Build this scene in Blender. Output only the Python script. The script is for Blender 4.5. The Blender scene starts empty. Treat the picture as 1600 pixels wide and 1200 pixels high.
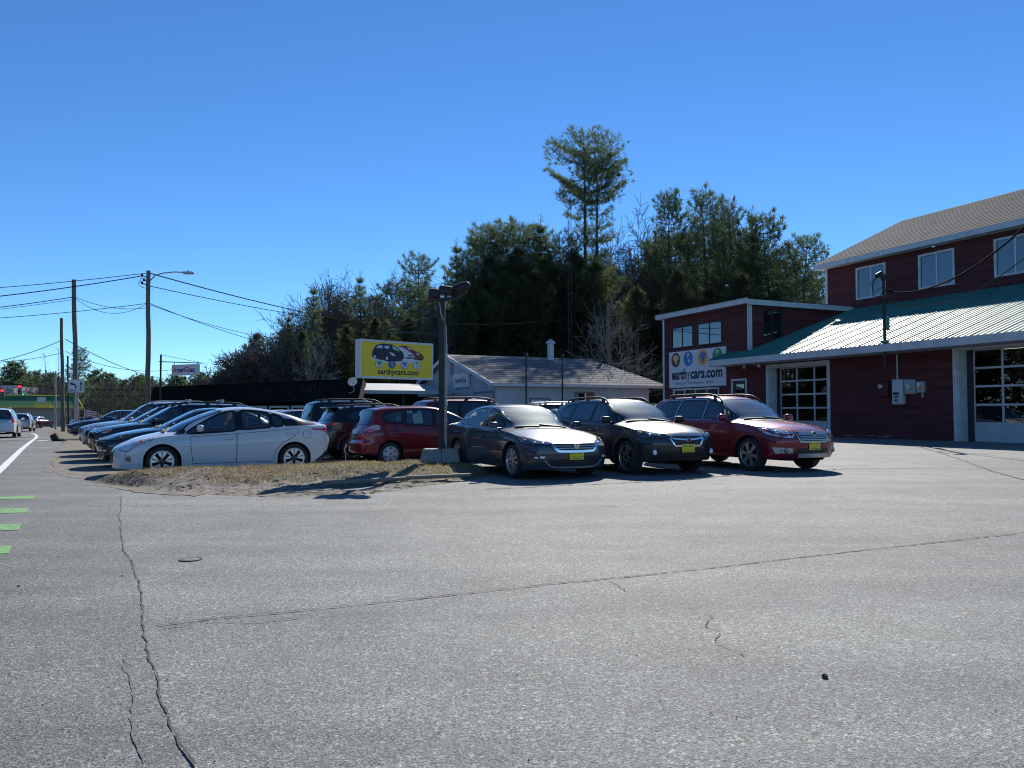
import bpy, bmesh, math, random
from mathutils import Vector, Matrix, noise
from mathutils.bvhtree import BVHTree
from bisect import bisect_right

# ------------------------------------------------------------------ camera, sky, sun, exposure
SC = bpy.context.scene
COL = SC.collection
CAM_H = 1.35
PITCH = math.atan(44 / 1200)
cd = bpy.data.cameras.new('camera'); cam = bpy.data.objects.new('camera', cd); COL.objects.link(cam)
cd.lens = 27.0; cd.sensor_width = 36.0; cd.clip_start = 0.05; cd.clip_end = 4000
cam.location = (0, 0, CAM_H); cam.rotation_euler = (math.pi / 2 + PITCH, 0, 0)
SC.camera = cam
SUN_AZ = math.radians(12.8)      # to the right of straight ahead
SUN_EL = math.radians(37.0)
W = bpy.data.worlds.new('World'); SC.world = W; W.use_nodes = True
wn = W.node_tree.nodes; wl = W.node_tree.links
sky = wn.new('ShaderNodeTexSky'); sky.sky_type = 'NISHITA'; sky.sun_disc = False
sky.sun_elevation = SUN_EL; sky.sun_rotation = SUN_AZ
sky.altitude = 1800; sky.air_density = 0.9; sky.dust_density = 0.0; sky.ozone_density = 3.0
hsv = wn.new('ShaderNodeHueSaturation'); hsv.inputs['Saturation'].default_value = 1.12; hsv.inputs['Value'].default_value = 0.90
wl.new(sky.outputs['Color'], hsv.inputs['Color'])
tint = wn.new('ShaderNodeMixRGB'); tint.blend_type = 'MULTIPLY'; tint.inputs[0].default_value = 1.0; tint.inputs[2].default_value = (0.60, 0.84, 1.0, 1)
wl.new(hsv.outputs['Color'], tint.inputs[1]); wl.new(tint.outputs[0], wn['Background'].inputs['Color'])
wn['Background'].inputs['Strength'].default_value = 0.10
sd = bpy.data.lights.new('sun', 'SUN'); sun = bpy.data.objects.new('sun', sd); COL.objects.link(sun)
sd.energy = 4.0; sd.angle = math.radians(0.53); sd.color = (1.0, 0.96, 0.875)
sdir = Vector((math.sin(SUN_AZ) * math.cos(SUN_EL), math.cos(SUN_AZ) * math.cos(SUN_EL), math.sin(SUN_EL)))
sun.rotation_euler = sdir.to_track_quat('Z', 'Y').to_euler(); sun.location = sdir * 60
SC.view_settings.view_transform = 'Standard'; SC.view_settings.look = 'None'
SC.view_settings.gamma = 1.0; SC.view_settings.use_curve_mapping = False
SC.view_settings.exposure = 0.76
SC.cycles.max_bounces = 8; SC.cycles.transparent_max_bounces = 16
SC.cycles.use_denoising = True; SC.cycles.pixel_filter_type = 'BLACKMAN_HARRIS'; SC.cycles.filter_width = 1.1
SC.cycles.sample_clamp_indirect = 6.0

# ------------------------------------------------------------------ measuring helpers
def P(px, py, Y):
    """world point seen at pixel (px,py) of the 1600x1200 photograph at distance Y in front"""
    u = (px - 800) / 1200; v = (600 - py) / 1200
    c, s = math.cos(PITCH), math.sin(PITCH)
    d = Vector((u, c - v * s, s + v * c))
    return Vector((0, 0, CAM_H)) + d * (Y / d.y)
def G(px, py, z=0.0):
    a = P(px, py, 1.0) - Vector((0, 0, CAM_H))
    return Vector((0, 0, CAM_H)) + a * ((z - CAM_H) / a.z)
def lerp(a, b, t): return a + (b - a) * t
def sstep(a, b, x):
    t = max(0.0, min(1.0, (x - a) / (b - a))); return t * t * (3 - 2 * t)
class Tab:
    """monotone smooth curve through (x, y) pairs"""
    def __init__(s, pts):
        s.x = [p[0] for p in pts]; s.y = [p[1] for p in pts]; n = len(pts)
        d = [(s.y[i+1]-s.y[i])/(s.x[i+1]-s.x[i]) for i in range(n-1)]
        m = [d[0]] + [0]*(n-2) + [d[-1]]
        for i in range(1, n-1):
            if d[i-1]*d[i] > 0:
                h0, h1 = s.x[i]-s.x[i-1], s.x[i+1]-s.x[i]
                w1, w2 = 2*h1+h0, h1+2*h0
                m[i] = (w1+w2)/(w1/d[i-1]+w2/d[i])
        s.m = m
    def __call__(s, x):
        if x <= s.x[0]: return s.y[0]
        if x >= s.x[-1]: return s.y[-1]
        i = bisect_right(s.x, x)-1; h = s.x[i+1]-s.x[i]; t = (x-s.x[i])/h
        t2, t3 = t*t, t*t*t
        return (2*t3-3*t2+1)*s.y[i]+(t3-2*t2+t)*h*s.m[i]+(-2*t3+3*t2)*s.y[i+1]+(t3-t2)*h*s.m[i+1]

# ------------------------------------------------------------------ materials (all node based)
def mat(name, col, rough=0.6, metal=0.0, var=0.0, vscale=3.0, bump=0.0, bscale=40.0, coat=0.0, spec=0.5, emit=0.0, obj_coords=True, vdark=None, stretch=(1, 1, 1)):
    m = bpy.data.materials.new(name); m.use_nodes = True
    nt = m.node_tree; b = nt.nodes['Principled BSDF']
    b.inputs['Base Color'].default_value = (*col, 1); b.inputs['Roughness'].default_value = rough
    b.inputs['Metallic'].default_value = metal; b.inputs['Specular IOR Level'].default_value = spec
    if coat: b.inputs['Coat Weight'].default_value = coat; b.inputs['Coat Roughness'].default_value = 0.03
    if emit: b.inputs['Emission Color'].default_value = (*col, 1); b.inputs['Emission Strength'].default_value = emit
    if var or bump:
        tc = nt.nodes.new('ShaderNodeTexCoord'); mp = nt.nodes.new('ShaderNodeMapping')
        mp.inputs['Scale'].default_value = stretch
        nt.links.new(tc.outputs['Object'], mp.inputs['Vector'])
    if var:
        n = nt.nodes.new('ShaderNodeTexNoise'); n.inputs['Scale'].default_value = vscale; n.inputs['Detail'].default_value = 6
        nt.links.new(mp.outputs[0], n.inputs['Vector'])
        r = nt.nodes.new('ShaderNodeValToRGB')
        lo = vdark or tuple(c*(1-var) for c in col); hi = tuple(min(1, c*(1+var)) for c in col)
        r.color_ramp.elements[0].position = 0.3; r.color_ramp.elements[1].position = 0.7
        r.color_ramp.elements[0].color = (*lo, 1); r.color_ramp.elements[1].color = (*hi, 1)
        nt.links.new(n.outputs['Fac'], r.inputs['Fac']); nt.links.new(r.outputs['Color'], b.inputs['Base Color'])
    if bump:
        n2 = nt.nodes.new('ShaderNodeTexNoise'); n2.inputs['Scale'].default_value = bscale; n2.inputs['Detail'].default_value = 4
        nt.links.new(mp.outputs[0], n2.inputs['Vector'])
        bp = nt.nodes.new('ShaderNodeBump'); bp.inputs['Strength'].default_value = bump; bp.inputs['Distance'].default_value = 0.01
        nt.links.new(n2.outputs['Fac'], bp.inputs['Height']); nt.links.new(bp.outputs['Normal'], b.inputs['Normal'])
    return m
def glassmat(name, tint, refl=0.18, rough=0.0, fres=1.5, haze=0.0):
    """thin window glass: tinted see-through mixed with a mirror reflection, optional road film"""
    m = bpy.data.materials.new(name); m.use_nodes = True; nt = m.node_tree
    nt.nodes.remove(nt.nodes['Principled BSDF']); out = nt.nodes['Material Output']
    t = nt.nodes.new('ShaderNodeBsdfTransparent'); t.inputs['Color'].default_value = (*tint, 1)
    g = nt.nodes.new('ShaderNodeBsdfGlossy'); g.inputs['Roughness'].default_value = rough; g.inputs['Color'].default_value = (1, 1, 1, 1)
    f = nt.nodes.new('ShaderNodeFresnel'); f.inputs['IOR'].default_value = fres
    a = nt.nodes.new('ShaderNodeMath'); a.operation = 'ADD'; a.use_clamp = True; a.inputs[1].default_value = refl
    nt.links.new(f.outputs[0], a.inputs[0])
    mx = nt.nodes.new('ShaderNodeMixShader'); nt.links.new(a.outputs[0], mx.inputs[0])
    src = t
    if haze:
        ad = nt.nodes.new('ShaderNodeBsdfGlossy'); ad.inputs['Roughness'].default_value = 0.5; ad.inputs['Color'].default_value = (0.6, 0.64, 0.62, 1)
        hx = nt.nodes.new('ShaderNodeMixShader'); hx.inputs[0].default_value = haze
        nt.links.new(t.outputs[0], hx.inputs[1]); nt.links.new(ad.outputs[0], hx.inputs[2]); src = hx
    nt.links.new(src.outputs[0], mx.inputs[1]); nt.links.new(g.outputs[0], mx.inputs[2])
    nt.links.new(mx.outputs[0], out.inputs['Surface'])
    return m
def paint(name, col, metal=0.45, rough=0.32, coat=1.0):
    m = mat(name, col, rough=rough, metal=metal, coat=coat, spec=.2)
    nt = m.node_tree; b = nt.nodes['Principled BSDF']
    tc = nt.nodes.new('ShaderNodeTexCoord'); n = nt.nodes.new('ShaderNodeTexNoise'); n.inputs['Scale'].default_value = 2.5; n.inputs['Detail'].default_value = 8
    nt.links.new(tc.outputs['Object'], n.inputs['Vector'])
    r = nt.nodes.new('ShaderNodeMapRange'); r.inputs['To Min'].default_value = 0.02; r.inputs['To Max'].default_value = 0.10
    nt.links.new(n.outputs['Fac'], r.inputs['Value']); nt.links.new(r.outputs[0], b.inputs['Coat Roughness'])
    return m

# ------------------------------------------------------------------ mesh helpers
class MB:
    def __init__(s): s.v = []; s.f = []; s.m = []
    def add(s, vs, fs, mi=0, M=None):
        o = len(s.v)
        s.v += [tuple(M @ Vector(v)) for v in vs] if M is not None else [tuple(v) for v in vs]
        s.f += [tuple(i + o for i in f) for f in fs]; s.m += [mi] * len(fs)
    def quad(s, a, b, c, d, mi=0): s.add([a, b, c, d], [(0, 1, 2, 3)], mi)
    def box(s, c, size, mi=0, rot=None):
        x, y, z = size[0]/2, size[1]/2, size[2]/2
        vs = [Vector((sx*x, sy*y, sz*z)) for sz in (-1, 1) for sy in (-1, 1) for sx in (-1, 1)]
        if rot is not None: vs = [rot @ v for v in vs]
        vs = [v + Vector(c) for v in vs]
        s.add(vs, [(0, 2, 3, 1), (4, 5, 7, 6), (0, 1, 5, 4), (2, 6, 7, 3), (0, 4, 6, 2), (1, 3, 7, 5)], mi)
    def cbox(s, c, size, r, mi=0, rot=None):
        """box with chamfered edges"""
        bm = bmesh.new(); bmesh.ops.create_cube(bm, size=1.0)
        for v in bm.verts: v.co = Vector((v.co.x*size[0], v.co.y*size[1], v.co.z*size[2]))
        bmesh.ops.bevel(bm, geom=list(bm.edges), offset=min(r, min(size)*.49), segments=2, profile=.5, affect='EDGES')
        bm.verts.index_update()
        vs = [v.co.copy() for v in bm.verts]; fs = [tuple(v.index for v in f.verts) for f in bm.faces]; bm.free()
        if rot is not None: vs = [rot @ v for v in vs]
        s.add([v + Vector(c) for v in vs], fs, mi)
    def path(s, pts, rad, n=6, mi=0, cap=True, up=None):
        pts = [Vector(p) for p in pts]
        if not isinstance(rad, (list, tuple)): rad = [rad]*len(pts)
        vs = []; fs = []; last = None
        for i, p in enumerate(pts):
            d = (pts[min(i+1, len(pts)-1)] - pts[max(i-1, 0)])
            if d.length < 1e-9: d = Vector((0, 0, 1))
            d.normalize()
            if last is None:
                a = Vector((0, 0, 1)) if abs(d.z) < .9 else Vector((1, 0, 0))
                last = d.cross(a).normalized()
            last = (last - d * last.dot(d)); 
            if last.length < 1e-6: last = d.orthogonal()
            last.normalize(); b = d.cross(last)
            for k in range(n):
                t = 2*math.pi*k/n
                vs.append(p + (last*math.cos(t) + b*math.sin(t))*rad[i])
        for i in range(len(pts)-1):
            for k in range(n):
                fs.append((i*n+k, i*n+(k+1) % n, (i+1)*n+(k+1) % n, (i+1)*n+k))
        if cap and n > 2:
            fs.append(tuple(range(n-1, -1, -1))); fs.append(tuple((len(pts)-1)*n+k for k in range(n)))
        s.add(vs, fs, mi)
    def lathe(s, prof, n=24, mi=0, M=None):
        """prof: (radius, height) pairs round the z axis"""
        vs = []; fs = []
        for r, h in prof:
            for k in range(n):
                t = 2*math.pi*k/n; vs.append((r*math.cos(t), r*math.sin(t), h))
        for i in range(len(prof)-1):
            for k in range(n):
                fs.append((i*n+k, i*n+(k+1) % n, (i+1)*n+(k+1) % n, (i+1)*n+k))
        s.add(vs, fs, mi, M)
    def disc(s, c, r, n=20, mi=0, M=None, ry=None):
        vs = [(c[0]+r*math.cos(2*math.pi*k/n), c[1]+(ry or r)*math.sin(2*math.pi*k/n), c[2]) for k in range(n)]
        s.add(vs, [tuple(range(n))], mi, M)
    def prism(s, poly, z0, z1, mi=0, M=None):
        n = len(poly); vs = [(p[0], p[1], z0) for p in poly] + [(p[0], p[1], z1) for p in poly]
        fs = [tuple(range(n-1, -1, -1)), tuple(range(n, 2*n))] + [(k, (k+1) % n, n+(k+1) % n, n+k) for k in range(n)]
        s.add(vs, fs, mi, M)
    def mesh(s, name, mats, smooth=None):
        me = bpy.data.meshes.new(name); me.from_pydata(s.v, [], s.f)
        for m in (mats if isinstance(mats, (list, tuple)) else [mats]): me.materials.append(m)
        if any(s.m): me.polygons.foreach_set('material_index', s.m)
        if smooth is not None:
            me.polygons.foreach_set('use_smooth', [True]*len(me.polygons))
            me.set_sharp_from_angle(angle=math.radians(smooth))
        me.update(); return me
    def build(s, name, mats, parent=None, smooth=None, **kw):
        return link(name, s.mesh(name, mats, smooth), parent, **kw)
def link(name, data, parent=None, loc=None, rotz=None, **kw):
    o = bpy.data.objects.new(name, data); COL.objects.link(o)
    if parent is not None: o.parent = parent
    if loc is not None: o.location = loc
    if rotz is not None: o.rotation_euler = (0, 0, rotz)
    for k, v in kw.items():
        if v is not None: o[k] = v
    return o
def thing(name, label, cat, loc=(0, 0, 0), rotz=0.0, group=None):
    return link(name, None, None, loc, rotz, label=label, category=cat, group=group)
def tag(o, label, cat, group=None):
    o['label'] = label; o['category'] = cat
    if group: o['group'] = group
    return o
def kids(o): return [c for c in COL.objects if c.parent == o]
def copy_tree(root, children, loc, rotz, label, group=None, scale=None):
    """children: list of (object, [sub objects])"""
    r = root.copy(); COL.objects.link(r); r.location = loc; r.rotation_euler = (0, 0, rotz)
    if scale is not None: r.scale = scale
    r['label'] = label
    if group: r['group'] = group
    for c, subs in children:
        d = c.copy(); COL.objects.link(d); d.parent = r
        for g in subs:
            e = g.copy(); COL.objects.link(e); e.parent = d
    return r
def text_mb(mb, body, size, M, mi=0, shear=0.0, offset=0.0, depth=0.0, align='CENTER', width=None):
    """flat lettering added to a mesh builder; M maps text xy plane to its place"""
    cu = bpy.data.curves.new('lettering', 'FONT'); cu.body = body; cu.size = size; cu.shear = shear; cu.offset = offset
    cu.extrude = depth; cu.align_x = align; cu.align_y = 'CENTER'; cu.resolution_u = 3
    o = bpy.data.objects.new('lettering', cu); COL.objects.link(o)
    dg = bpy.context.evaluated_depsgraph_get(); dg.update()
    me = bpy.data.meshes.new_from_object(o.evaluated_get(dg))
    vs = [v.co.copy() for v in me.vertices]; fs = [tuple(p.vertices) for p in me.polygons]
    bpy.data.objects.remove(o); bpy.data.curves.remove(cu); bpy.data.meshes.remove(me)
    if width and vs:
        w = max(v.x for v in vs) - min(v.x for v in vs)
        for v in vs: v.x *= width / w
    mb.add(vs, fs, mi, M)
    return (min(v.x for v in vs), max(v.x for v in vs)) if vs else (0, 0)

# ------------------------------------------------------------------ shared materials
M = {}
M['black_plastic'] = mat('black_plastic', (0.018, 0.018, 0.02), rough=0.55, var=.25, vscale=6)
M['gap'] = mat('panel_gap', (0.008, 0.008, 0.009), rough=0.8)
M['under'] = mat('underbody', (0.012, 0.012, 0.013), rough=0.9)
M['rubber'] = mat('tyre_rubber', (0.022, 0.022, 0.023), rough=0.85, var=.3, vscale=12)
M['alloy'] = mat('alloy', (0.55, 0.56, 0.58), rough=0.3, metal=0.85, var=.06, vscale=20)
M['dark_alloy'] = mat('dark_alloy', (0.045, 0.046, 0.05), rough=0.35, metal=0.5)
M['hubcap'] = mat('hubcap_silver', (0.5, 0.51, 0.53), rough=0.4, metal=0.4)
M['chrome'] = mat('chrome', (0.75, 0.76, 0.78), rough=0.12, metal=1.0)
M['silver_trim'] = mat('silver_trim', (0.45, 0.46, 0.48), rough=0.35, metal=0.6)
M['frit'] = mat('window_seal', (0.01, 0.01, 0.011), rough=0.25, spec=.5)
M['glass'] = glassmat('car_glass', (0.74, 0.81, 0.78), refl=0.08)
M['privacy'] = glassmat('privacy_glass', (0.10, 0.12, 0.13), refl=0.08)
M['shield'] = glassmat('windscreen_glass', (0.62, 0.68, 0.66), refl=0.12, haze=0.09)
M['lens'] = mat('clear_lens', (0.62, 0.64, 0.66), rough=0.12, metal=0.35, coat=1.0, var=.35, vscale=9)
M['darklens'] = mat('smoked_lens', (0.10, 0.105, 0.11), rough=0.15, metal=0.3, coat=1.0, var=.6, vscale=14)
M['redlens'] = mat('red_lens', (0.5, 0.012, 0.014), rough=0.15, coat=1.0)
M['amber'] = mat('amber_lens', (0.75, 0.16, 0.02), rough=0.15, coat=1.0)
M['whitelens'] = mat('white_lens', (0.8, 0.82, 0.84), rough=0.1, coat=1.0)
M['seat'] = mat('seat_fabric', (0.06, 0.062, 0.066), rough=0.9, var=.2, vscale=20)
M['seat_tan'] = mat('seat_beige', (0.25, 0.235, 0.21), rough=0.85, var=.15, vscale=20)
M['plate_yellow'] = mat('plate_yellow', (0.82, 0.62, 0.02), rough=0.45)
M['print_dark'] = mat('print_dark', (0.02, 0.025, 0.05), rough=0.6)
M['print_green'] = mat('print_green', (0.03, 0.25, 0.12), rough=0.6)
M['plate_green'] = mat('plate_green', (0.02, 0.14, 0.08), rough=0.5)
M['paper'] = mat('paper_white', (0.75, 0.76, 0.78), rough=0.7)
# ------------------------------------------------------------------ cars
def chaikin(p, it=2, closed=True):
    for _ in range(it):
        q = []; n = len(p)
        for i in range(n if closed else n-1):
            a, b = p[i], p[(i+1) % n]
            q.append(tuple(x*.75+y*.25 for x, y in zip(a, b))); q.append(tuple(x*.25+y*.75 for x, y in zip(a, b)))
        p = q
    return p
def rpoly(p, r=.05):
    """outline with its corners rounded"""
    q = []; n = len(p)
    for i in range(n):
        a, b, d = p[i-1], p[i], p[(i+1) % n]
        la, ld = math.dist(a, b), math.dist(b, d)
        if la < 1e-6 or ld < 1e-6: q.append(b); continue
        ta, td = min(r/la, .45), min(r/ld, .45)
        A = tuple(lerp(x, y, ta) for x, y in zip(b, a)); D = tuple(lerp(x, y, td) for x, y in zip(b, d))
        for t in (0, .33, .67, 1): q.append(tuple((1-t)**2*x+2*t*(1-t)*y+t*t*z for x, y, z in zip(A, b, D)))
    return q
def densify(p, d=0.07, closed=True):
    q = []; n = len(p)
    for i in range(n if closed else n-1):
        a, b = p[i], p[(i+1) % n]; l = math.dist(a, b); k = max(1, int(math.ceil(l/d)))
        for j in range(k): q.append(tuple(lerp(x, y, j/k) for x, y in zip(a, b)))
    if not closed: q.append(p[-1])
    return q
def inside(p, x, y):
    c = False; n = len(p); j = n-1
    for i in range(n):
        if (p[i][1] > y) != (p[j][1] > y) and x < (p[j][0]-p[i][0])*(y-p[i][1])/(p[j][1]-p[i][1])+p[i][0]: c = not c
        j = i
    return c
FPROF = Tab([(-.3, .90), (-.05, .95), (.1, .972), (.3, .992), (.5, 1.0), (.70, 1.0), (.78, .994), (.84, .982), (1.0, .955)])
class Car:
    NL, NS, NC, NR = 16, 12, 4, 13
    def __init__(c, spec, paintmat, label, cat, loc=(0, 0), head=0.0, group=None, name='parked_car', z=0.0):
        c.__dict__.update(dict(cf=.26, cr=.16, cw=.10, gs=.50, sill=.19, nose=[(.2, .07), (.36, .02), (.5, 0), (.62, .01), (.74, .06), (.95, .16)], tail=[(.2, .10), (.35, .03), (.55, 0), (.8, .02), (1.0, .05), (1.4, .08)], clad=0, archclad=0, rim='ten', rimmat='alloy', inter='seat', wheelw=.205, hw_end=(.80, .80)))
        c.__dict__.update(spec); z = c.__dict__.get('z', z); c.paint = paintmat
        c.top = Tab(c.top); c.belt = Tab(c.belt)
        L, W = c.L, c.W; h = W/2
        c.hw = Tab([(0, h*c.hw_end[0]*1.02), (.12, h*.90), (.4, h*.965), (c.fo, h*.99), (L*.45, h), (L-1.0, h*.985), (L-.45, h*.95), (L-.12, h*.90), (L, h*c.hw_end[1])])
        c.nose = Tab(c.nose); c.tail = Tab(c.tail); c.Ra = c.R + .055
        c.sw = (c.fo, c.fo + c.wb)
        c.sillt = Tab([(0, c.sill+.02), (.3, c.sill), (L-.7, c.sill+.02), (L-.2, c.sill+.10), (L, c.sill+.12)])
        c.root = thing(name, label, cat, (loc[0], loc[1], z), math.radians(head), group)
        c.kids = []
        c.shell()
    def section(c, s):
        zs = c.belt(s); zt = max(c.top(s), zs+.02); w = c.hw(s); h = zt-zs
        zl = c.sillt(s)
        for sw in c.sw:
            if abs(s-sw) < c.Ra: zl = max(zl, c.R+math.sqrt(c.Ra**2-(s-sw)**2))
        zl = min(zl, zs-.05)
        pts = [(w-.34, .24), (w-.30, zl+.0)]
        for j in range(c.NL+1):
            z = lerp(zl, zs, j/c.NL); pts.append((w*FPROF((z-.2)/(zs-.2)), z))
        ys = pts[-1][0]; g = sstep(.08, .34, h)
        rz = min(.10, .35*h); ya = ys-.015-c.gs*(h-rz)
        N = c.NS+c.NC+c.NR
        for k in range(1, N+1):
            if k <= c.NS: t = k/c.NS; a = (lerp(ys-.015*min(1, t*8), ya, t), lerp(zs, zt-rz, t) )
            elif k <= c.NS+c.NC:
                t = (k-c.NS)/c.NC; p0, p1, p2 = (ya, zt-rz), (ya-.035, zt-.03), (ya-.16, zt-.022)
                a = tuple((1-t)**2*x0+2*t*(1-t)*x1+t*t*x2 for x0, x1, x2 in zip(p0, p1, p2))
            else:
                t = (k-c.NS-c.NC)/c.NR; y = lerp(ya-.16, 0, t); a = (y, zt-.022*(y/(ya-.16))**2 if ya > .17 else zt)
            v = k/N; b = (ys*(1-v), zs+h*(1-(1-v)**2.6))
            pts.append((lerp(b[0], a[0], g), lerp(b[1], a[1], g)))
        pts[-1] = (0.0, zt)
        return pts, zs
    def deform(c, s, y, z, zs):
        yy = min(1.05, abs(y)/(c.W/2)); o = s; sr = c.L-s
        s += c.cf*max(0, 1-o/.62)**1.3*yy**2.6 + c.nose(z)*max(0, 1-o/.42)
        s -= c.cr*max(0, 1-sr/.55)**1.3*yy**2.6 + c.tail(z)*max(0, 1-sr/.42)
        if z > zs+.01:
            wv = sstep(c.cowl-.6, c.cowl, o)*(1-sstep(c.wst, c.wst+.7, o))
            s += c.cw*wv*yy**2*sstep(0, .06, z-zs)
        return s
    def shell(c):
        L = c.L; st = set()
        n = int(L/.05)
        for i in range(n+1): st.add(round(L*i/n, 4))
        for i in range(16): st.add(round(.025*i, 4)); st.add(round(L-.02*i, 4))
        for i in range(20): st.add(round(L-.5+.015*i, 4))
        for sw in c.sw:
            for k in range(25): st.add(round(sw-c.Ra*math.cos(math.pi*k/24)*.9999, 4))
            st.add(round(sw-c.Ra-.004, 4)); st.add(round(sw+c.Ra+.004, 4))
        S = sorted(x for x in st if 0 <= x <= L)
        S = [x for i, x in enumerate(S) if i == 0 or x-S[i-1] > .0035]
        V = []; F = []; MI = []; rows = []
        for s in S:
            pts, zs = c.section(s); full = pts + [(-y, z) for y, z in pts[-2::-1]]
            r = []
            for y, z in full: r.append(len(V)); V.append((L/2-c.deform(s, y, z, zs), y, z))
            rows.append(r)
        m = len(rows[0])
        for i in range(len(S)-1):
            a, b = rows[i], rows[i+1]
            for j in range(m-1):
                F.append((a[j], b[j], b[j+1], a[j+1]))
                zc = (V[a[j]][2]+V[b[j+1]][2])/2
                MI.append(1 if (j < 2 or j > m-4) else (2 if c.clad and zc < c.clad else 0))
            F.append((a[m-1], b[m-1], b[0], a[0])); MI.append(1)
        for e, (s, r) in enumerate(((S[0], rows[0]), (S[-1], rows[-1]))):
            pts, zs = c.section(s); o = 2; NLr = c.NL
            left = r[o:o+NLr+1]; right = [r[m-1-o-k] for k in range(NLr+1)]
            crown = r[o+NLr:m-o-NLr]
            ys = V[left[-1]][1]
            grid = []
            for k in range(NLr+1):
                if k == NLr: grid.append(crown); continue
                yl, z = V[left[k]][1], V[left[k]][2]; row = [left[k]]
                for q in crown[1:-1]:
                    y = yl*V[q][1]/ys; zz = z+(k/NLr)**3*(V[q][2]-zs)
                    row.append(len(V)); V.append((L/2-c.deform(s, y, zz, 9), y, zz))
                row.append(right[k]); grid.append(row)
            for k in range(NLr):
                for q in range(len(crown)-1):
                    f = (grid[k][q], grid[k][q+1], grid[k+1][q+1], grid[k+1][q])
                    F.append(f if e else f[::-1]); zc = V[f[0]][2]
                    MI.append(2 if c.clad and zc < c.clad-.05 else 0)
        c.V, c.F, c.MI = V, F, MI
        c.bvh = BVHTree.FromPolygons([Vector(v) for v in V], F)
        c.holes = []
    # projections of flat outlines on to the shell
    def pside(c, sg):
        def f(p):
            h = c.bvh.ray_cast(Vector((c.L/2-p[0], sg*3, p[1])), Vector((0, -sg, 0)), 2.9)
            if h[0] is None: h = c.bvh.find_nearest(Vector((c.L/2-p[0], sg*.75, p[1])))
            return h[0], h[1]
        return f
    def pfront(c, back=False):
        def f(p):
            d = -1 if back else 1
            h = c.bvh.ray_cast(Vector((d*5, p[0], p[1])), Vector((-d, 0, 0)), 5)
            if h[0] is None: h = c.bvh.find_nearest(Vector((d*c.L/2, p[0], p[1])))
            return h[0], h[1]
        return f
    def pnear(c, sg=1):
        def f(p):
            h = c.bvh.find_nearest(Vector((c.L/2-p[0], sg*p[1], p[2]))); return h[0], h[1]
        return f
    def ptop(c):
        def f(p):
            h = c.bvh.ray_cast(Vector((c.L/2-p[0], p[1], 3)), Vector((0, 0, -1)), 5)
            if h[0] is None: h = c.bvh.find_nearest(Vector((c.L/2-p[0], p[1], 1)))
            return h[0], h[1]
        return f
    def patch(c, mb, loop, proj, off=.004, mi=0, rings=5, seam=0, seam_mi=1, soft=2, d=.07, lip=0, lip_mi=1):
        lp = densify(rpoly(loop, .024*soft) if soft else loop, d); n = len(lp)
        cen = tuple(sum(p[k] for p in lp)/n for k in range(len(lp[0])))
        vs = []; fs = []
        def N(nm, pt):
            return nm
        for r in range(rings):
            f = 1-r/rings
            for p in lp:
                q = tuple(lerp(a, b, f) for a, b in zip(cen, p)); h, nm = proj(q); vs.append(h+nm*off)
        h, nm = proj(cen); vs.append(h+nm*off)
        # orientation from normals
        h0, n0 = proj(lp[0]); fl = ((vs[1]-vs[0]).cross(vs[n]-vs[0])).dot(n0) < 0
        for r in range(rings-1):
            for k in range(n):
                f = (r*n+k, r*n+(k+1) % n, (r+1)*n+(k+1) % n, (r+1)*n+k); fs.append(f[::-1] if fl else f)
        for k in range(n):
            f = ((rings-1)*n+k, (rings-1)*n+(k+1) % n, rings*n); fs.append(f[::-1] if fl else f)
        mb.add(vs, fs, mi)
        if seam: c.ring(mb, lp, proj, -.002, seam, off*.6, seam_mi)
        if lip: c.ring(mb, lp, proj, -.004, lip, off+.002, lip_mi)
        return lp
    def ring(c, mb, lp, proj, din, dout, off, mi=0, steps=2):
        n = len(lp); H = [proj(p) for p in lp]; cen = sum((h[0] for h in H), Vector())/n
        vs = []; fs = []
        out = []
        for k in range(n):
            t = (H[(k+1) % n][0]-H[k-1][0]); t = t.normalized() if t.length > 1e-9 else Vector((1, 0, 0))
            o = t.cross(H[k][1]); o.normalize(); out.append(o)
        sgn = 1 if sum(out[k].dot(H[k][0]-cen) for k in range(n)) > 0 else -1
        for r in range(steps+1):
            d = lerp(din, dout, r/steps)
            for k in range(n):
                q = H[k][0]+out[k]*sgn*d
                if r: 
                    h = c.bvh.find_nearest(q); vs.append(h[0]+h[1]*off)
                else: vs.append(q+H[k][1]*off)
        fl = ((vs[1]-vs[0]).cross(vs[n]-vs[0])).dot(H[0][1]) < 0
        for r in range(steps):
            for k in range(n):
                f = (r*n+k, r*n+(k+1) % n, (r+1)*n+(k+1) % n, (r+1)*n+k); fs.append(f[::-1] if fl else f)
        mb.add(vs, fs, mi)
    def strip(c, mb, pts, width, proj, off=.004, mi=0, thick=0.0, d=.06, soft=0):
        pl = densify(chaikin(pts, soft, False) if soft else pts, d, False); H = [proj(p) for p in pl]; n = len(H); vs = []; fs = []
        for k in range(n):
            t = H[min(k+1, n-1)][0]-H[max(k-1, 0)][0]; nm = H[k][1]; o = t.cross(nm)
            o = o.normalized() if o.length > 1e-9 else Vector((0, 0, 1))
            w = width(k/(n-1)) if callable(width) else width
            a, b = H[k][0]+o*w/2, H[k][0]-o*w/2
            vs += [a+nm*off*.2, a+nm*(off+thick), b+nm*(off+thick), b+nm*off*.2]
        for k in range(n-1):
            for j in range(3): fs.append((k*4+j, k*4+j+1, (k+1)*4+j+1, (k+1)*4+j))
        mb.add(vs, fs, mi)
    def part(c, name, mb, mats, smooth=50, parent=None, **kw):
        o = mb.build(name, mats, parent or c.root, smooth, **kw)
        if parent is None: c.kids.append((o, []))
        else:
            for k in c.kids:
                if k[0] == parent: k[1].append(o)
        return o
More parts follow.
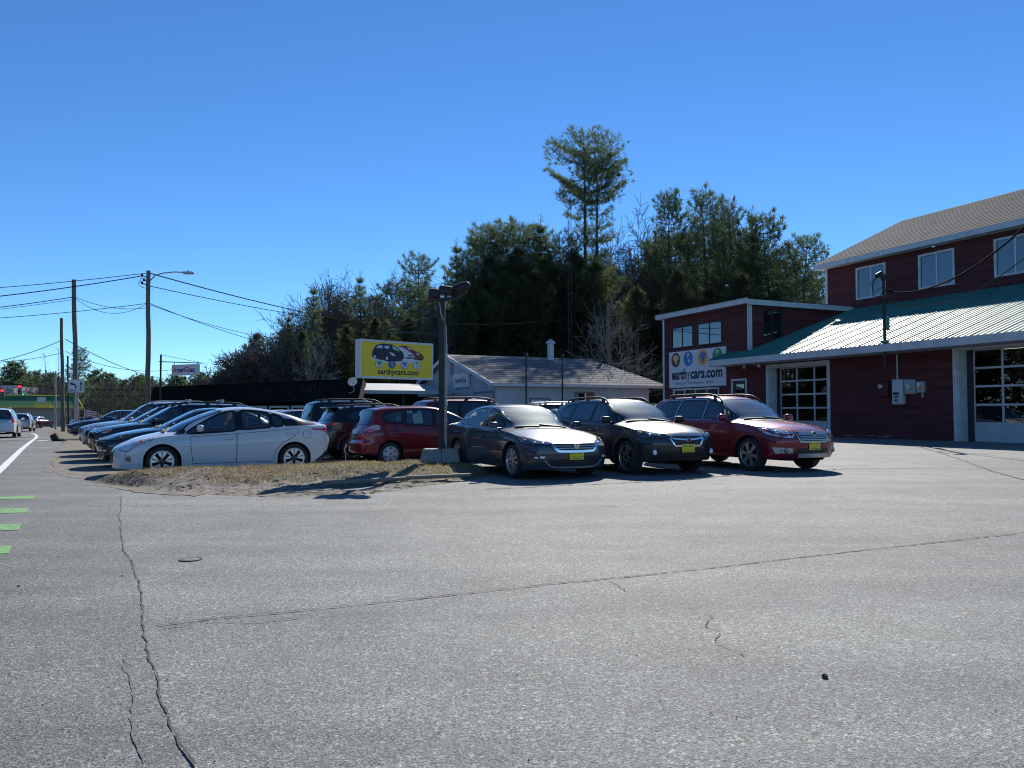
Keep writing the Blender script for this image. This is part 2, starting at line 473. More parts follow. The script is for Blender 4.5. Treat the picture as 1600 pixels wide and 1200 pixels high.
    def window(c, name, loop, proj, glass, view, trim=None, ringw=.045, soft=2, off=.002):
        mb = MB(); lp = c.patch(mb, loop, proj, off, 0, 6, soft=soft)
        c.ring(mb, lp, proj, -.006, ringw, off+.002, 1)
        if trim: c.ring(mb, lp, proj, ringw-.010, ringw+.003, off+.004, 2, 1)
        c.holes.append((view, lp))
        return c.part(name, mb, [M[glass], M['frit'], M['chrome']])
    def finish(c):
        """cut the window openings and link the body"""
        L = c.L; kill = set()
        for i, (x, y, z) in enumerate(c.V):
            s = L/2-x
            for view, lp in c.holes:
                if view in 'LR':
                    if (y > .25) == (view == 'L') and abs(y) > .25 and inside(lp, s, z): kill.add(i)
                elif view == 'F' and s < c.wst+.5 and s > c.cowl-.3 and inside(lp, y, z): kill.add(i)
                elif view == 'B' and s > L*.6 and inside(lp, y, z): kill.add(i)
        mb = MB(); mb.v = c.V
        for f, m in zip(c.F, c.MI):
            if not any(i in kill for i in f): mb.f.append(f); mb.m.append(m)
        me = mb.mesh('body', [c.paint, M['under'], M['black_plastic']], 38)
        o = link('body', me, c.root); c.kids.append((o, []))
        c.cabin()
        return c
    def cabin(c):
        sm = M[c.inter]; z0 = .30; L = c.L
        bs = c.bpil; hz = c.belt(bs)
        seatw = .50
        for sg in (1, -1):
            mb = MB(); y = sg*.37
            mb.cbox((L/2-(bs-.30), y, z0+.12), (.52, seatw, .2), .06)
            mb.cbox((L/2-(bs+.02), y, hz-.06), (.16, seatw-.04, .68), .07, rot=Matrix.Rotation(-.22, 3, 'Y'))
            mb.cbox((L/2-(bs+.14), y, hz+.36), (.10, .26, .17), .045)
            c.part('seat', mb, sm)
        mb = MB(); rs = bs+.95
        mb.cbox((L/2-(rs-.28), 0, z0+.14), (.5, 1.25, .2), .06)
        mb.cbox((L/2-(rs+.04), 0, hz-.03), (.15, 1.28, .62), .06, rot=Matrix.Rotation(-.3, 3, 'Y'))
        for y in (-.36, .36): mb.cbox((L/2-(rs+.16), y, hz+.31), (.09, .24, .13), .04)
        c.part('rear_seat', mb, sm)
        mb = MB(); ds = c.cowl+.36
        mb.cbox((L/2-ds, 0, c.belt(ds)-.10), (.62, c.W-.36, .22), .08)
        c.part('dashboard', mb, M['black_plastic'])
        mb = MB(); ring = [Vector((.19*math.cos(a), .19*math.sin(a), 0)) for a in [2*math.pi*k/20 for k in range(21)]]
        R = Matrix.Translation((L/2-(ds+.42), .37, c.belt(ds)-.02)) @ Matrix.Rotation(math.radians(-65), 4, 'Y')
        mb.path([R @ p for p in ring], .016, 6); mb.path([R @ Vector((-.18, 0, 0)), R @ Vector((.18, 0, 0))], .02, 6)
        mb.path([R @ Vector((0, 0, 0)), R @ Vector((0, 0, -.25))], .03, 6)
        c.part('steering_wheel', mb, M['black_plastic'])
    # ---- standard pieces
    def wheels(c):
        tyre, rim = wheel_mesh(c.R, c.wheelw, c.rim, c.rimmat)
        for sg in (1, -1):
            for s in c.sw:
                y = sg*(c.hw(s)*.985-.012)
                o = link('wheel', tyre, c.root, loc=(c.L/2-s, y, c.R), rotz=0 if sg > 0 else math.pi)
                c.kids.append((o, [link('rim', rim, o)]))
    def arches(c, w=.06, mat_='black_plastic', off=.012):
        for sg in (1, -1):
            for s in c.sw:
                mb = MB(); n = 26; vs = []; fs = []; P_ = c.pside(sg)
                for k in range(n+1):
                    a = math.pi*(k/n)*1.06-.09
                    for r in (c.Ra+.0, c.Ra+.012, c.Ra+w):
                        q = (s-r*math.cos(a), max(c.sill-.02, c.R+r*math.sin(a)))
                        h = c.bvh.ray_cast(Vector((c.L/2-q[0], sg*3, q[1])), Vector((0, -sg, 0)), 2.5)
                        y = c.hw(s) if h[0] is None or abs(h[0].y) < c.hw(s)*.9 else abs(h[0].y)
                        vs.append((c.L/2-q[0], sg*(y+(off if r < c.Ra+w-.001 else .003)), q[1]))
                for k in range(n):
                    for j in range(2):
                        f = (k*3+j, k*3+j+1, k*3+j+4, k*3+j+3); fs.append(f if sg > 0 else f[::-1])
                mb.add(vs, fs); c.part('wheel_arch_trim', mb, M[mat_])
    def doors(c, s0=None, fuel=True, handle='paint'):
        s0 = s0 or c.sw[0]+c.Ra+.13; b = c.bpil; sr = c.sw[1]; zl = c.sill+.10
        for sg in (1, -1):
            pr = c.pside(sg); top = sr+.08; ra = c.Ra+.075
            def arcs(z):
                d = z-c.R
                if d > ra*.96: return lerp(sr-ra*.28, top, min(1, (d-ra*.96)/.12))
                return max(b+.2, sr-math.sqrt(max(0, ra*ra-d*d)) if d > 0 else sr-ra)
            for k in range(2):
                def edge(t, u, k=k):
                    if k == 0: l = s0+.03*(1-t)**2-.03*t; r = b-.008
                    else:
                        l = b+.008; z = lerp(zl, c.belt(sr)-.055, t); r = arcs(z)
                    s = lerp(l, r, u); return (s, lerp(zl, c.belt(s)-.055, t))
                mb = MB(); nu, nt_ = 16, 12; vs = []; fs = []
                for i in range(nt_+1):
                    for j in range(nu+1):
                        h, nm = pr(edge(i/nt_, j/nu)); vs.append(h+nm*.003)
                for i in range(nt_):
                    for j in range(nu):
                        f = (i*(nu+1)+j, i*(nu+1)+j+1, (i+1)*(nu+1)+j+1, (i+1)*(nu+1)+j); fs.append(f[::-1] if sg > 0 else f)
                mb.add(vs, fs, 0)
                border = [edge(0, j/8) for j in range(9)]+[edge(i/10, 1) for i in range(1, 11)]+[edge(1, 1-j/8) for j in range(1, 9)]+[edge(1-i/10, 0) for i in range(1, 10)]
                c.ring(mb, densify(border, .08), pr, -.001, .010, .002, 1, 1)
                o = c.part('door', mb, [c.paint, M['gap']])
                hs = b-.17 if k == 0 else top-.17
                h, nm = pr((hs, c.belt(hs)-.15)); hb = MB()
                hb.cbox(h+nm*.028, (.20, .022, .032), .01); hb.cbox(h+nm*.012+Vector((.085, 0, 0)), (.025, .03, .024), .006); hb.cbox(h+nm*.012-Vector((.085, 0, 0)), (.025, .03, .024), .006)
                c.part('handle', hb, c.paint if handle == 'paint' else M[handle], parent=o)
            if fuel and sg == c.fuelside:
                mb = MB(); fs_ = sr+.28; c.patch(mb, [(fs_-.08, c.belt(fs_)-.12), (fs_+.08, c.belt(fs_)-.12), (fs_+.08, c.belt(fs_)-.27), (fs_-.08, c.belt(fs_)-.27)], pr, .003, 0, 3, seam=.008, soft=2)
                c.part('fuel_door', mb, [c.paint, M['gap']])
    fuelside = 1
    def mirrors(c, s, z=None, mm=None, chrome=False):
        for sg in (1, -1):
            z_ = z or c.belt(s)+.07; h, nm = c.pside(sg)((s, c.belt(s)+.02)); mb = MB(); y = abs(h.y)
            mb.cbox((c.L/2-s-.0, sg*(y+.14), z_+.03), (.13, .21, .145), .05, 0)
            mb.cbox((c.L/2-s-.067, sg*(y+.14), z_+.03), (.006, .17, .11), .003, 1)
            mb.cbox((c.L/2-s+.0, sg*(y+.02), z_-.03), (.08, .12, .04), .015, 0)
            if chrome: mb.cbox((c.L/2-s+.01, sg*(y+.14), z_-.055+.03), (.132, .212, .02), .008, 1)
            c.part('mirror', mb, [mm or c.paint, M['chrome']])
    def rails(c, s0, s1, mm='black_plastic', y=None, h=.06):
        for sg in (1, -1):
            pts = []; n = 14
            for k in range(n+1):
                s = lerp(s0, s1, k/n); pt = c.section(s)[0]; yy = (y or pt[2+c.NL+c.NS+c.NC][0]+.055)
                q = c.ptop()((s, sg*yy))[0]
                up = h*min(1, sstep(0, .10, k/n)*1.0, sstep(0, .10, 1-k/n)); pts.append(q+Vector((0, 0, up-.005)))
            mb = MB(); mb.path(pts, [.019 if 0 < k < n else .014 for k in range(n+1)], 8)
            for k in (2, n//2, n-2): mb.cbox(pts[k]-Vector((0, 0, h*.5)), (.12, .028, h), .01)
            c.part('roof_rail', mb, M[mm])
    def hoodlines(c):
        e = c.cowl-.06
        for sg in (1, -1):
            mb = MB(); pts = []
            for k in range(9):
                s = lerp(.16, e, k/8); sec = c.section(s)[0]; q = sec[2+c.NL+2]; pts.append((s, q[0]-.02, q[1]))
            c.strip(mb, pts, .011, c.pnear(sg), .0022); c.part('bonnet_seam', mb, M['gap'])
        mb = MB(); c.strip(mb, [(c.cowl-.03, -.62), (c.cowl-.06, 0), (c.cowl-.03, .62)], .07, c.ptop(), .006, soft=1); c.part('cowl_tray', mb, M['black_plastic'])
        for a, b in (((c.cowl-.02, .55), (c.cowl+.10, -.02)), ((c.cowl-.03, -.08), (c.cowl+.10, -.58))):
            mb = MB(); c.strip(mb, [a, b], .018, c.ptop(), .02, thick=.012); c.part('wiper', mb, M['black_plastic'])
    def plate(c, z, back=False, kind='yellow', y=0.0):
        h, nm = c.pfront(back)((y, z)); d = -1 if back else 1
        x = h.x + d*.012; R = Matrix.Translation((x, y, z)) @ Matrix.Rotation(math.radians(90*d), 4, 'Z') @ Matrix.Rotation(math.radians(90), 4, 'X')
        mb = MB(); mb.add(*boxgeo(.305, .16, .012), 0, R)
        if kind == 'yellow':
            for k in range(4): mb.disc((-.105+.07*k, .04, .0075), .022, 12, 1 + (k % 2), R)
            for k in range(4): mb.disc((-.10+.07*k, .045, .0085), .008, 6, 0, R)
            text_mb(mb, 'earthycars.com', .038, R @ Matrix.Translation((0, -.02, .0075)), 1, width=.25)
            mb.add(*boxgeo(.24, .012, .002), 1, R @ Matrix.Translation((0, -.058, .0066)))
            c.part('number_plate', mb, [M['plate_yellow'], M['print_dark'], M['print_green']], None)
        else:
            text_mb(mb, {'green': 'HJC 418', 'g2': 'KDT 263', 'g3': 'GLM 907'}.get(kind, 'HJC 418'), .07, R @ Matrix.Translation((0, 0, .0075)), 1, width=.25)
            c.part('number_plate', mb, [M['plate_green'], M['paper']], None)
    def lamp(c, name, pts, mat_, off=.008, mats2=None, soft=2, lip=0.0, balls=(), both=True, ballmat='chrome', **kw):
        for sg in ((1, -1) if both else (1,)):
            mb = MB(); pr = c.pnear(sg); c.patch(mb, pts, pr, off, 0, 4, soft=soft, d=.05)
            if lip: 
                lp = densify(rpoly(pts, .024*soft), .05); c.ring(mb, lp, pr, -.003, lip, off*.7, 1, 1)
            for (s, y, z, r, mi) in balls:
                h, nm = pr((s, y, z)); mb.lathe([(r, 0), (r*.9, r*.25), (r*.5, r*.42), (0.001, r*.48)], 12, mi, Matrix.Translation(h+nm*(off*.8)) @ nm.to_track_quat('Z', 'Y').to_matrix().to_4x4())
            c.part(name, mb, [M[mat_], M['gap'], M[ballmat], M['amber'], M['redlens'], M['darklens']], **kw)
    def fpatch(c, name, pts, mat_, off=.004, soft=1, back=False, lip=0, lipmat='chrome', bars=(), rings=5):
        mb = MB(); pr = c.pfront(back); c.patch(mb, pts, pr, off, 0, rings, soft=soft, d=.06, lip=lip)
        for z, y0, y1, w in bars: c.strip(mb, [(y0, z), (y1, z)], w, pr, off+.003, 1, thick=.012)
        return c.part(name, mb, [M[mat_], M[lipmat]])
def boxgeo(w, h, d):
    vs = [(sx*w/2, sy*h/2, sz*d/2) for sz in (-1, 1) for sy in (-1, 1) for sx in (-1, 1)]
    return vs, [(0, 2, 3, 1), (4, 5, 7, 6), (0, 1, 5, 4), (2, 6, 7, 3), (0, 4, 6, 2), (1, 3, 7, 5)]
_wm = {}
def wheel_mesh(R, w, style, rimmat):
    key = (R, w, style, rimmat)
    if key in _wm: return _wm[key]
    X = Matrix.Rotation(-math.pi/2, 4, 'X')   # lathe z -> +y is outside
    rr = R*.70 if style != 'steel' else R*.66
    if style in ('cross', 'five', 'prius', 'chr'): rr = R*.71
    t = MB(); hwid = w/2
    t.lathe([(rr-.01, -w), (R-.03, -w), (R-.006, -w+.02), (R, -w+.045), (R, -.045), (R-.006, -.02), (R-.03, -.002), (rr+.02, .004), (rr, -.004), (rr-.012, -.02), (rr-.02, -.08), (rr*.3, -.10), (.001, -.10)], 40, 0, X)
    t.lathe([(rr*.62, -.088), (rr*.62, -.08), (rr*.2, -.078), (0.001, -.078)], 24, 1, X)
    b = MB()
    b.lathe([(rr-.016, -.05), (rr-.012, -.012), (rr-.004, .002), (rr+.006, .002), (rr+.004, -.006)], 40, 0, X)
    def spoke(a0, r0, r1, w0, w1, z0, z1, mi=0, skew=0.0, thick=.03):
        vs = []
        for r, ww, z, sk in ((r0, w0, z0, 0), (lerp(r0, r1, .5), lerp(w0, w1, .5), lerp(z0, z1, .5)+.006, skew*.5), (r1, w1, z1, skew)):
            for sgn in (-1, 1):
                for zz in (z, z-thick):
                    th = a0+sk+sgn*ww/2/r; vs.append((r*math.cos(th), zz, r*math.sin(th)))
        fs = []
        for k in range(2):
            o = k*4; fs += [(o, o+2, o+6, o+4), (o, o+4, o+5, o+1), (o+2, o+3, o+7, o+6)]
        b.add(vs, fs, mi)
    n = 5
    if style == 'ten':
        for k in range(10):
            a = 2*math.pi*k/10+.1; spoke(a, .055, rr-.012, .022, .046, -.008, -.012)
            spoke(a+.16, .10, rr-.012, .010, .020, -.016, -.014)
    elif style == 'five':
        for k in range(5): 
            a = 2*math.pi*k/5+.3; spoke(a-.10, .05, rr-.012, .05, .062, -.004, -.012); spoke(a+.16, .06, rr-.012, .03, .05, -.008, -.014)
    elif style == 'six':
        for k in range(6): spoke(2*math.pi*k/6+.2, .05, rr-.012, .06, .085, -.004, -.012)
    elif style == 'prius':
        for k in range(5):
            a = 2*math.pi*k/5+math.pi/2; spoke(a, .05, rr-.012, .055, .05, -.012, -.016, 1)
            for sg in (-1, 1): spoke(a+sg*.30, rr*.45, rr-.012, .012, .055, -.004, -.010); spoke(a+sg*.15, .07, rr-.014, .016, .03, -.008, -.012)
        b.lathe([(rr-.03, -.014), (rr-.028, -.006), (rr-.008, -.004)], 40, 0, X)
    elif style == 'cross':
        for k in range(4):
            a = 2*math.pi*k/4+.35; 
            spoke(a, .05, rr-.012, .11, .13, -.004, -.012, 1)
            for sg in (-1, 1): spoke(a+sg*.26, rr*.52, rr-.012, .014, .018, -.001, -.008); spoke(a+sg*.42, .085, rr*.56, .018, .016, -.002, -.004)
            spoke(a+math.pi/4, rr*.30, rr*.40, .12, .10, -.002, -.002)
    elif style == 'chr':
        for k in range(5):
            a = 2*math.pi*k/5+.2; spoke(a, .05, rr-.012, .05, .075, -.006, -.014, 1, .12); spoke(a+.13, .07, rr-.012, .014, .022, -.002, -.010, 0, .12)
    elif style == 'steel':
        for k in range(6):
            a = 2*math.pi*k/6; spoke(a, .05, rr-.012, .085, .12, -.002, -.008)
            spoke(a+math.pi/6, rr*.62, rr-.012, .10, .16, -.012, -.010)
        b.lathe([(rr*.66, -.014), (rr*.60, -.002), (rr*.4, .004), (0.001, .006)], 30, 0, X)
        b.lathe([(rr*.99, -.01), (rr*.9, .0), (rr*.84, -.006)], 30, 0, X)
        for k in range(6): spoke(2*math.pi*k/6+math.pi/6, rr*.66, rr*.86, .045, .065, .004, .001, 1)
        for k in range(6): spoke(2*math.pi*k/6, rr*.40, rr*.82, .012, .02, .010, .002)
    b.lathe([(.066, -.03), (.062, -.002), (.03, .002), (.001, .003)], 20, 1 if style in ('prius', 'cross', 'chr') else 0, X)
    b.lathe([(.026, .003), (.022, .007), (.001, .008)], 14, 1, X)
    second = M['dark_alloy']
    res = (t.mesh('wheel', [M['rubber'], M['under']], 40), b.mesh('rim', [M[rimmat], second], 40))
    _wm[key] = res; return res
def sidewins(c, wins, trim=None):
    for sg in (1, -1):
        for lp, gl in wins: c.window('window', lp, c.pside(sg), gl, 'L' if sg > 0 else 'R', trim)
def shield(c, zb, zt, wb_, wt, glass='shield'):
    c.window('windscreen', [(-wb_, zb), (-wb_*.5, zb-.025), (wb_*.5, zb-.025), (wb_, zb), (wt, zt), (0, zt+.015), (-wt, zt)], c.pfront(), glass, 'F', ringw=.04, soft=1)
def rearglass(c, zb, zt, wb_, wt, glass='privacy'):
    c.window('rear_window', [(-wb_, zb), (wb_, zb), (wt, zt), (-wt, zt)], c.pfront(True), glass, 'B', ringw=.04, soft=2)
def emblem_oval(c, z, y=0.0, a=.075, b=.04):
    h, nm = c.pfront()((y, z)); R = Matrix.Translation((h.x+.028, y, z)) @ Matrix.Rotation(math.radians(90), 4, 'Z') @ Matrix.Rotation(math.radians(90), 4, 'X')
    mb = MB(); n = 28
    vs = [(a*f*math.cos(2*math.pi*k/n), b*f*math.sin(2*math.pi*k/n), zz) for f, zz in ((1.0, -.012), (1.0, .006), (.84, .008), (.82, .002), (.01, .003)) for k in range(n)]
    for r in range(4):
        mb.add(vs[r*n:(r+2)*n], [(k, (k+1) % n, n+(k+1) % n, n+k) for k in range(n)], 0 if r < 3 else 1, R)
    for x, y_, r in ((-.035, .008, .012), (-.008, .012, .006), (.014, .014, .006), (.036, .008, .006), (.004, -.010, .006), (.026, -.010, .006)):
        pts = [(x+r*(1 if k % 2 == 0 else .4)*math.cos(math.pi*k/6), y_+r*(1 if k % 2 == 0 else .4)*math.sin(math.pi*k/6), .006) for k in range(12)]
        mb.add(pts, [tuple(range(12))], 0, R)
    c.part('emblem', mb, [M['chrome'], M['print_dark']])
def emblem_h(c, z):
    h, nm = c.pfront()((0, z)); R = Matrix.Translation((h.x+.03, 0, z)) @ Matrix.Rotation(math.radians(90), 4, 'Z') @ Matrix.Rotation(math.radians(90), 4, 'X')
    mb = MB(); o = [(-.062, .052), (.062, .052), (.046, -.052), (-.046, -.052)]; o = chaikin(o, 2); n = len(o)
    vs = [(x*f, y*f, zz) for f, zz in ((1, -.01), (1, .008), (.84, .008), (.84, -.01)) for x, y in o]
    for r in range(3): mb.add(vs[r*n:(r+2)*n], [(k, (k+1) % n, n+(k+1) % n, n+k) for k in range(n)], 0, R)
    for sg in (-1, 1): mb.add(*boxgeo(.019, .086, .012), 0, R @ Matrix.Translation((sg*.024, 0, 0)) @ Matrix.Rotation(sg*-.09, 4, 'Z'))
    mb.add(*boxgeo(.05, .018, .012), 0, R)
    c.part('emblem', mb, [M['chrome']])

M['tail_clear'] = mat('tail_lamp_clear', (0.42, 0.36, 0.36), rough=.15, coat=1.0, var=.3, vscale=12)
# ---- car types -----------------------------------------------------------
def sedan(pm, label, loc, head, group=None, hero=True, plate='yellow', name='parked_sedan', **kw):
    c = Car(dict(L=4.86, W=1.85, wb=2.775, fo=.97, R=.335, cowl=1.34, wst=2.12, bpil=2.50, gs=.56,
        top=[(0, .665), (.08, .715), (.25, .775), (.6, .862), (1.0, .935), (1.34, .985), (1.7, 1.16), (2.12, 1.375), (2.35, 1.44), (2.7, 1.466), (3.1, 1.45), (3.4, 1.40), (3.8, 1.245), (4.15, 1.11), (4.35, 1.085), (4.70, 1.075), (4.80, 1.05), (4.86, .98)],
        belt=[(0, .635), (.1, .68), (.3, .735), (.6, .80), (1.3, .905), (2.5, .945), (3.7, .985), (4.2, 1.0), (4.7, .99), (4.86, .93)], **kw), pm, label, 'car', loc, head, group, name)
    shield(c, .985, 1.385, .70, .545); rearglass(c, 1.11, 1.37, .64, .52, 'glass')
    sidewins(c, [([(1.50, .985), (1.62, 1.06), (2.03, 1.285), (2.20, 1.335), (2.43, 1.355), (2.46, .985)], 'glass'), ([(2.56, .99), (2.55, 1.362), (2.80, 1.362), (3.15, 1.325), (3.36, 1.25), (3.38, 1.02)], 'glass'), ([(3.45, 1.03), (3.46, 1.22), (3.62, 1.14), (3.72, 1.07), (3.66, 1.035)], 'glass')], 'chrome')
    c.doors(); c.wheels(); c.mirrors(1.62, chrome=True); c.hoodlines()
    c.lamp('headlight', [(.10, .50, .735), (.30, .68, .785), (.62, .85, .84), (.80, .92, .845), (.66, .92, .74), (.36, .86, .68), (.12, .54, .655)], 'darklens', lip=.02, balls=[(.30, .74, .72, .036, 2), (.2, .62, .71, .030, 2), (.52, .9, .77, .024, 3)])
    mb = MB(); c.patch(mb, [(-.50, .705), (.50, .705), (.40, .56), (-.40, .56)], c.pfront(), .004, 0, 5, soft=1)
    for z, w in ((.685, .018), (.645, .016), (.605, .016)): c.strip(mb, [(-.47+(.7-z)*.4, z), (.47-(.7-z)*.4, z)], w, c.pfront(), .008, 2, thick=.01)
    c.strip(mb, [(-.60, .712), (-.50, .70), (-.42, .565), (-.30, .545), (.30, .545), (.42, .565), (.50, .70), (.60, .712)], .045, c.pfront(), .006, 1, thick=.02, soft=1)
    c.part('grille', mb, [M['black_plastic'], M['chrome'], M['silver_trim']])
    emblem_h(c, .645)
    c.fpatch('lower_grille', [(-.56, .40), (.56, .40), (.50, .27), (-.50, .27)], 'black_plastic')
    mb = MB(); c.strip(mb, [(-.66, .42), (-.52, .27), (-.35, .245), (.35, .245), (.52, .27), (.66, .42)], .022, c.pfront(), .006, 0, thick=.01, soft=1); c.part('bumper_trim', mb, M['silver_trim'])
    for sg in (1, -1):
        mb = MB(); pr = c.pfront(); c.patch(mb, [(sg*.60, .475), (sg*.83, .47), (sg*.80, .395), (sg*.62, .40)], pr, .004, 0, 3, soft=1)
        c.patch(mb, [(sg*.62, .465), (sg*.72, .462), (sg*.71, .42), (sg*.63, .42)], pr, .010, 1, 2, soft=1); c.patch(mb, [(sg*.74, .455), (sg*.80, .452), (sg*.79, .42), (sg*.74, .42)], pr, .010, 1, 2, soft=1)
        c.part('fog_light', mb, [M['black_plastic'], M['whitelens']])
    c.lamp('tail_light', [(4.55, .86, .95), (4.80, .60, .97), (4.84, .42, .93), (4.84, .42, .85), (4.74, .74, .83), (4.50, .89, .86)], 'redlens')
    if plate: c.plate(.47, kind=plate)
    c.finish(); return c
def crossover(pm, label, loc, head, group=None, plate='yellow', name='parked_crossover', tailkind='std', **kw):
    c = Car({**dict(L=4.45, W=1.79, wb=2.635, fo=.89, R=.345, cowl=1.18, wst=1.95, bpil=2.30, gs=.50, sill=.27, clad=.40, rim='cross', rimmat='alloy',
        nose=[(.25, .12), (.36, .05), (.5, .01), (.62, 0), (.78, .03), (.9, .09), (1.1, .16)],
        top=[(0, .80), (.06, .85), (.2, .895), (.6, .975), (.95, 1.03), (1.18, 1.065), (1.5, 1.25), (1.95, 1.475), (2.2, 1.54), (2.5, 1.56), (3.3, 1.545), (3.75, 1.50), (3.92, 1.45), (4.10, 1.26), (4.26, 1.09), (4.38, 1.02), (4.45, .93)],
        belt=[(0, .77), (.2, .82), (.5, .885), (1.2, .985), (2.5, 1.03), (3.5, 1.075), (4.1, 1.06), (4.35, .98), (4.45, .88)]), **kw}, pm, label, 'car', loc, head, group, name)
    shield(c, 1.065, 1.475, .68, .53); rearglass(c, 1.13, 1.37, .58, .50)
    sidewins(c, [([(1.34, 1.065), (1.50, 1.18), (1.84, 1.375), (2.02, 1.43), (2.23, 1.45), (2.26, 1.07)], 'glass'), ([(2.36, 1.075), (2.34, 1.455), (2.75, 1.45), (3.06, 1.43), (3.12, 1.11)], 'privacy'), ([(3.19, 1.12), (3.16, 1.42), (3.40, 1.39), (3.60, 1.30), (3.66, 1.19), (3.56, 1.135)], 'privacy')])
    c.doors(); c.wheels(); c.arches(.075); c.mirrors(1.46, mm=M['black_plastic']); c.hoodlines(); c.rails(1.95, 3.75)
    c.lamp('headlight', [(.10, .44, .80), (.24, .62, .86), (.52, .80, .905), (.64, .86, .90), (.52, .86, .80), (.30, .78, .735), (.10, .48, .735)], 'darklens', lip=.012, balls=[(.28, .72, .79, .04, 2), (.18, .58, .78, .032, 2), (.46, .83, .85, .03, 3)])
    mb = MB(); hexa = [(-.40, .735), (-.34, .79), (.34, .79), (.40, .735), (.30, .60), (-.30, .60)]
    c.patch(mb, hexa, c.pfront(), .004, 0, 5, soft=0); lp = densify(hexa, .06); c.ring(mb, lp, c.pfront(), -.008, .022, .014, 1, 1)
    c.strip(mb, [(-.36, .735), (-.12, .715), (.12, .715), (.36, .735)], .032, c.pfront(), .008, 1, thick=.015)
    for z in (.765, .665, .63): c.strip(mb, [(-.31, z), (.31, z)], .008, c.pfront(), .006, 2, thick=.006)
    c.part('grille', mb, [M['black_plastic'], M['chrome'], M['dark_alloy']])
    emblem_oval(c, .713)
    c.fpatch('lower_grille', [(-.52, .50), (.52, .50), (.60, .34), (-.60, .34)], 'black_plastic', bars=[(.46, -.5, .5, .012), (.42, -.52, .52, .012), (.38, -.54, .54, .012)], lipmat='gap')
    for sg in (1, -1):
        mb = MB(); pr = c.pfront(); c.patch(mb, [(sg*.60, .56), (sg*.84, .58), (sg*.84, .40), (sg*.64, .38)], pr, .004, 0, 3, soft=1)
        h, nm = pr((sg*.70, .47)); mb.lathe([(.052, 0), (.048, .012), (.001, .02)], 14, 1, Matrix.Translation(h+Vector((.008, 0, 0))) @ Matrix.Rotation(math.pi/2, 4, 'Y'))
        c.part('fog_light', mb, [M['black_plastic'], M['whitelens']])
    if tailkind == 'std':
        c.lamp('tail_light', [(4.02, .82, 1.10), (4.28, .74, 1.06), (4.36, .56, .98), (4.36, .56, .88), (4.20, .80, .86), (4.06, .86, .95)], 'redlens')
    else:
        c.lamp('tail_light', [(3.86, .86, 1.05), (4.12, .82, 1.07), (4.32, .70, 1.03), (4.40, .56, 1.00), (4.41, .56, .95), (4.28, .76, .955), (4.08, .84, .99)], 'redlens', off=.02)
        mb = MB(); mb.cbox((c.L/2-3.98, 0, 1.475), (.30, 1.10, .04), .015); c.part('spoiler', mb, c.paint)
    if plate: c.plate(.545, kind=plate)
    c.finish(); return c
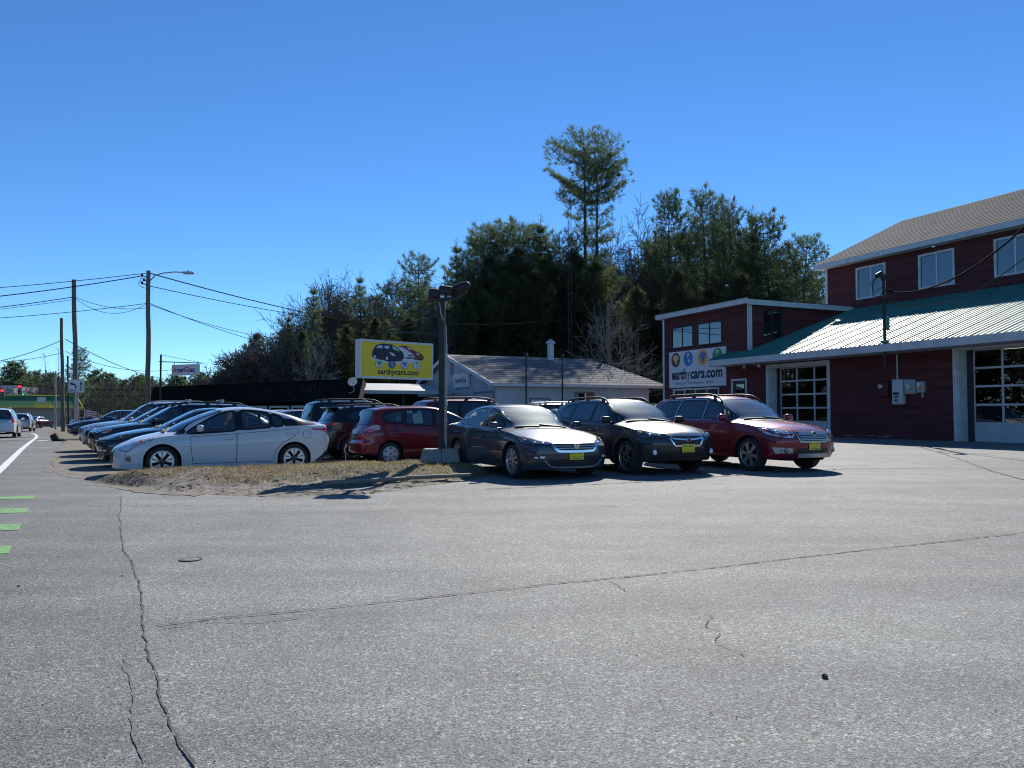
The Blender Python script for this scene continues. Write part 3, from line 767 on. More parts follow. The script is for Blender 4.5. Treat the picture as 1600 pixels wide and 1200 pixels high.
def wagon(pm, label, loc, head, group=None, plate='yellow', name='parked_wagon', railmat='black_plastic', face='slats', tall=0.0, **kw):
    T = tall
    c = Car({**dict(L=4.78, W=1.82, wb=2.74, fo=.93, R=.35, cowl=1.28, wst=2.05, bpil=2.42, gs=.46, sill=.27, rim='five', rimmat='alloy',
        nose=[(.25, .12), (.36, .05), (.5, .01), (.62, 0), (.78, .03), (.9, .09), (1.1, .16)],
        top=[(0, .80), (.06, .855), (.2, .905), (.6, .98), (1.0, 1.035), (1.28, 1.075), (1.6, 1.25+T*.4), (2.05, 1.50+T), (2.3, 1.575+T), (2.7, 1.605+T), (3.7, 1.595+T), (4.15, 1.565+T), (4.30, 1.52+T), (4.45, 1.30+T*.5), (4.58, 1.10), (4.70, 1.02), (4.78, .95)],
        belt=[(0, .77), (.2, .825), (.5, .89), (1.3, 1.0), (2.5, 1.035), (3.8, 1.07), (4.4, 1.06), (4.65, .98), (4.78, .9)]), **kw}, pm, label, 'car', loc, head, group, name)
    shield(c, 1.075, 1.50+T, .70, .56); rearglass(c, 1.13, 1.46+T, .64, .55)
    sidewins(c, [([(1.46, 1.08), (1.60, 1.17+T*.3), (1.95, 1.40+T*.8), (2.14, 1.455+T), (2.36, 1.475+T), (2.38, 1.085)], 'glass'), ([(2.48, 1.09), (2.46, 1.48+T), (2.9, 1.485+T), (3.28, 1.475+T), (3.36, 1.11)], 'privacy'), ([(3.46, 1.115), (3.38, 1.475+T), (3.85, 1.455+T), (4.06, 1.40+T), (4.14, 1.20), (4.05, 1.13)], 'privacy')], 'chrome' if face == 'slats' else None)
    c.doors(); c.wheels(); c.mirrors(1.60); c.hoodlines(); c.rails(2.0, 4.1, railmat, h=.07)
    if face == 'slats':
        c.lamp('headlight', [(.10, .46, .79), (.20, .58, .87), (.48, .76, .93), (.72, .86, .955), (.66, .88, .88), (.42, .84, .76), (.20, .66, .70), (.10, .5, .69)], 'lens', lip=.012, balls=[(.30, .74, .80, .045, 2), (.18, .58, .76, .036, 2), (.55, .85, .86, .035, 3)])
        mb = MB(); g = [(-.43, .80), (-.38, .825), (.38, .825), (.43, .80), (.36, .635), (-.36, .635)]
        c.patch(mb, g, c.pfront(), .004, 0, 5, soft=0); c.ring(mb, densify(g, .06), c.pfront(), -.006, .024, .014, 1, 1)
        c.strip(mb, [(-.39, .79), (.39, .79)], .055, c.pfront(), .010, 1, thick=.01)
        for z in (.735, .70, .665): c.strip(mb, [(-.40+(.8-z)*.3, z), (.40-(.8-z)*.3, z)], .016, c.pfront(), .008, 1, thick=.012)
        c.part('grille', mb, [M['black_plastic'], M['silver_trim'], M['chrome']])
        emblem_oval(c, .79)
        c.fpatch('lower_grille', [(-.42, .50), (.42, .50), (.42, .40), (-.42, .40)], 'black_plastic')
        mb = MB(); c.strip(mb, [(-.40, .355), (.40, .355)], .085, c.pfront(), .012, 0, thick=.02); c.part('skid_plate', mb, M['silver_trim'])
        for sg in (1, -1):
            mb = MB(); pr = c.pfront(); c.patch(mb, [(sg*.52, .50), (sg*.84, .52), (sg*.80, .385), (sg*.50, .395)], pr, .006, 0, 3, soft=1)
            h, nm = pr((sg*.64, .45)); mb.lathe([(.06, 0), (.055, .014), (.001, .02)], 14, 1, Matrix.Translation(h+Vector((.01, 0, 0))) @ Matrix.Rotation(math.pi/2, 4, 'Y'))
            c.part('fog_light', mb, [M['silver_trim'], M['darklens']])
    else:
        c.lamp('headlight', [(.12, .50, .80), (.24, .66, .88), (.50, .82, .92), (.60, .87, .88), (.46, .86, .78), (.14, .55, .74)], 'lens', balls=[(.25, .70, .80, .06, 2), (.48, .85, .84, .05, 3)])
        c.fpatch('grille', [(-.40, .80), (.40, .80), (.34, .62), (-.34, .62)], 'black_plastic', bars=[(.75, -.37, .37, .03), (.69, -.36, .36, .02)], lip=.02)
        c.fpatch('lower_grille', [(-.55, .50), (.55, .50), (.50, .36), (-.50, .36)], 'black_plastic')
        c.arches(.055)
    if face == 'tall_tail':
        c.lamp('tail_light', [(4.34, .74, 1.45+T), (4.42, .70, 1.40+T), (4.60, .76, 1.10), (4.74, .70, .98), (4.70, .80, .88), (4.45, .86, .98), (4.40, .82, 1.12)], 'redlens', off=.012)
    else:
        c.lamp('tail_light', [(4.35, .82, 1.12), (4.58, .76, 1.10), (4.70, .60, 1.02), (4.72, .60, .90), (4.56, .82, .86), (4.38, .87, .96)], 'redlens', balls=[(4.58, .76, .95, .045, 2)])
    if plate and plate not in ('green', 'g2', 'g3'): c.plate(.545, kind=plate)
    if plate in ('green', 'g2', 'g3'): c.plate(.90, True, plate)
    c.finish(); return c
def liftback(pm, label, loc, head, group=None, name='parked_hatchback'):
    c = Car(dict(L=4.54, W=1.76, wb=2.70, fo=.95, R=.318, cowl=1.02, wst=1.95, bpil=2.42, gs=.50, sill=.17, rim='prius', rimmat='alloy', inter='seat_tan', cf=.30, cr=.14, cw=.12,
        nose=[(.2, .03), (.35, 0), (.5, .01), (.62, .07), (.8, .16)], tail=[(.2, .18), (.35, .10), (.5, .04), (.7, .0), (.95, .02), (1.05, -.03), (1.3, .0)],
        top=[(0, .60), (.08, .665), (.25, .735), (.6, .845), (1.02, .955), (1.4, 1.15), (1.95, 1.37), (2.25, 1.45), (2.6, 1.475), (3.0, 1.445), (3.5, 1.335), (4.0, 1.20), (4.38, 1.085), (4.46, 1.055), (4.50, .95), (4.54, .80)],
        belt=[(0, .565), (.1, .62), (.3, .69), (.6, .765), (1.0, .845), (1.6, .885), (2.5, .94), (3.4, 1.005), (4.0, 1.045), (4.35, 1.045), (4.48, .95), (4.54, .74)]), pm, label, 'car', loc, head, group, name)
    shield(c, .965, 1.375, .68, .55)
    c.window('rear_window', [(-.58, 1.13), (.58, 1.13), (.52, 1.33), (-.52, 1.33)], c.pfront(True), 'privacy', 'B', ringw=.05)
    tip = [(1.42, .905), (1.62, 1.04), (2.0, 1.255), (2.18, 1.335), (2.38, 1.365), (2.40, .965)]
    sidewins(c, [(tip, 'glass'), ([(2.56, .985), (2.53, 1.37), (2.80, 1.365), (3.10, 1.31), (3.14, 1.035)], 'glass'), ([(3.20, 1.04), (3.17, 1.295), (3.32, 1.25), (3.40, 1.20), (3.39, 1.06)], 'glass')])
    for sg in (1, -1):   # black pillar panels
        pr = c.pside(sg)
        for lp_, o_, rg_, sf_ in (([(3.44, 1.035), (3.43, 1.215), (3.62, 1.19), (3.90, 1.135), (4.22, 1.075), (4.02, 1.058)], .004, 5, 1), ([(1.16, .872), (1.24, .93), (1.40, .99), (1.38, .895)], .004, 3, 1), ([(2.42, .955), (2.40, 1.38), (2.54, 1.38), (2.56, .965)], .0015, 4, 0)):
            mb = MB(); c.patch(mb, lp_, pr, o_, 0, rg_, soft=sf_); c.part('pillar_trim', mb, M['frit'])
    c.doors(s0=1.52); c.wheels(); c.mirrors(1.66, z=.98); c.hoodlines()
    c.lamp('headlight', [(.10, .56, .665), (.30, .68, .735), (.60, .82, .80), (.80, .86, .80), (.55, .85, .71), (.36, .84, .64), (.26, .82, .56), (.14, .66, .60)], 'lens', lip=.012, balls=[(.22, .72, .65, .045, 2), (.55, .84, .75, .035, 3)])
    c.fpatch('grille', [(-.40, .52), (.40, .52), (.44, .30), (-.44, .30)], 'black_plastic', bars=[(.46, -.4, .4, .012), (.38, -.4, .4, .012)], lipmat='gap')
    for sg in (1, -1):
        mb = MB(); c.patch(mb, [(.24, .80, .50), (.34, .85, .46), (.36, .86, .33), (.24, .80, .35)], c.pnear(sg), .006, 0, 3, soft=1); c.part('fog_light', mb, M['darklens'])
        mb = MB(); c.strip(mb, [(1.33, .72), (1.50, .735)], .018, c.pside(sg), .004, 0, thick=.004); c.part('badge', mb, M['chrome'])
    c.lamp('tail_light', [(4.02, .82, .985), (4.40, .74, .98), (4.50, .55, .96), (4.50, .60, .82), (4.44, .70, .84), (4.32, .78, .925), (4.06, .83, .955)], 'redlens', off=.01)
    for sg in (1, -1): mb = MB(); c.patch(mb, [(4.50, .55, .40), (4.42, .78, .46), (4.10, .84, .24), (4.30, .78, .24), (4.45, .5, .28)], c.pnear(sg), .006, 0, 4, soft=1); c.part('rear_diffuser', mb, M['black_plastic'])
    c.finish(); return c
def mini(pm, label, loc, head, group=None, name='parked_hatchback'):
    c = Car(dict(L=4.10, W=1.695, wb=2.50, fo=.83, R=.295, cowl=.78, wst=1.72, bpil=2.12, gs=.40, sill=.19, rim='steel', rimmat='hubcap', cf=.28, cr=.14,
        tail=[(.2, .02), (.35, 0), (.55, 0), (.65, .05), (.8, .06), (1.0, .08), (1.4, .10)],
        top=[(0, .70), (.06, .76), (.2, .83), (.5, .93), (.78, 1.01), (1.2, 1.22), (1.72, 1.43), (2.0, 1.50), (2.4, 1.525), (3.2, 1.505), (3.62, 1.45), (3.72, 1.41), (3.85, 1.20), (3.97, 1.0), (4.05, .90), (4.10, .75)],
        belt=[(0, .67), (.2, .76), (.5, .86), (.9, .935), (2.0, .97), (3.2, 1.02), (3.7, 1.04), (3.95, .97), (4.05, .86), (4.10, .7)]), pm, label, 'car', loc, head, group, name)
    shield(c, 1.01, 1.43, .66, .55); rearglass(c, 1.05, 1.40, .56, .52, 'privacy')
    sidewins(c, [([(.98, .985), (1.12, 1.07), (1.22, 1.12), (1.24, .99)], 'glass'), ([(1.31, .99), (1.30, 1.16), (1.60, 1.31), (1.80, 1.37), (2.06, 1.40), (2.08, 1.0)], 'glass'), ([(2.18, 1.005), (2.16, 1.405), (2.6, 1.405), (2.86, 1.395), (2.92, 1.05)], 'glass'), ([(3.02, 1.09), (2.98, 1.37), (3.2, 1.36), (3.44, 1.30), (3.50, 1.20), (3.40, 1.11)], 'glass')])
    c.doors(s0=1.30); c.wheels(); c.mirrors(1.36); c.hoodlines()
    c.lamp('headlight', [(.12, .52, .74), (.3, .66, .85), (.7, .78, .93), (.55, .83, .82), (.2, .7, .68)], 'lens')
    c.lamp('tail_light', [(3.62, .80, 1.03), (3.84, .76, 1.05), (3.98, .64, .98), (4.03, .60, .88), (3.86, .79, .86), (3.60, .84, .93)], 'tail_clear', off=.010, lip=.008)
    c.lamp('tail_light', [(3.70, .82, .93), (3.88, .76, .93), (3.98, .66, .92), (4.02, .62, .88), (3.88, .78, .865)], 'redlens', off=.016)
    c.lamp('rear_reflector', [(4.02, .66, .84), (4.05, .54, .84), (4.06, .54, .52), (4.02, .68, .52)], 'redlens', off=.01)
    c.plate(.72, True, 'g2')
    c.finish(); return c
# ------------------------------------------------------------------ buildings
M['red_siding'] = mat('red_clapboard', (0.105, 0.028, 0.029), rough=0.8, var=.30, vscale=1.0, spec=.3, bump=.12, bscale=60, stretch=(.4, .4, 6))
M['white_trim'] = mat('white_painted_trim', (0.54, 0.55, 0.56), rough=0.6, var=.14, vscale=3, bump=.08)
M['grey_trim'] = mat('grey_white_fascia', (0.50, 0.51, 0.52), rough=0.6, var=.10, vscale=2)
M['green_metal'] = mat('green_ribbed_metal', (0.050, 0.20, 0.155), rough=0.56, metal=0.0, var=.15, vscale=1.0, spec=.6)
M['shingle'] = mat('brown_grey_shingles', (0.082, 0.081, 0.081), rough=0.95, spec=.1, var=.32, vscale=2.2, bump=.5, bscale=30, stretch=(.5, 1, 1))
M['pane'] = glassmat('window_pane', (0.30, 0.33, 0.35), refl=0.14)
M['pane_dark'] = glassmat('garage_pane', (0.42, 0.45, 0.45), refl=0.06)
M['blind'] = mat('pale_blue_blind', (0.085, 0.135, 0.205), rough=.8, var=.06, vscale=2)
M['sash'] = mat('white_sash', (0.68, 0.69, 0.70), rough=.5)
M['dark_frame'] = mat('dark_window_frame', (0.03, 0.03, 0.035), rough=.5)
M['alu'] = mat('garage_rail_aluminium', (0.50, 0.52, 0.53), rough=.45, metal=.3, var=.08, vscale=4)
M['metal_grey'] = mat('galvanised', (0.38, 0.39, 0.40), rough=.5, metal=.6, var=.12, vscale=8)
M['inside'] = mat('dim_interior', (0.022, 0.022, 0.022), rough=.9, var=.3, vscale=.8)
M['concrete'] = mat('concrete', (0.27, 0.265, 0.25), rough=.9, var=.22, vscale=3, bump=.35, bscale=30)
M['black_metal'] = mat('black_metal', (0.012, 0.012, 0.013), rough=.6)
M['dark_post'] = mat('dark_painted_post', (0.028, 0.03, 0.031), rough=.7, var=.3, vscale=6, bump=.2, bscale=30)
M['wood_pole'] = mat('weathered_pole', (0.15, 0.125, 0.105), rough=.95, var=.28, vscale=4, bump=.6, bscale=20, stretch=(6, 6, .4))
M['wire'] = mat('cable_black', (0.010, 0.010, 0.012), rough=1.0, spec=.05)
def siding(mb, ax, x0, x1, z0, z1, holes=(), pitch=.115, depth=.020, mi=0):
    """lap boards on the plane whose points are ax(x, out, z); holes = (x0,x1,z0,z1)"""
    n = max(1, round((z1-z0)/pitch)); h = (z1-z0)/n
    for k in range(n):
        a = z0+k*h; b = a+h; m = (a+b)/2; seg = [(x0, x1)]
        for hx0, hx1, hz0, hz1 in holes:
            if hz0 < m < hz1:
                ns = []
                for p, q in seg:
                    if hx1 <= p or hx0 >= q: ns.append((p, q)); continue
                    if hx0 > p: ns.append((p, hx0))
                    if hx1 < q: ns.append((hx1, q))
                seg = ns
        for p, q in seg:
            mb.add([ax(p, depth, a), ax(q, depth, a), ax(q, .001, b), ax(p, .001, b)], [(0, 1, 2, 3)], mi)
            mb.add([ax(p, .0, a), ax(q, .0, a), ax(q, depth, a), ax(p, depth, a)], [(0, 1, 2, 3)], mi)
def axf(x, o, z): return (x, -o, z)          # wall facing local -y
def bbox(mb, x0, x1, y0, y1, z0, z1, mi=0): mb.box(((x0+x1)/2, (y0+y1)/2, (z0+z1)/2), (x1-x0, y1-y0, z1-z0), mi)
def window(parent, x0, x1, z0, z1, y=0.0, fw=.09, fm='white_trim', nx=2, nz=1, glass='pane', back='blind', sash='sash', depth=.10, proud=.03, swap=None, mull=.05):
    """window in a wall facing local -y; swap maps points for other walls"""
    def T(mb):
        if swap: mb.v = [swap(v) for v in mb.v]
        return mb
    mb = MB()
    bbox(mb, x0-fw, x0, y-proud, y+depth, z0-fw, z1+fw); bbox(mb, x1, x1+fw, y-proud, y+depth, z0-fw, z1+fw)
    bbox(mb, x0, x1, y-proud, y+depth, z0-fw, z0); bbox(mb, x0, x1, y-proud, y+depth, z1, z1+fw)
    f = T(mb).build('window', M[fm], parent)
    mb = MB(); dx = (x1-x0)/nx; dz = (z1-z0)/nz
    for k in range(1, nx): mb = MB(); bbox(mb, x0+k*dx-mull/2, x0+k*dx+mull/2, y+.012, y+.06, z0, z1); T(mb).build('sash', M[sash], f)
    for i in range(nx):
        for j in range(nz):
            mb = MB(); a, b, c_, d = x0+i*dx+(mull/2 if i else 0), x0+(i+1)*dx-(mull/2 if i < nx-1 else 0), z0+j*dz+(mull/2 if j else 0), z0+(j+1)*dz-(mull/2 if j < nz-1 else 0)
            mb.quad((a, y+.035, c_), (b, y+.035, c_), (b, y+.035, d), (a, y+.035, d)); T(mb).build('pane', M[glass], f)
    if back:
        mb = MB(); mb.quad((x0, y+depth, z0), (x1, y+depth, z0), (x1, y+depth, z1), (x0, y+depth, z1)); T(mb).build('blind', M[back], f)
    return f
def garage_door(parent, x0, x1, z0, z1, y, ncol=3, nglass=4, trim=.12, solid=1):
    mb = MB(); rows = nglass+solid; dz = (z1-z0)/rows; dx = (x1-x0)/ncol; w = .075
    for k in range(rows+1): 
        z = z0+k*dz; bbox(mb, x0, x1, y-.02, y+.03, max(z0, z-w/2), min(z1, z+w/2))
    for k in range(ncol+1):
        x = x0+k*dx; bbox(mb, max(x0, x-w/2), min(x1, x+w/2), y-.018, y+.028, z0+w/2, z1-w/2)
    g = mb.build('garage_door', M['alu'], parent)
    for j in range(rows):
        for i in range(ncol):
            a, b, c_, d = x0+i*dx+w/2, x0+(i+1)*dx-w/2, z0+j*dz+w/2, z0+(j+1)*dz-w/2
            mb = MB(); mb.quad((a, y+.004, c_), (b, y+.004, c_), (b, y+.004, d), (a, y+.004, d))
            if j < solid: mb.build('panel', M['grey_trim'], g)
            else: mb.build('pane', M['pane_dark'], g)
    return g
BROT = math.radians(-66)
def red_building():
    R = thing('red_building', 'dark red clapboard garage with green metal lower roof and a sign on its left wing', 'building', (13.75, 33, 0), BROT)
    z0 = .28; E = 13.0            # right end beyond the frame
    g1 = (-3.45, -.32, 3.42); g2 = (6.12, 9.25, 3.58)
    # front wall of the garage
    mb = MB()
    holes = [(-3.95, -.08, 0, 3.62), (5.62, 9.6, 0, 3.76), (-6.40, -5.36, 0, 2.98)]
    siding(mb, axf, -12.28, E, z0, 4.35, holes + [(-12.28, -5.1, 3.3, 9), (-11.4, -7.4, 1.0, 2.66)])
    siding(mb, axf, -12.28, -5.1, 3.3, 6.72, [(-11.55, -9.55, 4.93, 6.12), (-9.25, -7.15, 4.93, 6.12)])
    mb.build('front_siding', M['red_siding'], R, kind='stuff')
    # side of the left wing (faces right, above the green roof)
    def axr(x, o, z): return (-5.1+o, x, z)
    mb = MB(); siding(mb, axr, 0, 9.5, 3.6, 6.72, [(.85, 2.1, 5.05, 6.45)]); mb.build('wing_side_siding', M['red_siding'], R, kind='stuff')
    def axl(x, o, z): return (-12.28-o, x, z)
    mb = MB(); siding(mb, axl, 0, 9.5, z0, 6.72, pitch=.23); mb.build('wing_end_siding', M['red_siding'], R, kind='stuff')
    mb = MB()   # back walls and floor that close the shell
    bbox(mb, -12.27, E, 9.5, 9.6, z0, 6.7); bbox(mb, -12.2, E, 9.3, 9.48, z0-.3, z0)
    mb.build('back_wall', M['inside'], R)
    # wing roof
    mb = MB(); zr = 6.78
    bbox(mb, -12.62, -4.84, -.34, -.28, zr-.10, zr+.16); bbox(mb, -12.62, -12.56, -.28, 9.7, zr-.10, zr+.12); bbox(mb, -4.90, -4.84, -.28, 9.7, zr-.16, zr+.10)
    mb.build('wing_fascia', M['white_trim'], R)
    mb = MB(); n = 60
    for k in range(n+1):
        x = lerp(-12.66, -4.80, k/n); z = zr+.17+(.02 if k % 2 else 0)
        if k: mb.quad((px_, -.40, pz_), (x, -.40, z), (x, 9.8, z-.1), (px_, 9.8, pz_-.1))
        px_, pz_ = x, z
    mb.quad((-12.6, -.3, zr-.1), (-12.6, 9.7, zr-.1), (-4.86, 9.7, zr-.1), (-4.86, -.3, zr-.1))
    mb.build('wing_roof', M['metal_grey'], R)
    mb = MB(); bbox(mb, -5.20, -5.06, -.045, .0, 4.0, 6.68); bbox(mb, -5.10, -5.055, -.045, .14, 4.0, 6.68); mb.build('corner_board', M['white_trim'], R)
    mb = MB(); bbox(mb, -12.32, -12.18, -.045, .05, z0, 6.68); mb.build('corner_board', M['white_trim'], R)
    window(R, -11.5, -9.6, 4.98, 6.07, fm='dark_frame', sash='dark_frame', fw=.05, glass='pane')
    window(R, -9.2, -7.2, 4.98, 6.07, fm='dark_frame', sash='dark_frame', fw=.05, glass='pane')
    window(R, -11.3, -7.5, 1.1, 2.56, nx=4, back='inside')
    window(R, .9, 2.05, 5.1, 6.4, fm='dark_frame', sash='dark_frame', fw=.05, back='inside', swap=lambda v: (-5.1-v[1], v[0], v[2]))
    # entry door
    mb = MB(); bbox(mb, -6.46, -6.36, -.03, .1, z0, 3.02); bbox(mb, -5.40, -5.30, -.03, .1, z0, 3.02); bbox(mb, -6.36, -5.40, -.03, .1, 2.92, 3.02)
    mb.build('door_casing', M['white_trim'], R)
    mb = MB(); bbox(mb, -6.36, -6.2, .03, .08, z0, 2.92); bbox(mb, -5.56, -5.40, .03, .08, z0, 2.92); bbox(mb, -6.2, -5.56, .03, .08, 2.74, 2.92); bbox(mb, -6.2, -5.56, .03, .08, z0, .6)
    d = mb.build('door', M['dark_frame'], R)
    mb = MB(); mb.quad((-6.2, .05, .6), (-5.56, .05, .6), (-5.56, .05, 2.74), (-6.2, .05, 2.74)); mb.build('pane', M['pane'], d)
    mb = MB(); mb.quad((-6.3, .3, z0), (-5.4, .3, z0), (-5.4, .3, 2.9), (-6.3, .3, 2.9)); mb.build('door_blind', M['blind'], R)
    # garage doors with wide white reveals
    for gx0, gx1, gt in (g1, g2):
        mb = MB(); t0, t1, tt = gx0-.50, gx1+.24, gt+.18
        bbox(mb, t0, t0+.16, -.04, .02, z0-.02, tt); bbox(mb, t1-.16, t1, -.04, .02, z0-.02, tt); bbox(mb, t0+.16, t1-.16, -.04, .02, gt+.03, tt)
        bbox(mb, t0+.16, t0+.20, .02, .50, z0-.02, gt+.03); bbox(mb, t1-.20, t1-.16, .02, .50, z0-.02, gt+.03); bbox(mb, t0+.20, t1-.20, .02, .50, gt+.0, gt+.03)
        mb.build('garage_casing', M['white_trim'], R)
        for ja, jb in ((t0+.20, gx0), (gx1, t1-.20)):
            if jb-ja > .01: mb = MB(); bbox(mb, ja, jb, .44, .50, z0, gt); mb.build('garage_jamb', M['dark_frame'], R)
        garage_door(R, gx0, gx1, z0+.02, gt, .40)
    # dim workshop behind the glass
    mb = MB(); x0, x1, y0, y1, h = -4.6, E-.2, .56, 9.2, 4.2
    mb.quad((x0, y0, z0), (x1, y0, z0), (x1, y1, z0), (x0, y1, z0)); mb.quad((x0, y1, z0), (x1, y1, z0), (x1, y1, h), (x0, y1, h))
    mb.quad((x0, y0, h), (x1, y0, h), (x1, y1, h), (x0, y1, h)); mb.quad((x0, y0, z0), (x0, y1, z0), (x0, y1, h), (x0, y0, h)); mb.quad((x1, y0, z0), (x1, y1, z0), (x1, y1, h), (x1, y0, h))
    mb.build('workshop_interior', M['inside'], R)
    lampm = mat('fluorescent_tube', (1, .95, .82), emit=1.3)
    for k, x in enumerate((-2.6, -1.2, 6.6, 8.2)):
        mb = MB(); mb.box((x, 2.2, 3.72), (1.2, .16, .07)); mb.build('fluorescent_light', lampm, R)
    # low green roof
    ye, ze = -1.35, 3.93; yw = 6.75; sl = .351; x0, x1 = -6.55, E
    def zr_(y): return ze+(y-ye)*sl
    mb = MB(); 
    mb.quad((-5.09, ye, zr_(ye)), (x1, ye, zr_(ye)), (x1, yw, zr_(yw)), (-5.09, yw, zr_(yw))); mb.quad((x0, ye, zr_(ye)), (-5.09, ye, zr_(ye)), (-5.09, -.015, zr_(-.015)), (x0, -.015, zr_(-.015)))
    n = int((x1-x0)/.23)
    for k in range(n+1):
        x = x0+k*.23; yb = yw if x > -5.05 else -.02; w = .022; hh = .022 if k % 4 else .034; w = w if k % 4 else .034
        a = (x-w, ye-.01, zr_(ye)+.002); b = (x+w, ye-.01, zr_(ye)+.002)
        mb.add([a, (x-w*.5, ye-.01, zr_(ye)+hh), (x+w*.5, ye-.01, zr_(ye)+hh), b, (x-w, yb, zr_(yb)+.002), (x-w*.5, yb, zr_(yb)+hh), (x+w*.5, yb, zr_(yb)+hh), (x+w, yb, zr_(yb)+.002)],
               [(0, 1, 5, 4), (1, 2, 6, 5), (2, 3, 7, 6), (0, 3, 2, 1)])
    mb.build('green_metal_roof', M['green_metal'], R)
    mb = MB(); bbox(mb, x0-.03, x1, ye-.03, ye+.01, ze-.29, ze-.005); bbox(mb, x0-.03, x0, ye+.01, -.02, ze-.29, ze-.03)
    mb.quad((x0, ye, ze-.28), (x1, ye, ze-.28), (x1, 0, ze-.28), (x0, 0, ze-.28)); mb.build('eave_fascia', M['grey_trim'], R)
    # upper storey
    xl = -6.0; yu = 6.75; zu0 = 6.7; zt = 9.12
    wins = []
    def upx(px):  # photo column -> local x on the upper wall
        u = (px-800)/1200; c_, s_ = math.cos(BROT), math.sin(BROT)
        # 13.75 + c*x - s*yu = u*(33 + s*x + c*yu)
        return (u*(33+c_*yu)-13.75+s_*yu)/(c_-u*s_)
    for a, b in ((1343, 1385), (1442, 1493), (1562, 1622), (1700, 1775)): wins.append((upx(a), upx(b)))
    xl = upx(1294)
    mb = MB(); siding(mb, lambda x, o, z: (x, yu-o, z), xl, E, zu0, zt, [(a-.08, b+.08, 7.22, 8.86) for a, b in wins]); mb.build('upper_siding', M['red_siding'], R, kind='stuff')
    for a, b in wins: window(R, a, b, 7.30, 8.78, y=yu, fw=.10)
    mb = MB(); siding(mb, lambda x, o, z: (xl-o, yu+x, z), 0, 13, 6.0, zt, pitch=.23)
    mb.add([(xl, yu, zt), (xl, yu+13, zt), (xl, yu+6.5, zt+2.9)], [(0, 1, 2)]); mb.build('gable_siding', M['red_siding'], R, kind='stuff')
    mb = MB(); bbox(mb, xl-.05, xl+.10, yu-.045, yu, zu0, zt); bbox(mb, xl-.045, xl, yu, yu+.14, zu0, zt); mb.build('upper_corner_board', M['white_trim'], R)
    # shingled roof
    ov = .5; m = .459; ze2 = 9.40; x0 = xl-.45; yr = yu+6.5
    def rz(y): return ze2+(y-(yu-ov))*m
    mb = MB(); rows = 22
    for k in range(rows):
        a = lerp(yu-ov, yr, k/rows); b = lerp(yu-ov, yr, (k+1)/rows)
        mb.quad((x0, a, rz(a)+.018), (E, a, rz(a)+.018), (E, b+.05, rz(b+.05)+.002), (x0, b+.05, rz(b+.05)+.002)); mb.quad((x0, a, rz(a)), (E, a, rz(a)), (E, a, rz(a)+.018), (x0, a, rz(a)+.018))
    mb.quad((E, yr, rz(yr)), (x0, yr, rz(yr)), (x0, yr+7, rz(yr)-3.2), (E, yr+7, rz(yr)-3.2))
    mb.build('shingle_roof', M['shingle'], R)
    mb = MB(); bbox(mb, x0, E, yu-ov-.03, yu-ov+.01, ze2-.26, ze2-.0); mb.quad((x0, yu-ov, ze2-.25), (E, yu-ov, ze2-.25), (E, yu, ze2-.25), (x0, yu, ze2-.25))
    for a, b in ((yu-ov, yr),):
        mb.add([(x0-.03, a, rz(a)-.25), (x0-.03, b, rz(b)-.25), (x0-.03, b, rz(b)), (x0-.03, a, rz(a)), (x0, a, rz(a)-.25), (x0, b, rz(b)-.25), (x0, b, rz(b)), (x0, a, rz(a))], [(0, 1, 2, 3), (7, 6, 5, 4), (0, 4, 5, 1), (3, 2, 6, 7), (0, 3, 7, 4)])
    mb.build('roof_fascia', M['white_trim'], R)
    mb = MB(); bbox(mb, xl-.9, xl-.02, yu+2.2, yu+6, 5.8, 7.9); mb.build('rear_bump_out', M['red_siding'], R)
    mb = MB(); bbox(mb, xl-.96, xl-.84, yu+2.14, yu+2.2, 5.8, 7.9); mb.add([(xl-1.2, yu+2.0, 7.72), (xl-1.2, yu+2.0, 7.92), (xl, yu+2.0, 8.32), (xl, yu+2.0, 8.12), (xl-1.2, yu+2.2, 7.72), (xl-1.2, yu+2.2, 7.92), (xl, yu+2.2, 8.32), (xl, yu+2.2, 8.12)], [(0, 1, 2, 3), (7, 6, 5, 4), (1, 5, 6, 2), (0, 4, 5, 1)])
    mb.build('bump_out_trim', M['white_trim'], R)
    # soffit lamps over the entry
    for x in (-4.9, -3.9):
        mb = MB(); mb.lathe([(.05, 0), (.07, -.06), (.09, -.16), (.001, -.17)], 12, 0, Matrix.Translation((x, -.5, ze-.29))); mb.build('soffit_lamp', M['grey_trim'], R, 40)
    # crumbled foundation chips
    mb = MB(); random.seed(4)
    for k in range(9): mb.cbox((random.uniform(.3, 3.0), -.02, z0+.10+random.uniform(-.02, .03)), (random.uniform(.15, .5), .03, .025), .008)
    mb.build('exposed_foundation', M['concrete'], R, kind='stuff')
    # service mast and electrical boxes (fixed to the wall)
    def wx(px): 
        u = (px-800)/1200; c_, s_ = math.cos(BROT), math.sin(BROT); return (u*33-13.75)/(c_-u*s_)
    def wz(x, py): 
        c_, s_ = math.cos(BROT), math.sin(BROT); Y = 33+s_*x; return CAM_H+(644-py)/1200*Y
    Mx = Matrix.Translation((13.75, 33, 0)) @ Matrix.Rotation(BROT, 4, 'Z')
    def fixed(name, label, cat, x): return thing(name, label, cat, Mx @ Vector((x, -.02, 1.5)), BROT)
    def boxd(t, nm, px0, px1, py0, py1, d, m_, r=.02, zz=1.5):
        a, b = wx(px0), wx(px1); x = (a+b)/2; zt_, zb_ = wz(x, py0), wz(x, py1); mb = MB(); mb.cbox((x-t['x0'], -d/2, (zt_+zb_)/2-1.5), (b-a, d, zt_-zb_), r); return mb.build(nm, m_, t, 40)
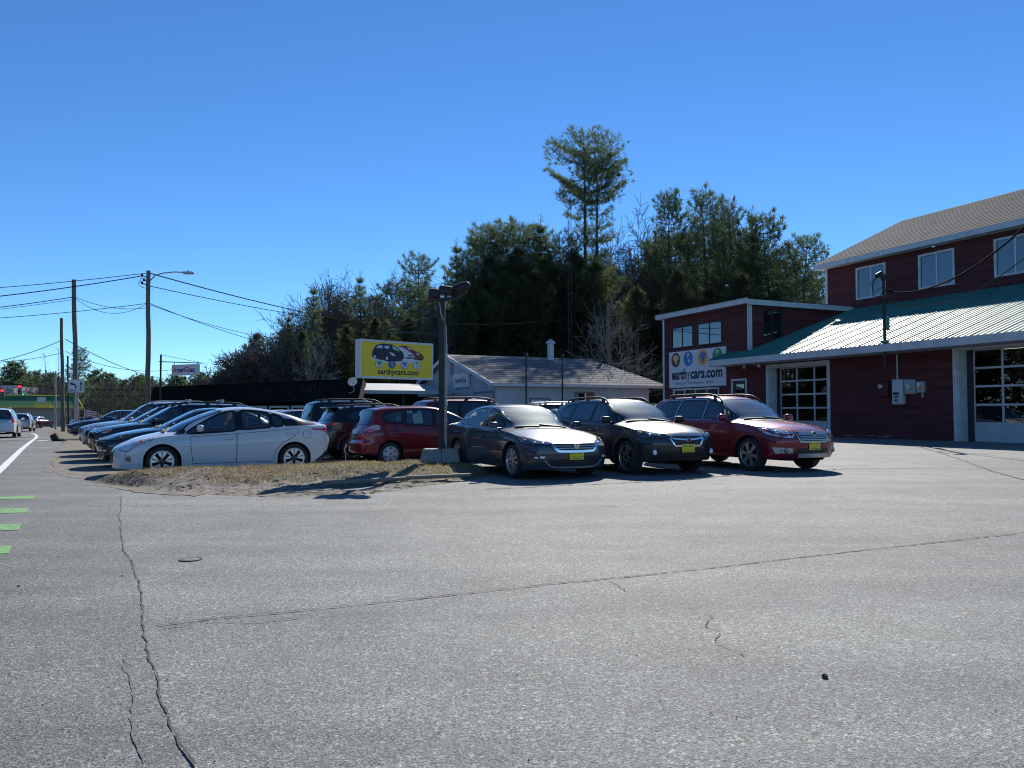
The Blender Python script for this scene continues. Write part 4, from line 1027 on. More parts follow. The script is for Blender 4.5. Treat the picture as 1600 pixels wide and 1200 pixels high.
    t = fixed('meter_box', 'red painted old meter box on the red wall left of the pale boxes', 'meter box', wx(1384)); t['x0'] = wx(1384); boxd(t, 'cabinet', 1378, 1392, 596, 619, .16, M['red_siding'])
    mb = MB(); mb.lathe([(.10, 0), (.10, .06), (.09, .10), (.001, .11)], 18, 0, Matrix.Translation((-.05, -.16, wz(wx(1384), 604)-1.5)) @ Matrix.Rotation(math.pi/2, 4, 'X')); mb.build('meter', M['metal_grey'], t, 40)
    t = fixed('breaker_cabinet', 'tall white electrical cabinet on the red wall with a black switch near its bottom', 'electrical box', wx(1408)); t['x0'] = wx(1408); boxd(t, 'cabinet', 1400, 1416, 593, 632, .2, M['white_trim'])
    for (a, b, c_, d, m_) in ((1402, 1411, 613, 617, 'print_dark'), (1405, 1408, 624, 627, 'gap'), (1408, 1411, 628, 630, 'amber'), (1404, 1410, 619, 621, 'gap')): boxd(t, 'switch', a, b, c_, d, .22, M[m_], .004)
    mb = MB(); zc = wz(wx(1405), 593)-1.5; mb.path([(wx(1405)-t['x0'], -.06, zc), (wx(1405)-t['x0'], -.06, 3.6-1.5)], .028, 8); mb.build('conduit', M['grey_trim'], t, 40)
    t = fixed('meter_socket', 'grey square meter socket right beside the white cabinet', 'electrical box', wx(1427)); t['x0'] = wx(1427); boxd(t, 'cabinet', 1418, 1435, 593, 616, .16, M['metal_grey'])
    mb = MB(); mb.lathe([(.11, 0), (.11, .06), (.10, .12), (.001, .13)], 18, 0, Matrix.Translation((0, -.16, wz(wx(1427), 604)-1.5)) @ Matrix.Rotation(math.pi/2, 4, 'X')); mb.build('meter', M['alu'], t, 40)
    t = fixed('disconnect_box', 'small grey disconnect box with red and white sticker at right of the meters', 'electrical box', wx(1442)); t['x0'] = wx(1442); boxd(t, 'cabinet', 1436, 1449, 596, 614, .14, M['metal_grey'])
    boxd(t, 'sticker', 1438, 1442, 598, 606, .15, M['paper'], .002); boxd(t, 'sticker', 1440, 1446, 603, 607, .152, M['amber'], .002); boxd(t, 'conduit_stub', 1442, 1444, 614, 621, .06, M['grey_trim'], .01)
    # roof mast at the eave
    xm = -.9
    for _ in range(6):
        Y = 33+math.sin(BROT)*xm-math.cos(BROT)*-1.25*-1; X = 13.75+math.cos(BROT)*xm-math.sin(BROT)*(-1.25); Y = 33+math.sin(BROT)*xm+math.cos(BROT)*(-1.25)
        xm += (.4867-X/Y)*Y/.75
    t = thing('service_mast', 'black electric service mast rising through the green roof edge', 'mast', Mx @ Vector((xm, -1.25, 3.6)), BROT)
    mb = MB(); mb.path([(0, 0, -.6), (0, 0, 2.75)], .055, 10); mb.build('pipe', M['black_metal'], t, 40)
    mb = MB(); mb.path([(0, 0, 2.75), (0, -.02, 2.9), (-.05, -.12, 3.0), (-.1, -.26, 2.92)], [.075, .11, .12, .09], 10); mb.build('weatherhead', M['black_metal'], t, 40)
    mb = MB(); mb.path([(-.1, -.26, 2.92), (-.25, -.3, 2.6), (-.32, -.2, 2.2), (-.1, -.1, 2.15), (.1, -.05, 2.4)], .016, 6); mb.path([(-.05, -.26, 2.9), (-.4, -.25, 2.7), (-.38, -.1, 2.35), (0, -.06, 2.5)], .013, 6); mb.build('drip_loop', M['wire'], t, 40)
    mb = MB(); mb.cbox((0, 0, .42), (.24, .2, .1), .02); mb.build('flashing', M['green_metal'], t, 40); mb = MB(); mb.cbox((.14, 0, 1.1), (.12, .1, .5), .02); mb.build('clamp', M['green_metal'], t, 40)
    mast = Mx @ Vector((xm, -1.25, 3.6+2.45))
    return R, Mx, mast
def globe(mb, x, y, r, M_, sea, land, z=0.0, kind=0, ry=None):
    """round earth emblem: disc and simple land masses"""
    s = (ry or r)/r
    mb.add([(x+r*math.cos(2*math.pi*k/28), y+s*r*math.sin(2*math.pi*k/28), z) for k in range(28)], [tuple(range(28))], sea, M_)
    A = [(-.45, .62), (-.15, .72), (.25, .62), (.62, .55), (.78, .18), (.42, .05), (.36, -.28), (.12, -.72), (-.06, -.66), (-.14, -.18), (-.52, .02), (-.66, .3)]
    B1 = [(-.30, .80), (.10, .86), (.34, .66), (.20, .42), (.02, .30), (.0, .12), (-.2, .30), (-.34, .5)]
    B2 = [(.02, -.02), (.30, -.08), (.46, -.30), (.26, -.56), (.16, -.82), (.08, -.5), (0, -.22)]
    for p in ([A] if kind == 0 else [B1, B2]):
        mb.add([(x+q[0]*r*.95, y+q[1]*r*.95*s, z+.003) for q in chaikin(p, 1)], [tuple(range(len(p)*2))], land, M_)
M['sign_white'] = mat('sign_white', (0.60, 0.61, 0.63), rough=.5, var=.05, vscale=1)
M['sign_navy'] = mat('sign_navy', (0.012, 0.022, 0.055), rough=.5)
M['sign_teal'] = mat('sign_green', (0.03, 0.22, 0.16), rough=.5)
M['g_maroon'] = mat('globe_maroon', (0.20, 0.03, 0.03), rough=.5); M['g_sand'] = mat('globe_sand', (0.62, 0.50, 0.20), rough=.5)
M['g_blue'] = mat('globe_blue', (0.05, 0.16, 0.42), rough=.5); M['g_lilac'] = mat('globe_lilac', (0.50, 0.52, 0.68), rough=.5)
M['g_orange'] = mat('globe_orange', (0.75, 0.30, 0.07), rough=.5); M['g_green'] = mat('globe_green', (0.02, 0.26, 0.06), rough=.5); M['g_pale'] = mat('globe_pale', (0.35, 0.60, 0.45), rough=.5)
def wall_sign(Mx):
    t = thing('wall_sign', 'large white sign with four globes on the left wing of the red building', 'sign', Mx @ Vector((-9.22, -.05, 3.72)), BROT)
    mb = MB(); mb.cbox((0, 0, 0), (4.86, .07, 2.02), .01); mb.build('board', M['sign_white'], t)
    R = Matrix.Translation((0, -.038, 0)) @ Matrix.Rotation(math.pi/2, 4, 'X')
    mats = [M[k] for k in ('sign_navy', 'sign_teal', 'g_maroon', 'g_sand', 'g_blue', 'g_lilac', 'g_orange', 'g_green', 'g_pale')]
    for k, (x, sea, land, kind) in enumerate(((-1.80, 2, 3, 0), (-.66, 4, 5, 1), (.60, 6, 4, 0), (1.80, 7, 8, 1))):
        mb = MB(); globe(mb, x, .55, .41, R, sea, land, 0.0, kind); mb.build('globe_emblem', mats, t)
    mb = MB(); x = -2.18
    for txt, mi in (('earth', 0), ('y', 1), ('cars.com', 0)):
        cu_w = {'earth': 1.37, 'y': .27, 'cars.com': 2.66}[txt]; text_mb(mb, txt, .78, R @ Matrix.Translation((x+cu_w/2, -.30, 0.002)), mi, offset=.028, shear=.08, width=cu_w); x += cu_w+.03
    text_mb(mb, 'TM', .10, R @ Matrix.Translation((2.22, .10, 0.002)), 0)
    mb.build('lettering', mats, t)
    mb = MB(); text_mb(mb, 'EarthCars, Inc.   4580 Williston Road   864-4373', .19, R @ Matrix.Translation((-.15, -.78, 0.002)), 0, width=3.2); mb.build('small_lettering', [M['black_plastic']], t)
def grey_building():
    rot = math.radians(24); x0, y0 = -.9, 45.0
    M['pale_siding'] = mat('pale_blue_grey_boards', (0.46, 0.49, 0.53), rough=.8, var=.10, vscale=1.5)
    M['old_shingle'] = mat('old_grey_shingles', (0.205, 0.20, 0.195), rough=.95, spec=.08, var=.22, vscale=1.4, bump=.5, bscale=20, stretch=(.4, 1, 1))
    M['grey_casing'] = mat('grey_casing', (0.16, 0.17, 0.20), rough=.7); M['dull_white'] = mat('dull_white_panel', (0.55, 0.56, 0.58), rough=.6, var=.06)
    t = thing('gas_office', 'pale blue grey gabled building behind the post with low grey shingle roof', 'building', (x0, y0, 0), rot)
    gl, sl = 15.8, 10.6; ev = 3.05; ap = 5.15
    # local x along side wall (right, away), local y along gable wall (left, away)
    def vertical_boards(mb, ax, L, h, pitch=.3, holes=()):
        n = int(L/pitch); 
        for k in range(n):
            a, b = k*L/n, (k+1)*L/n; ht = h((a+b)/2)
            mb.add([ax(a, .0, 0), ax(b-.03, .0, 0), ax(b-.03, .0, ht), ax(a, .0, ht)], [(0, 1, 2, 3)]); mb.add([ax(b-.03, -.0, 0), ax(b-.03, -.02, 0), ax(b-.03, -.02, ht), ax(b-.03, 0, ht)], [(0, 1, 2, 3)])
            mb.add([ax(b-.03, -.02, 0), ax(b, -.02, 0), ax(b, -.02, ht), ax(b-.03, -.02, ht)], [(0, 1, 2, 3)])
    mb = MB(); vertical_boards(mb, lambda a, o, z: (-o, a, z), gl, lambda a: ev+(ap-ev)*(1-abs(a-gl/2)/(gl/2))); mb.build('gable_wall', M['pale_siding'], t)
    mb = MB(); vertical_boards(mb, lambda a, o, z: (a, o, z), sl, lambda a: ev); mb.build('side_wall', M['pale_siding'], t)
    mb = MB(); bbox(mb, sl-.1, sl, .02, gl, 0, ev); bbox(mb, .1, sl-.1, gl-.1, gl, 0, ev); mb.build('rear_wall', M['pale_siding'], t)
    mb = MB(); ovx = .5; e0 = -.55; k_ = (ap-ev)/(gl/2); rows = 14
    def rz(y): return ev+.12+k_*y
    for r in range(rows):
        a, b = lerp(e0, gl/2, r/rows), lerp(e0, gl/2, (r+1)/rows); f = r/rows
        mb.quad((-ovx, a, rz(a)+.014), (lerp(sl+1.2, sl+.2, r/rows), a, rz(a)+.014), (lerp(sl+1.2, sl+.2, (r+1)/rows), b+.03, rz(b)+.004), (-ovx, b+.03, rz(b)+.004))
    mb.quad((sl+.2, gl/2, rz(gl/2)), (-ovx, gl/2, rz(gl/2)), (-ovx, gl+.5, rz(-.5)), (sl+1.5, gl+.5, rz(-.5)))
    mb.build('roof', M['old_shingle'], t)
    mb = MB(); 
    for a, b in ((e0, gl/2), (gl/2, gl+.55)):
        za, zb = (rz(a) if a < gl/2-.01 else rz(gl/2)), (rz(b) if b < gl/2+.01 else rz(-.55))
        mb.add([(-ovx-.03, a, za-.22), (-ovx-.03, b, zb-.22), (-ovx-.03, b, zb+.02), (-ovx-.03, a, za+.02), (-ovx+.02, a, za-.22), (-ovx+.02, b, zb-.22), (-ovx+.02, b, zb+.02), (-ovx+.02, a, za+.02)], [(0, 1, 2, 3), (7, 6, 5, 4), (0, 4, 5, 1), (3, 2, 6, 7)])
    bbox(mb, -ovx, sl+1.2, e0-.10, e0, rz(e0)-.16, rz(e0)+.0); mb.build('fascia', M['dull_white'], t)
    sw = lambda v: (v[1], v[0], v[2])
    def gwin(y0_, y1_, z0_, z1_, nm, mm):
        mb = MB(); bbox(mb, y0_-.12, y0_, -.05, .0, z0_-.1, z1_+.12); bbox(mb, y1_, y1_+.12, -.05, 0, z0_-.1, z1_+.12); bbox(mb, y0_, y1_, -.05, 0, z1_, z1_+.12); mb.v = [sw(v) for v in mb.v]; f = mb.build(nm, M['grey_casing'], t)
        mb = MB(); bbox(mb, y0_, y1_, -.03, -.01, z0_, z1_); mb.v = [sw(v) for v in mb.v]; mb.build('panel', mm, f); return f
    gwin(.5, 3.5, .2, 2.5, 'loading_door', mat('beige_door', (.42, .40, .37), rough=.7)); gwin(5.0, 6.2, .1, 2.35, 'door', M['dull_white']); gwin(7.6, 13.2, .9, 2.25, 'shop_window', M['dull_white'])
    mb = MB(); bbox(mb, 7.5, 8.1, -.04, 0, 3.9, 4.7); mb.v = [sw(v) for v in mb.v]; mb.build('gable_vent', M['grey_casing'], t)
    def swin(xa, xb, za, zb, m_):
        mb = MB(); bbox(mb, xa-.1, xb+.1, -.04, 0, za-.1, zb+.1); f = mb.build('window', M['grey_casing'], t); mb = MB(); bbox(mb, xa, xb, -.055, -.042, za, zb); mb.build('pane', m_, f)
    swin(2.2, 3.4, 1.2, 2.1, M['dull_white']); swin(5.3, 6.5, 1.0, 2.5, M['pane']); swin(8.4, 10.2, 1.4, 2.2, M['grey_casing'])
    mb = MB(); 
    for x in (1.6, 4.0): mb.path([(x, e0-.12, 0), (x, e0-.12, 4.6)], .05, 8); mb.lathe([(.05, 0), (.12, .02), (.06, .2), (.001, .26)], 10, 0, Matrix.Translation((x, e0-.12, 4.6)))
    mb.build('vent_mast', M['dark_post'], t, 40, kind='stuff')
    mb = MB(); mb.lathe([(.24, 0), (.24, 1.3), (.34, 1.32), (.34, 1.42), (.10, 1.62), (.001, 1.65)], 16, 0, Matrix.Translation((7.2, 7.2, 4.9))); mb.build('chimney', M['alu'], t, 40)
    # sign boards fixed to the gable
    Mg = Matrix.Translation((x0, y0, 0)) @ Matrix.Rotation(rot, 4, 'Z')
    for nm, lab, y, z, w, h in (('gas_sign', 'small white gas company sign high on the grey gable', 5.6, 3.42, 2.7, .95), ('gas_notice', 'white gas company panel low in the gable window behind the post', 12.2, 1.85, 2.2, .55)):
        s = thing(nm, lab, 'sign', Mg @ Vector((-.12, y, z)), rot); mb = MB(); mb.cbox((0, 0, 0), (.14 if h > .8 else .02, w, h), .01); mb.build('board', M['sign_white'], s)
        R = Matrix.Translation((-.075 if h > .8 else -.014, 0, 0)) @ Matrix.Rotation(-math.pi/2, 4, 'Z') @ Matrix.Rotation(math.pi/2, 4, 'X')
        mb = MB(); text_mb(mb, 'AmeriGas', .5, R, 0, offset=.012, width=w*.8 if h > .8 else w*.7); mb.build('lettering', M['sign_navy'], s)
def green_shed():
    M['dark_green'] = mat('dark_green_metal', (0.004, 0.010, 0.009), rough=.9, var=.2, vscale=1, spec=.08)
    x0, y0 = -8.1, 42.5; d = Vector((-.78, .62, 0)).normalized(); rot = math.atan2(-d.y, -d.x)
    t = thing('green_shed', 'long low dark green building with mansard roof behind the parked cars', 'building', (x0, y0, 0), rot)
    L = 23.5   # local x from -L to 0, facing local -y
    mb = MB(); n = 90; zt = 3.22
    for k in range(n):
        a, b = -L*k/n, -L*(k+1)/n
        mb.quad((a, -.55, 1.95), (b+.05, -.55, 1.95), (b+.05, -.18, zt), (a, -.18, zt)); mb.quad((b+.05, -.57, 1.95), (b, -.57, 1.95), (b, -.20, zt+.02), (b+.05, -.20, zt+.02))
    mb.quad((0, -.55, 1.95), (0, -.18, zt), (-6, 5.2, zt), (-6, 5.2, 1.95)); mb.quad((0, -.18, zt), (-L, -.18, zt), (-L, 5.2, zt), (-6, 5.2, zt)); mb.quad((-L, -.55, 1.95), (-L, 8, 1.95), (-L, 8, zt), (-L, -.18, zt)); mb.quad((0, -.55, 1.95), (0, 0, 1.95), (-L, 0, 1.95), (-L, -.55, 1.95))
    mb.build('mansard_roof', M['dark_green'], t)
    mb = MB(); mb.prism([(-L+.1, 0), (-.1, 0), (-6.1, 5.1), (-L+.1, 5.1)], 0, 1.95); mb.build('wall', M['dark_green'], t)
    for k in range(4): window(t, -11.2+k*2.3, -9.4+k*2.3, .75, 1.62, y=-.05, fw=.12, nx=1, back=None, depth=.04)
    mb = MB(); prof = [(.001, 0), (.13, .015), (.25, .06), (.265, .065)]
    mb.lathe(prof, 20, 0, Matrix.Translation((-.25, -.75, 3.05)) @ Matrix.Rotation(math.radians(115), 4, 'Y') @ Matrix.Rotation(.35, 4, 'X'))
    s = mb.mesh('satellite_dish', M['sign_white'], 40); Mt = Matrix.Translation((x0, y0, 0)) @ Matrix.Rotation(rot, 4, 'Z')
    o = link('satellite_dish', s, None, Mt @ Vector((0, 0, 0)), rot); tag(o, 'small white satellite dish at the right end of the dark green roof', 'satellite dish')
    mb = MB(); mb.path([(-.25, -.7, 3.0), (-.35, -.5, 2.5), (-.7, -.57, 2.4)], .03, 6); mb.build('dish_arm', M['metal_grey'], o, 40)
    # pale roofed canopy between the two
    p = P(612, 612, 52); t = thing('canopy_shed', 'low shed with pale grey roof between the green and the grey building', 'shed', (p.x, 52, 0), math.radians(24))
    M['pale_roof'] = mat('pale_grey_roof', (.34, .35, .34), rough=.7, var=.16, vscale=.8)
    mb = MB(); mb.quad((-3.6, -3, 2.72), (3.2, -3, 2.72), (3.2, 3, 3.4), (-3.6, 3, 3.4)); mb.add([(-3.6, -3, 2.74), (2.6, -3, 2.74), (-3.6, 1.5, 3.55)], [(0, 1, 2)]); mb.build('roof', M['pale_roof'], t)
    mb = MB(); bbox(mb, -3.6, 3.2, -3.04, -3.0, 2.52, 2.74); mb.build('fascia', M['metal_grey'], t)
    mb = MB(); bbox(mb, -3.4, 3.0, -1.2, 2.8, 0, 2.4); mb.build('wall', M['dark_green'], t)
    for x in (-3.3, 0, 2.9): mb = MB(); bbox(mb, x-.06, x+.06, -2.9, -2.78, 0, 2.3); mb.build('post', M['dark_frame'], t)
def green_shop():
    M['shop_green'] = mat('shop_green_roof', (0.045, 0.17, 0.055), rough=.7, var=.10, vscale=.3)
    M['yellow_trim'] = mat('yellow_trim', (0.75, 0.62, 0.10), rough=.6); M['beige'] = mat('beige_wall', (.42, .40, .36), rough=.8, var=.08, vscale=.4)
    Y = 118.0; a = P(-120, 655, Y); b = P(129, 655, Y); zb = -.85; rot = math.radians(30); Lw = b.x-a.x
    t = thing('green_roofed_shop', 'long shop across the road with bright green roof edged in yellow', 'shop', (b.x, Y, zb), rot)
    s = Y/1200; h = lambda py: (644-py)*s+CAM_H+.85
    mb = MB(); bbox(mb, -Lw, -1.5, 1.2, 12, 0, h(634)); mb.build('wall', M['beige'], t)
    mb = MB(); ze, zr = h(636.5), h(618.5)
    mb.quad((-Lw, 0, ze), (0, 0, ze), (-.9, 2.2, zr), (-Lw, 2.2, zr)); mb.quad((0, 0, ze), (0, 14, ze), (-.9, 12, zr), (-.9, 2.2, zr)); mb.quad((-Lw, 2.2, zr), (-.9, 2.2, zr), (-.9, 12, zr), (-Lw, 12, zr)); mb.quad((-Lw, 0, ze), (-Lw, 14, ze), (0, 14, ze), (0, 0, ze)); mb.build('mansard_roof', M['shop_green'], t)
    mb = MB(); bbox(mb, -Lw, .05, -.06, -.01, ze-.06, ze+.10); bbox(mb, -Lw, -.9, 2.12, 2.18, zr-.02, zr+.14)
    mb.path([(.02, -.04, ze), (-.88, 2.14, zr+.05)], .07, 6); mb.build('yellow_edging', M['yellow_trim'], t)
    mb = MB(); bbox(mb, -6.2, -4.3, -1.0, -.02, ze-.1, ze+.5); mb.build('porch_fascia', M['yellow_trim'], t)
    mb = MB(); bbox(mb, -5.95, -4.85, -1.15, -1.05, ze+.75, ze+1.5); mb.v = [(x, y, z) for x, y, z in mb.v]; sg = mb.build('roof_sign', M['sign_white'], t)
    for k, (x0, x1, z0_, z1_) in enumerate(((-8.9, -7.2, .4, 1.45), (-6.1, -5.0, .1, 1.5), (-2.9, -1.6, .4, 1.5), (-13.5, -11, .4, 1.45))):
        mb = MB(); bbox(mb, x0, x1, 1.14, 1.19, z0_, z1_); f = mb.build('window', M['dark_frame'], t)
        mb = MB(); mb.quad((x0+.08, 1.13, z0_+.08), (x1-.08, 1.13, z0_+.08), (x1-.08, 1.13, z1_-.08), (x0+.08, 1.13, z1_-.08)); mb.build('pane', M['pane'], f)
    # grey block far behind
    p = P(8, 612, 190); t2 = thing('grey_block', 'pale grey flat roofed building behind the green shop', 'building', (p.x, 190, -1.5), 0)
    mb = MB(); bbox(mb, -7, 2.2, 0, 10, 0, P(8, 604, 190).z+1.5); mb.build('wall', M['grey_trim'], t2); mb = MB(); bbox(mb, -7.4, 4.2, -.6, -.3, P(8, 606, 190).z+1.3, P(8, 603, 190).z+1.6); mb.build('roof_edge', M['white_trim'], t2)
# ------------------------------------------------------------------ ground
O_B = Vector((13.75, 33, 0)); N_B = Vector((.914, .407, 0))
def zg(x, y):
    f = -((x-O_B.x)*N_B.x+(y-O_B.y)*N_B.y)
    return .17*sstep(11, 1.5, f)*sstep(-2, 6, x)+.13*sstep(-4, 6, x)*sstep(6, 13, y)
def asphalt(name, base, warm=0.0, dirt=.5):
    m = bpy.data.materials.new(name); m.use_nodes = True; nt = m.node_tree; b = nt.nodes['Principled BSDF']; N = nt.nodes.new; Lk = nt.links.new
    tc = N('ShaderNodeTexCoord')
    def tex(kind, scale, **kw):
        t = N(kind); t.inputs['Scale'].default_value = scale
        for k, v in kw.items(): t.inputs[k].default_value = v
        Lk(tc.outputs['Object'], t.inputs['Vector']); return t
    def ramp(src, a, b_, c0, c1):
        r = N('ShaderNodeValToRGB'); r.color_ramp.elements[0].position = a; r.color_ramp.elements[1].position = b_
        r.color_ramp.elements[0].color = (*c0, 1); r.color_ramp.elements[1].color = (*c1, 1); Lk(src, r.inputs['Fac']); return r
    def mix(mode, fac, a, b_):
        x = N('ShaderNodeMixRGB'); x.blend_type = mode
        if isinstance(fac, float): x.inputs[0].default_value = fac
        else: Lk(fac, x.inputs[0])
        Lk(a, x.inputs[1]); 
        if isinstance(b_, tuple): x.inputs[2].default_value = (*b_, 1)
        else: Lk(b_, x.inputs[2])
        return x
    g = [base*.985, base*1.015, base*(1-warm*.6)]
    big = tex('ShaderNodeTexNoise', .22, Detail=6, Roughness=.6)
    c0 = ramp(big.outputs['Fac'], .32, .68, [x*.84 for x in g], [x*1.12 for x in g])
    vo = tex('ShaderNodeTexVoronoi', 110.0)                      # stones in the wearing course
    stones = ramp(vo.outputs['Color'], .05, .95, (.30, .30, .30), (1.85, 1.82, 1.78))
    c1 = mix('MULTIPLY', .85, c0.outputs[0], stones.outputs[0])
    vo2 = tex('ShaderNodeTexVoronoi', 66.0)
    st2 = ramp(vo2.outputs['Color'], .62, .98, (1, 1, 1), (2.4, 2.35, 2.3)); c2 = mix('MULTIPLY', .8, c1.outputs[0], st2.outputs[0])
    fine = tex('ShaderNodeTexNoise', 190.0, Detail=3)
    f1 = ramp(fine.outputs['Fac'], .3, .7, (.62, .62, .62), (1.32, 1.32, 1.32)); c3 = mix('MULTIPLY', .8, c2.outputs[0], f1.outputs[0])
    mp = N('ShaderNodeMapping'); mp.inputs['Scale'].default_value = (.25, 1.6, 1); mp.inputs['Rotation'].default_value = (0, 0, .12); Lk(tc.outputs['Object'], mp.inputs[0])
    sk = N('ShaderNodeTexNoise'); sk.inputs['Scale'].default_value = .9; sk.inputs['Detail'].default_value = 5; Lk(mp.outputs[0], sk.inputs['Vector'])
    f2 = ramp(sk.outputs['Fac'], .38, .62, (.86, .86, .87), (1.10, 1.09, 1.07)); c4 = mix('MULTIPLY', .9, c3.outputs[0], f2.outputs[0])
    mid = tex('ShaderNodeTexNoise', 1.4, Detail=7, Roughness=.65)
    f3 = ramp(mid.outputs['Fac'], .36, .60, (.84, .84, .83), (1.05, 1.05, 1.05)); c4 = mix('MULTIPLY', .8, c4.outputs[0], f3.outputs[0])
    spot = tex('ShaderNodeTexVoronoi', .55); sn = tex('ShaderNodeTexNoise', 9.0, Detail=4)
    sa = N('ShaderNodeMath'); sa.operation = 'MULTIPLY_ADD'; Lk(sn.outputs['Fac'], sa.inputs[0]); sa.inputs[1].default_value = .16; Lk(spot.outputs['Distance'], sa.inputs[2])
    f4 = ramp(sa.outputs[0], .10, .19, (.62, .61, .60), (1, 1, 1)); c4 = mix('MULTIPLY', .75, c4.outputs[0], f4.outputs[0])
    Lk(c4.outputs[0], b.inputs['Base Color']); b.inputs['Roughness'].default_value = .82; b.inputs['Specular IOR Level'].default_value = .38
    h1 = N('ShaderNodeMath'); h1.operation = 'ADD'; Lk(vo.outputs['Distance'], h1.inputs[0])
    h2 = N('ShaderNodeMath'); h2.operation = 'MULTIPLY'; Lk(fine.outputs['Fac'], h2.inputs[0]); h2.inputs[1].default_value = .6; Lk(h2.outputs[0], h1.inputs[1])
    bp = N('ShaderNodeBump'); bp.inputs['Strength'].default_value = .55; bp.inputs['Distance'].default_value = .006; Lk(h1.outputs[0], bp.inputs['Height'])
    Lk(bp.outputs['Normal'], b.inputs['Normal'])
    return m
M['asphalt'] = asphalt('worn_asphalt', .162, .02)
M['road'] = asphalt('road_asphalt', .138, .0)
M['dirt'] = mat('sandy_dirt', (0.160, 0.138, 0.112), rough=.95, var=.42, vscale=4.5, bump=1.0, bscale=18)
M['verge'] = mat('leafy_verge', (0.13, 0.11, 0.07), rough=.95, var=.4, vscale=.6, bump=.5, bscale=8)
M['crack'] = mat('crack_fill', (0.070, 0.064, 0.057), rough=.95, var=.4, vscale=9)
M['crack_soft'] = mat('faint_crack', (0.125, 0.122, 0.118), rough=.95, var=.3, vscale=9)
M['crack_dark'] = mat('open_crack', (0.035, 0.032, 0.029), rough=.95)
M['tyre_mark'] = mat('faint_tyre_mark', (0.150, 0.148, 0.144), rough=.85, var=.25, vscale=30)
M['road_white'] = mat('road_paint_white', (0.62, 0.62, 0.60), rough=.7, var=.15, vscale=5)
M['road_green'] = mat('road_paint_green', (0.15, 0.38, 0.10), rough=.8, var=.15, vscale=22, vdark=(0.12, 0.145, 0.11))
M['timber'] = mat('grey_timber', (0.20, 0.18, 0.15), rough=.9, var=.25, vscale=4, bump=.5, bscale=20, stretch=(.4, 5, 5))
def sheet(name, poly, z, m, zf=None, cell=2.0, rough=0.0):
    """flat polygon, cut into cells so it can follow the ground"""
    if rough:
        poly = [(p[0]+rough*noise.noise(Vector((p[0]*.9, p[1]*.9, 1)))*(1+.0*k), p[1]+rough*noise.noise(Vector((p[0]*.9, p[1]*.9, 9)))+.35*rough*noise.noise(Vector((p[0]*4, p[1]*4, 9)))) for k, p in enumerate(densify([tuple(q[:2]) for q in poly], .15))]
    bm = bmesh.new(); vs = [bm.verts.new((p[0], p[1], 0)) for p in poly]; f = bm.faces.new(vs)
    if f.normal.z < 0: f.normal_flip()
    bm.normal_update()
    xs = [p[0] for p in poly]; ys = [p[1] for p in poly]
    if zf:
        for ax, lo, hi in ((0, min(xs), max(xs)), (1, min(ys), max(ys))):
            k = math.ceil(lo/cell)*cell
            while k < hi:
                no = (1, 0, 0) if ax == 0 else (0, 1, 0)
                bmesh.ops.bisect_plane(bm, geom=list(bm.verts)+list(bm.edges)+list(bm.faces), plane_co=(k*(ax == 0), k*(ax == 1), 0), plane_no=no); k += cell
    for v in bm.verts: v.co.z = z+(zf(v.co.x, v.co.y) if zf else 0)
    for f in bm.faces:
        f.smooth = True
        if f.normal.z < 0: f.normal_flip()
    me = bpy.data.meshes.new(name); bm.to_mesh(me); bm.free(); me.materials.append(m)
    return link(name, me, None, kind='structure')
RD = Vector((-.509, .861, 0)); RN = Vector((.861, .509, 0))     # road direction, towards the lot
def ribbon(name, pts, width, m, z=.009, jit=0.0, seed=1, dstep=.05, vary=.6):
    random.seed(seed); pl = densify([tuple(p) for p in pts], dstep, False); mb = MB(); vs = []; n = len(pl); off = 0
    for k, p in enumerate(pl):
        a, b = pl[max(k-1, 0)], pl[min(k+1, n-1)]; d = Vector((b[0]-a[0], b[1]-a[1], 0)).normalized(); o = Vector((-d.y, d.x, 0))
        off = off*.8+random.uniform(-jit, jit); w = width*random.uniform(1-vary, 1+vary)/2; q = Vector((p[0], p[1], 0))+o*off
        for s in (1, -1):
            r = q+o*w*s; vs.append((r.x, r.y, z+zg(r.x, r.y)))
    mb.add(vs, [(2*k, 2*k+1, 2*k+3, 2*k+2) for k in range(n-1)]); return mb.build(name, m, kind='structure')
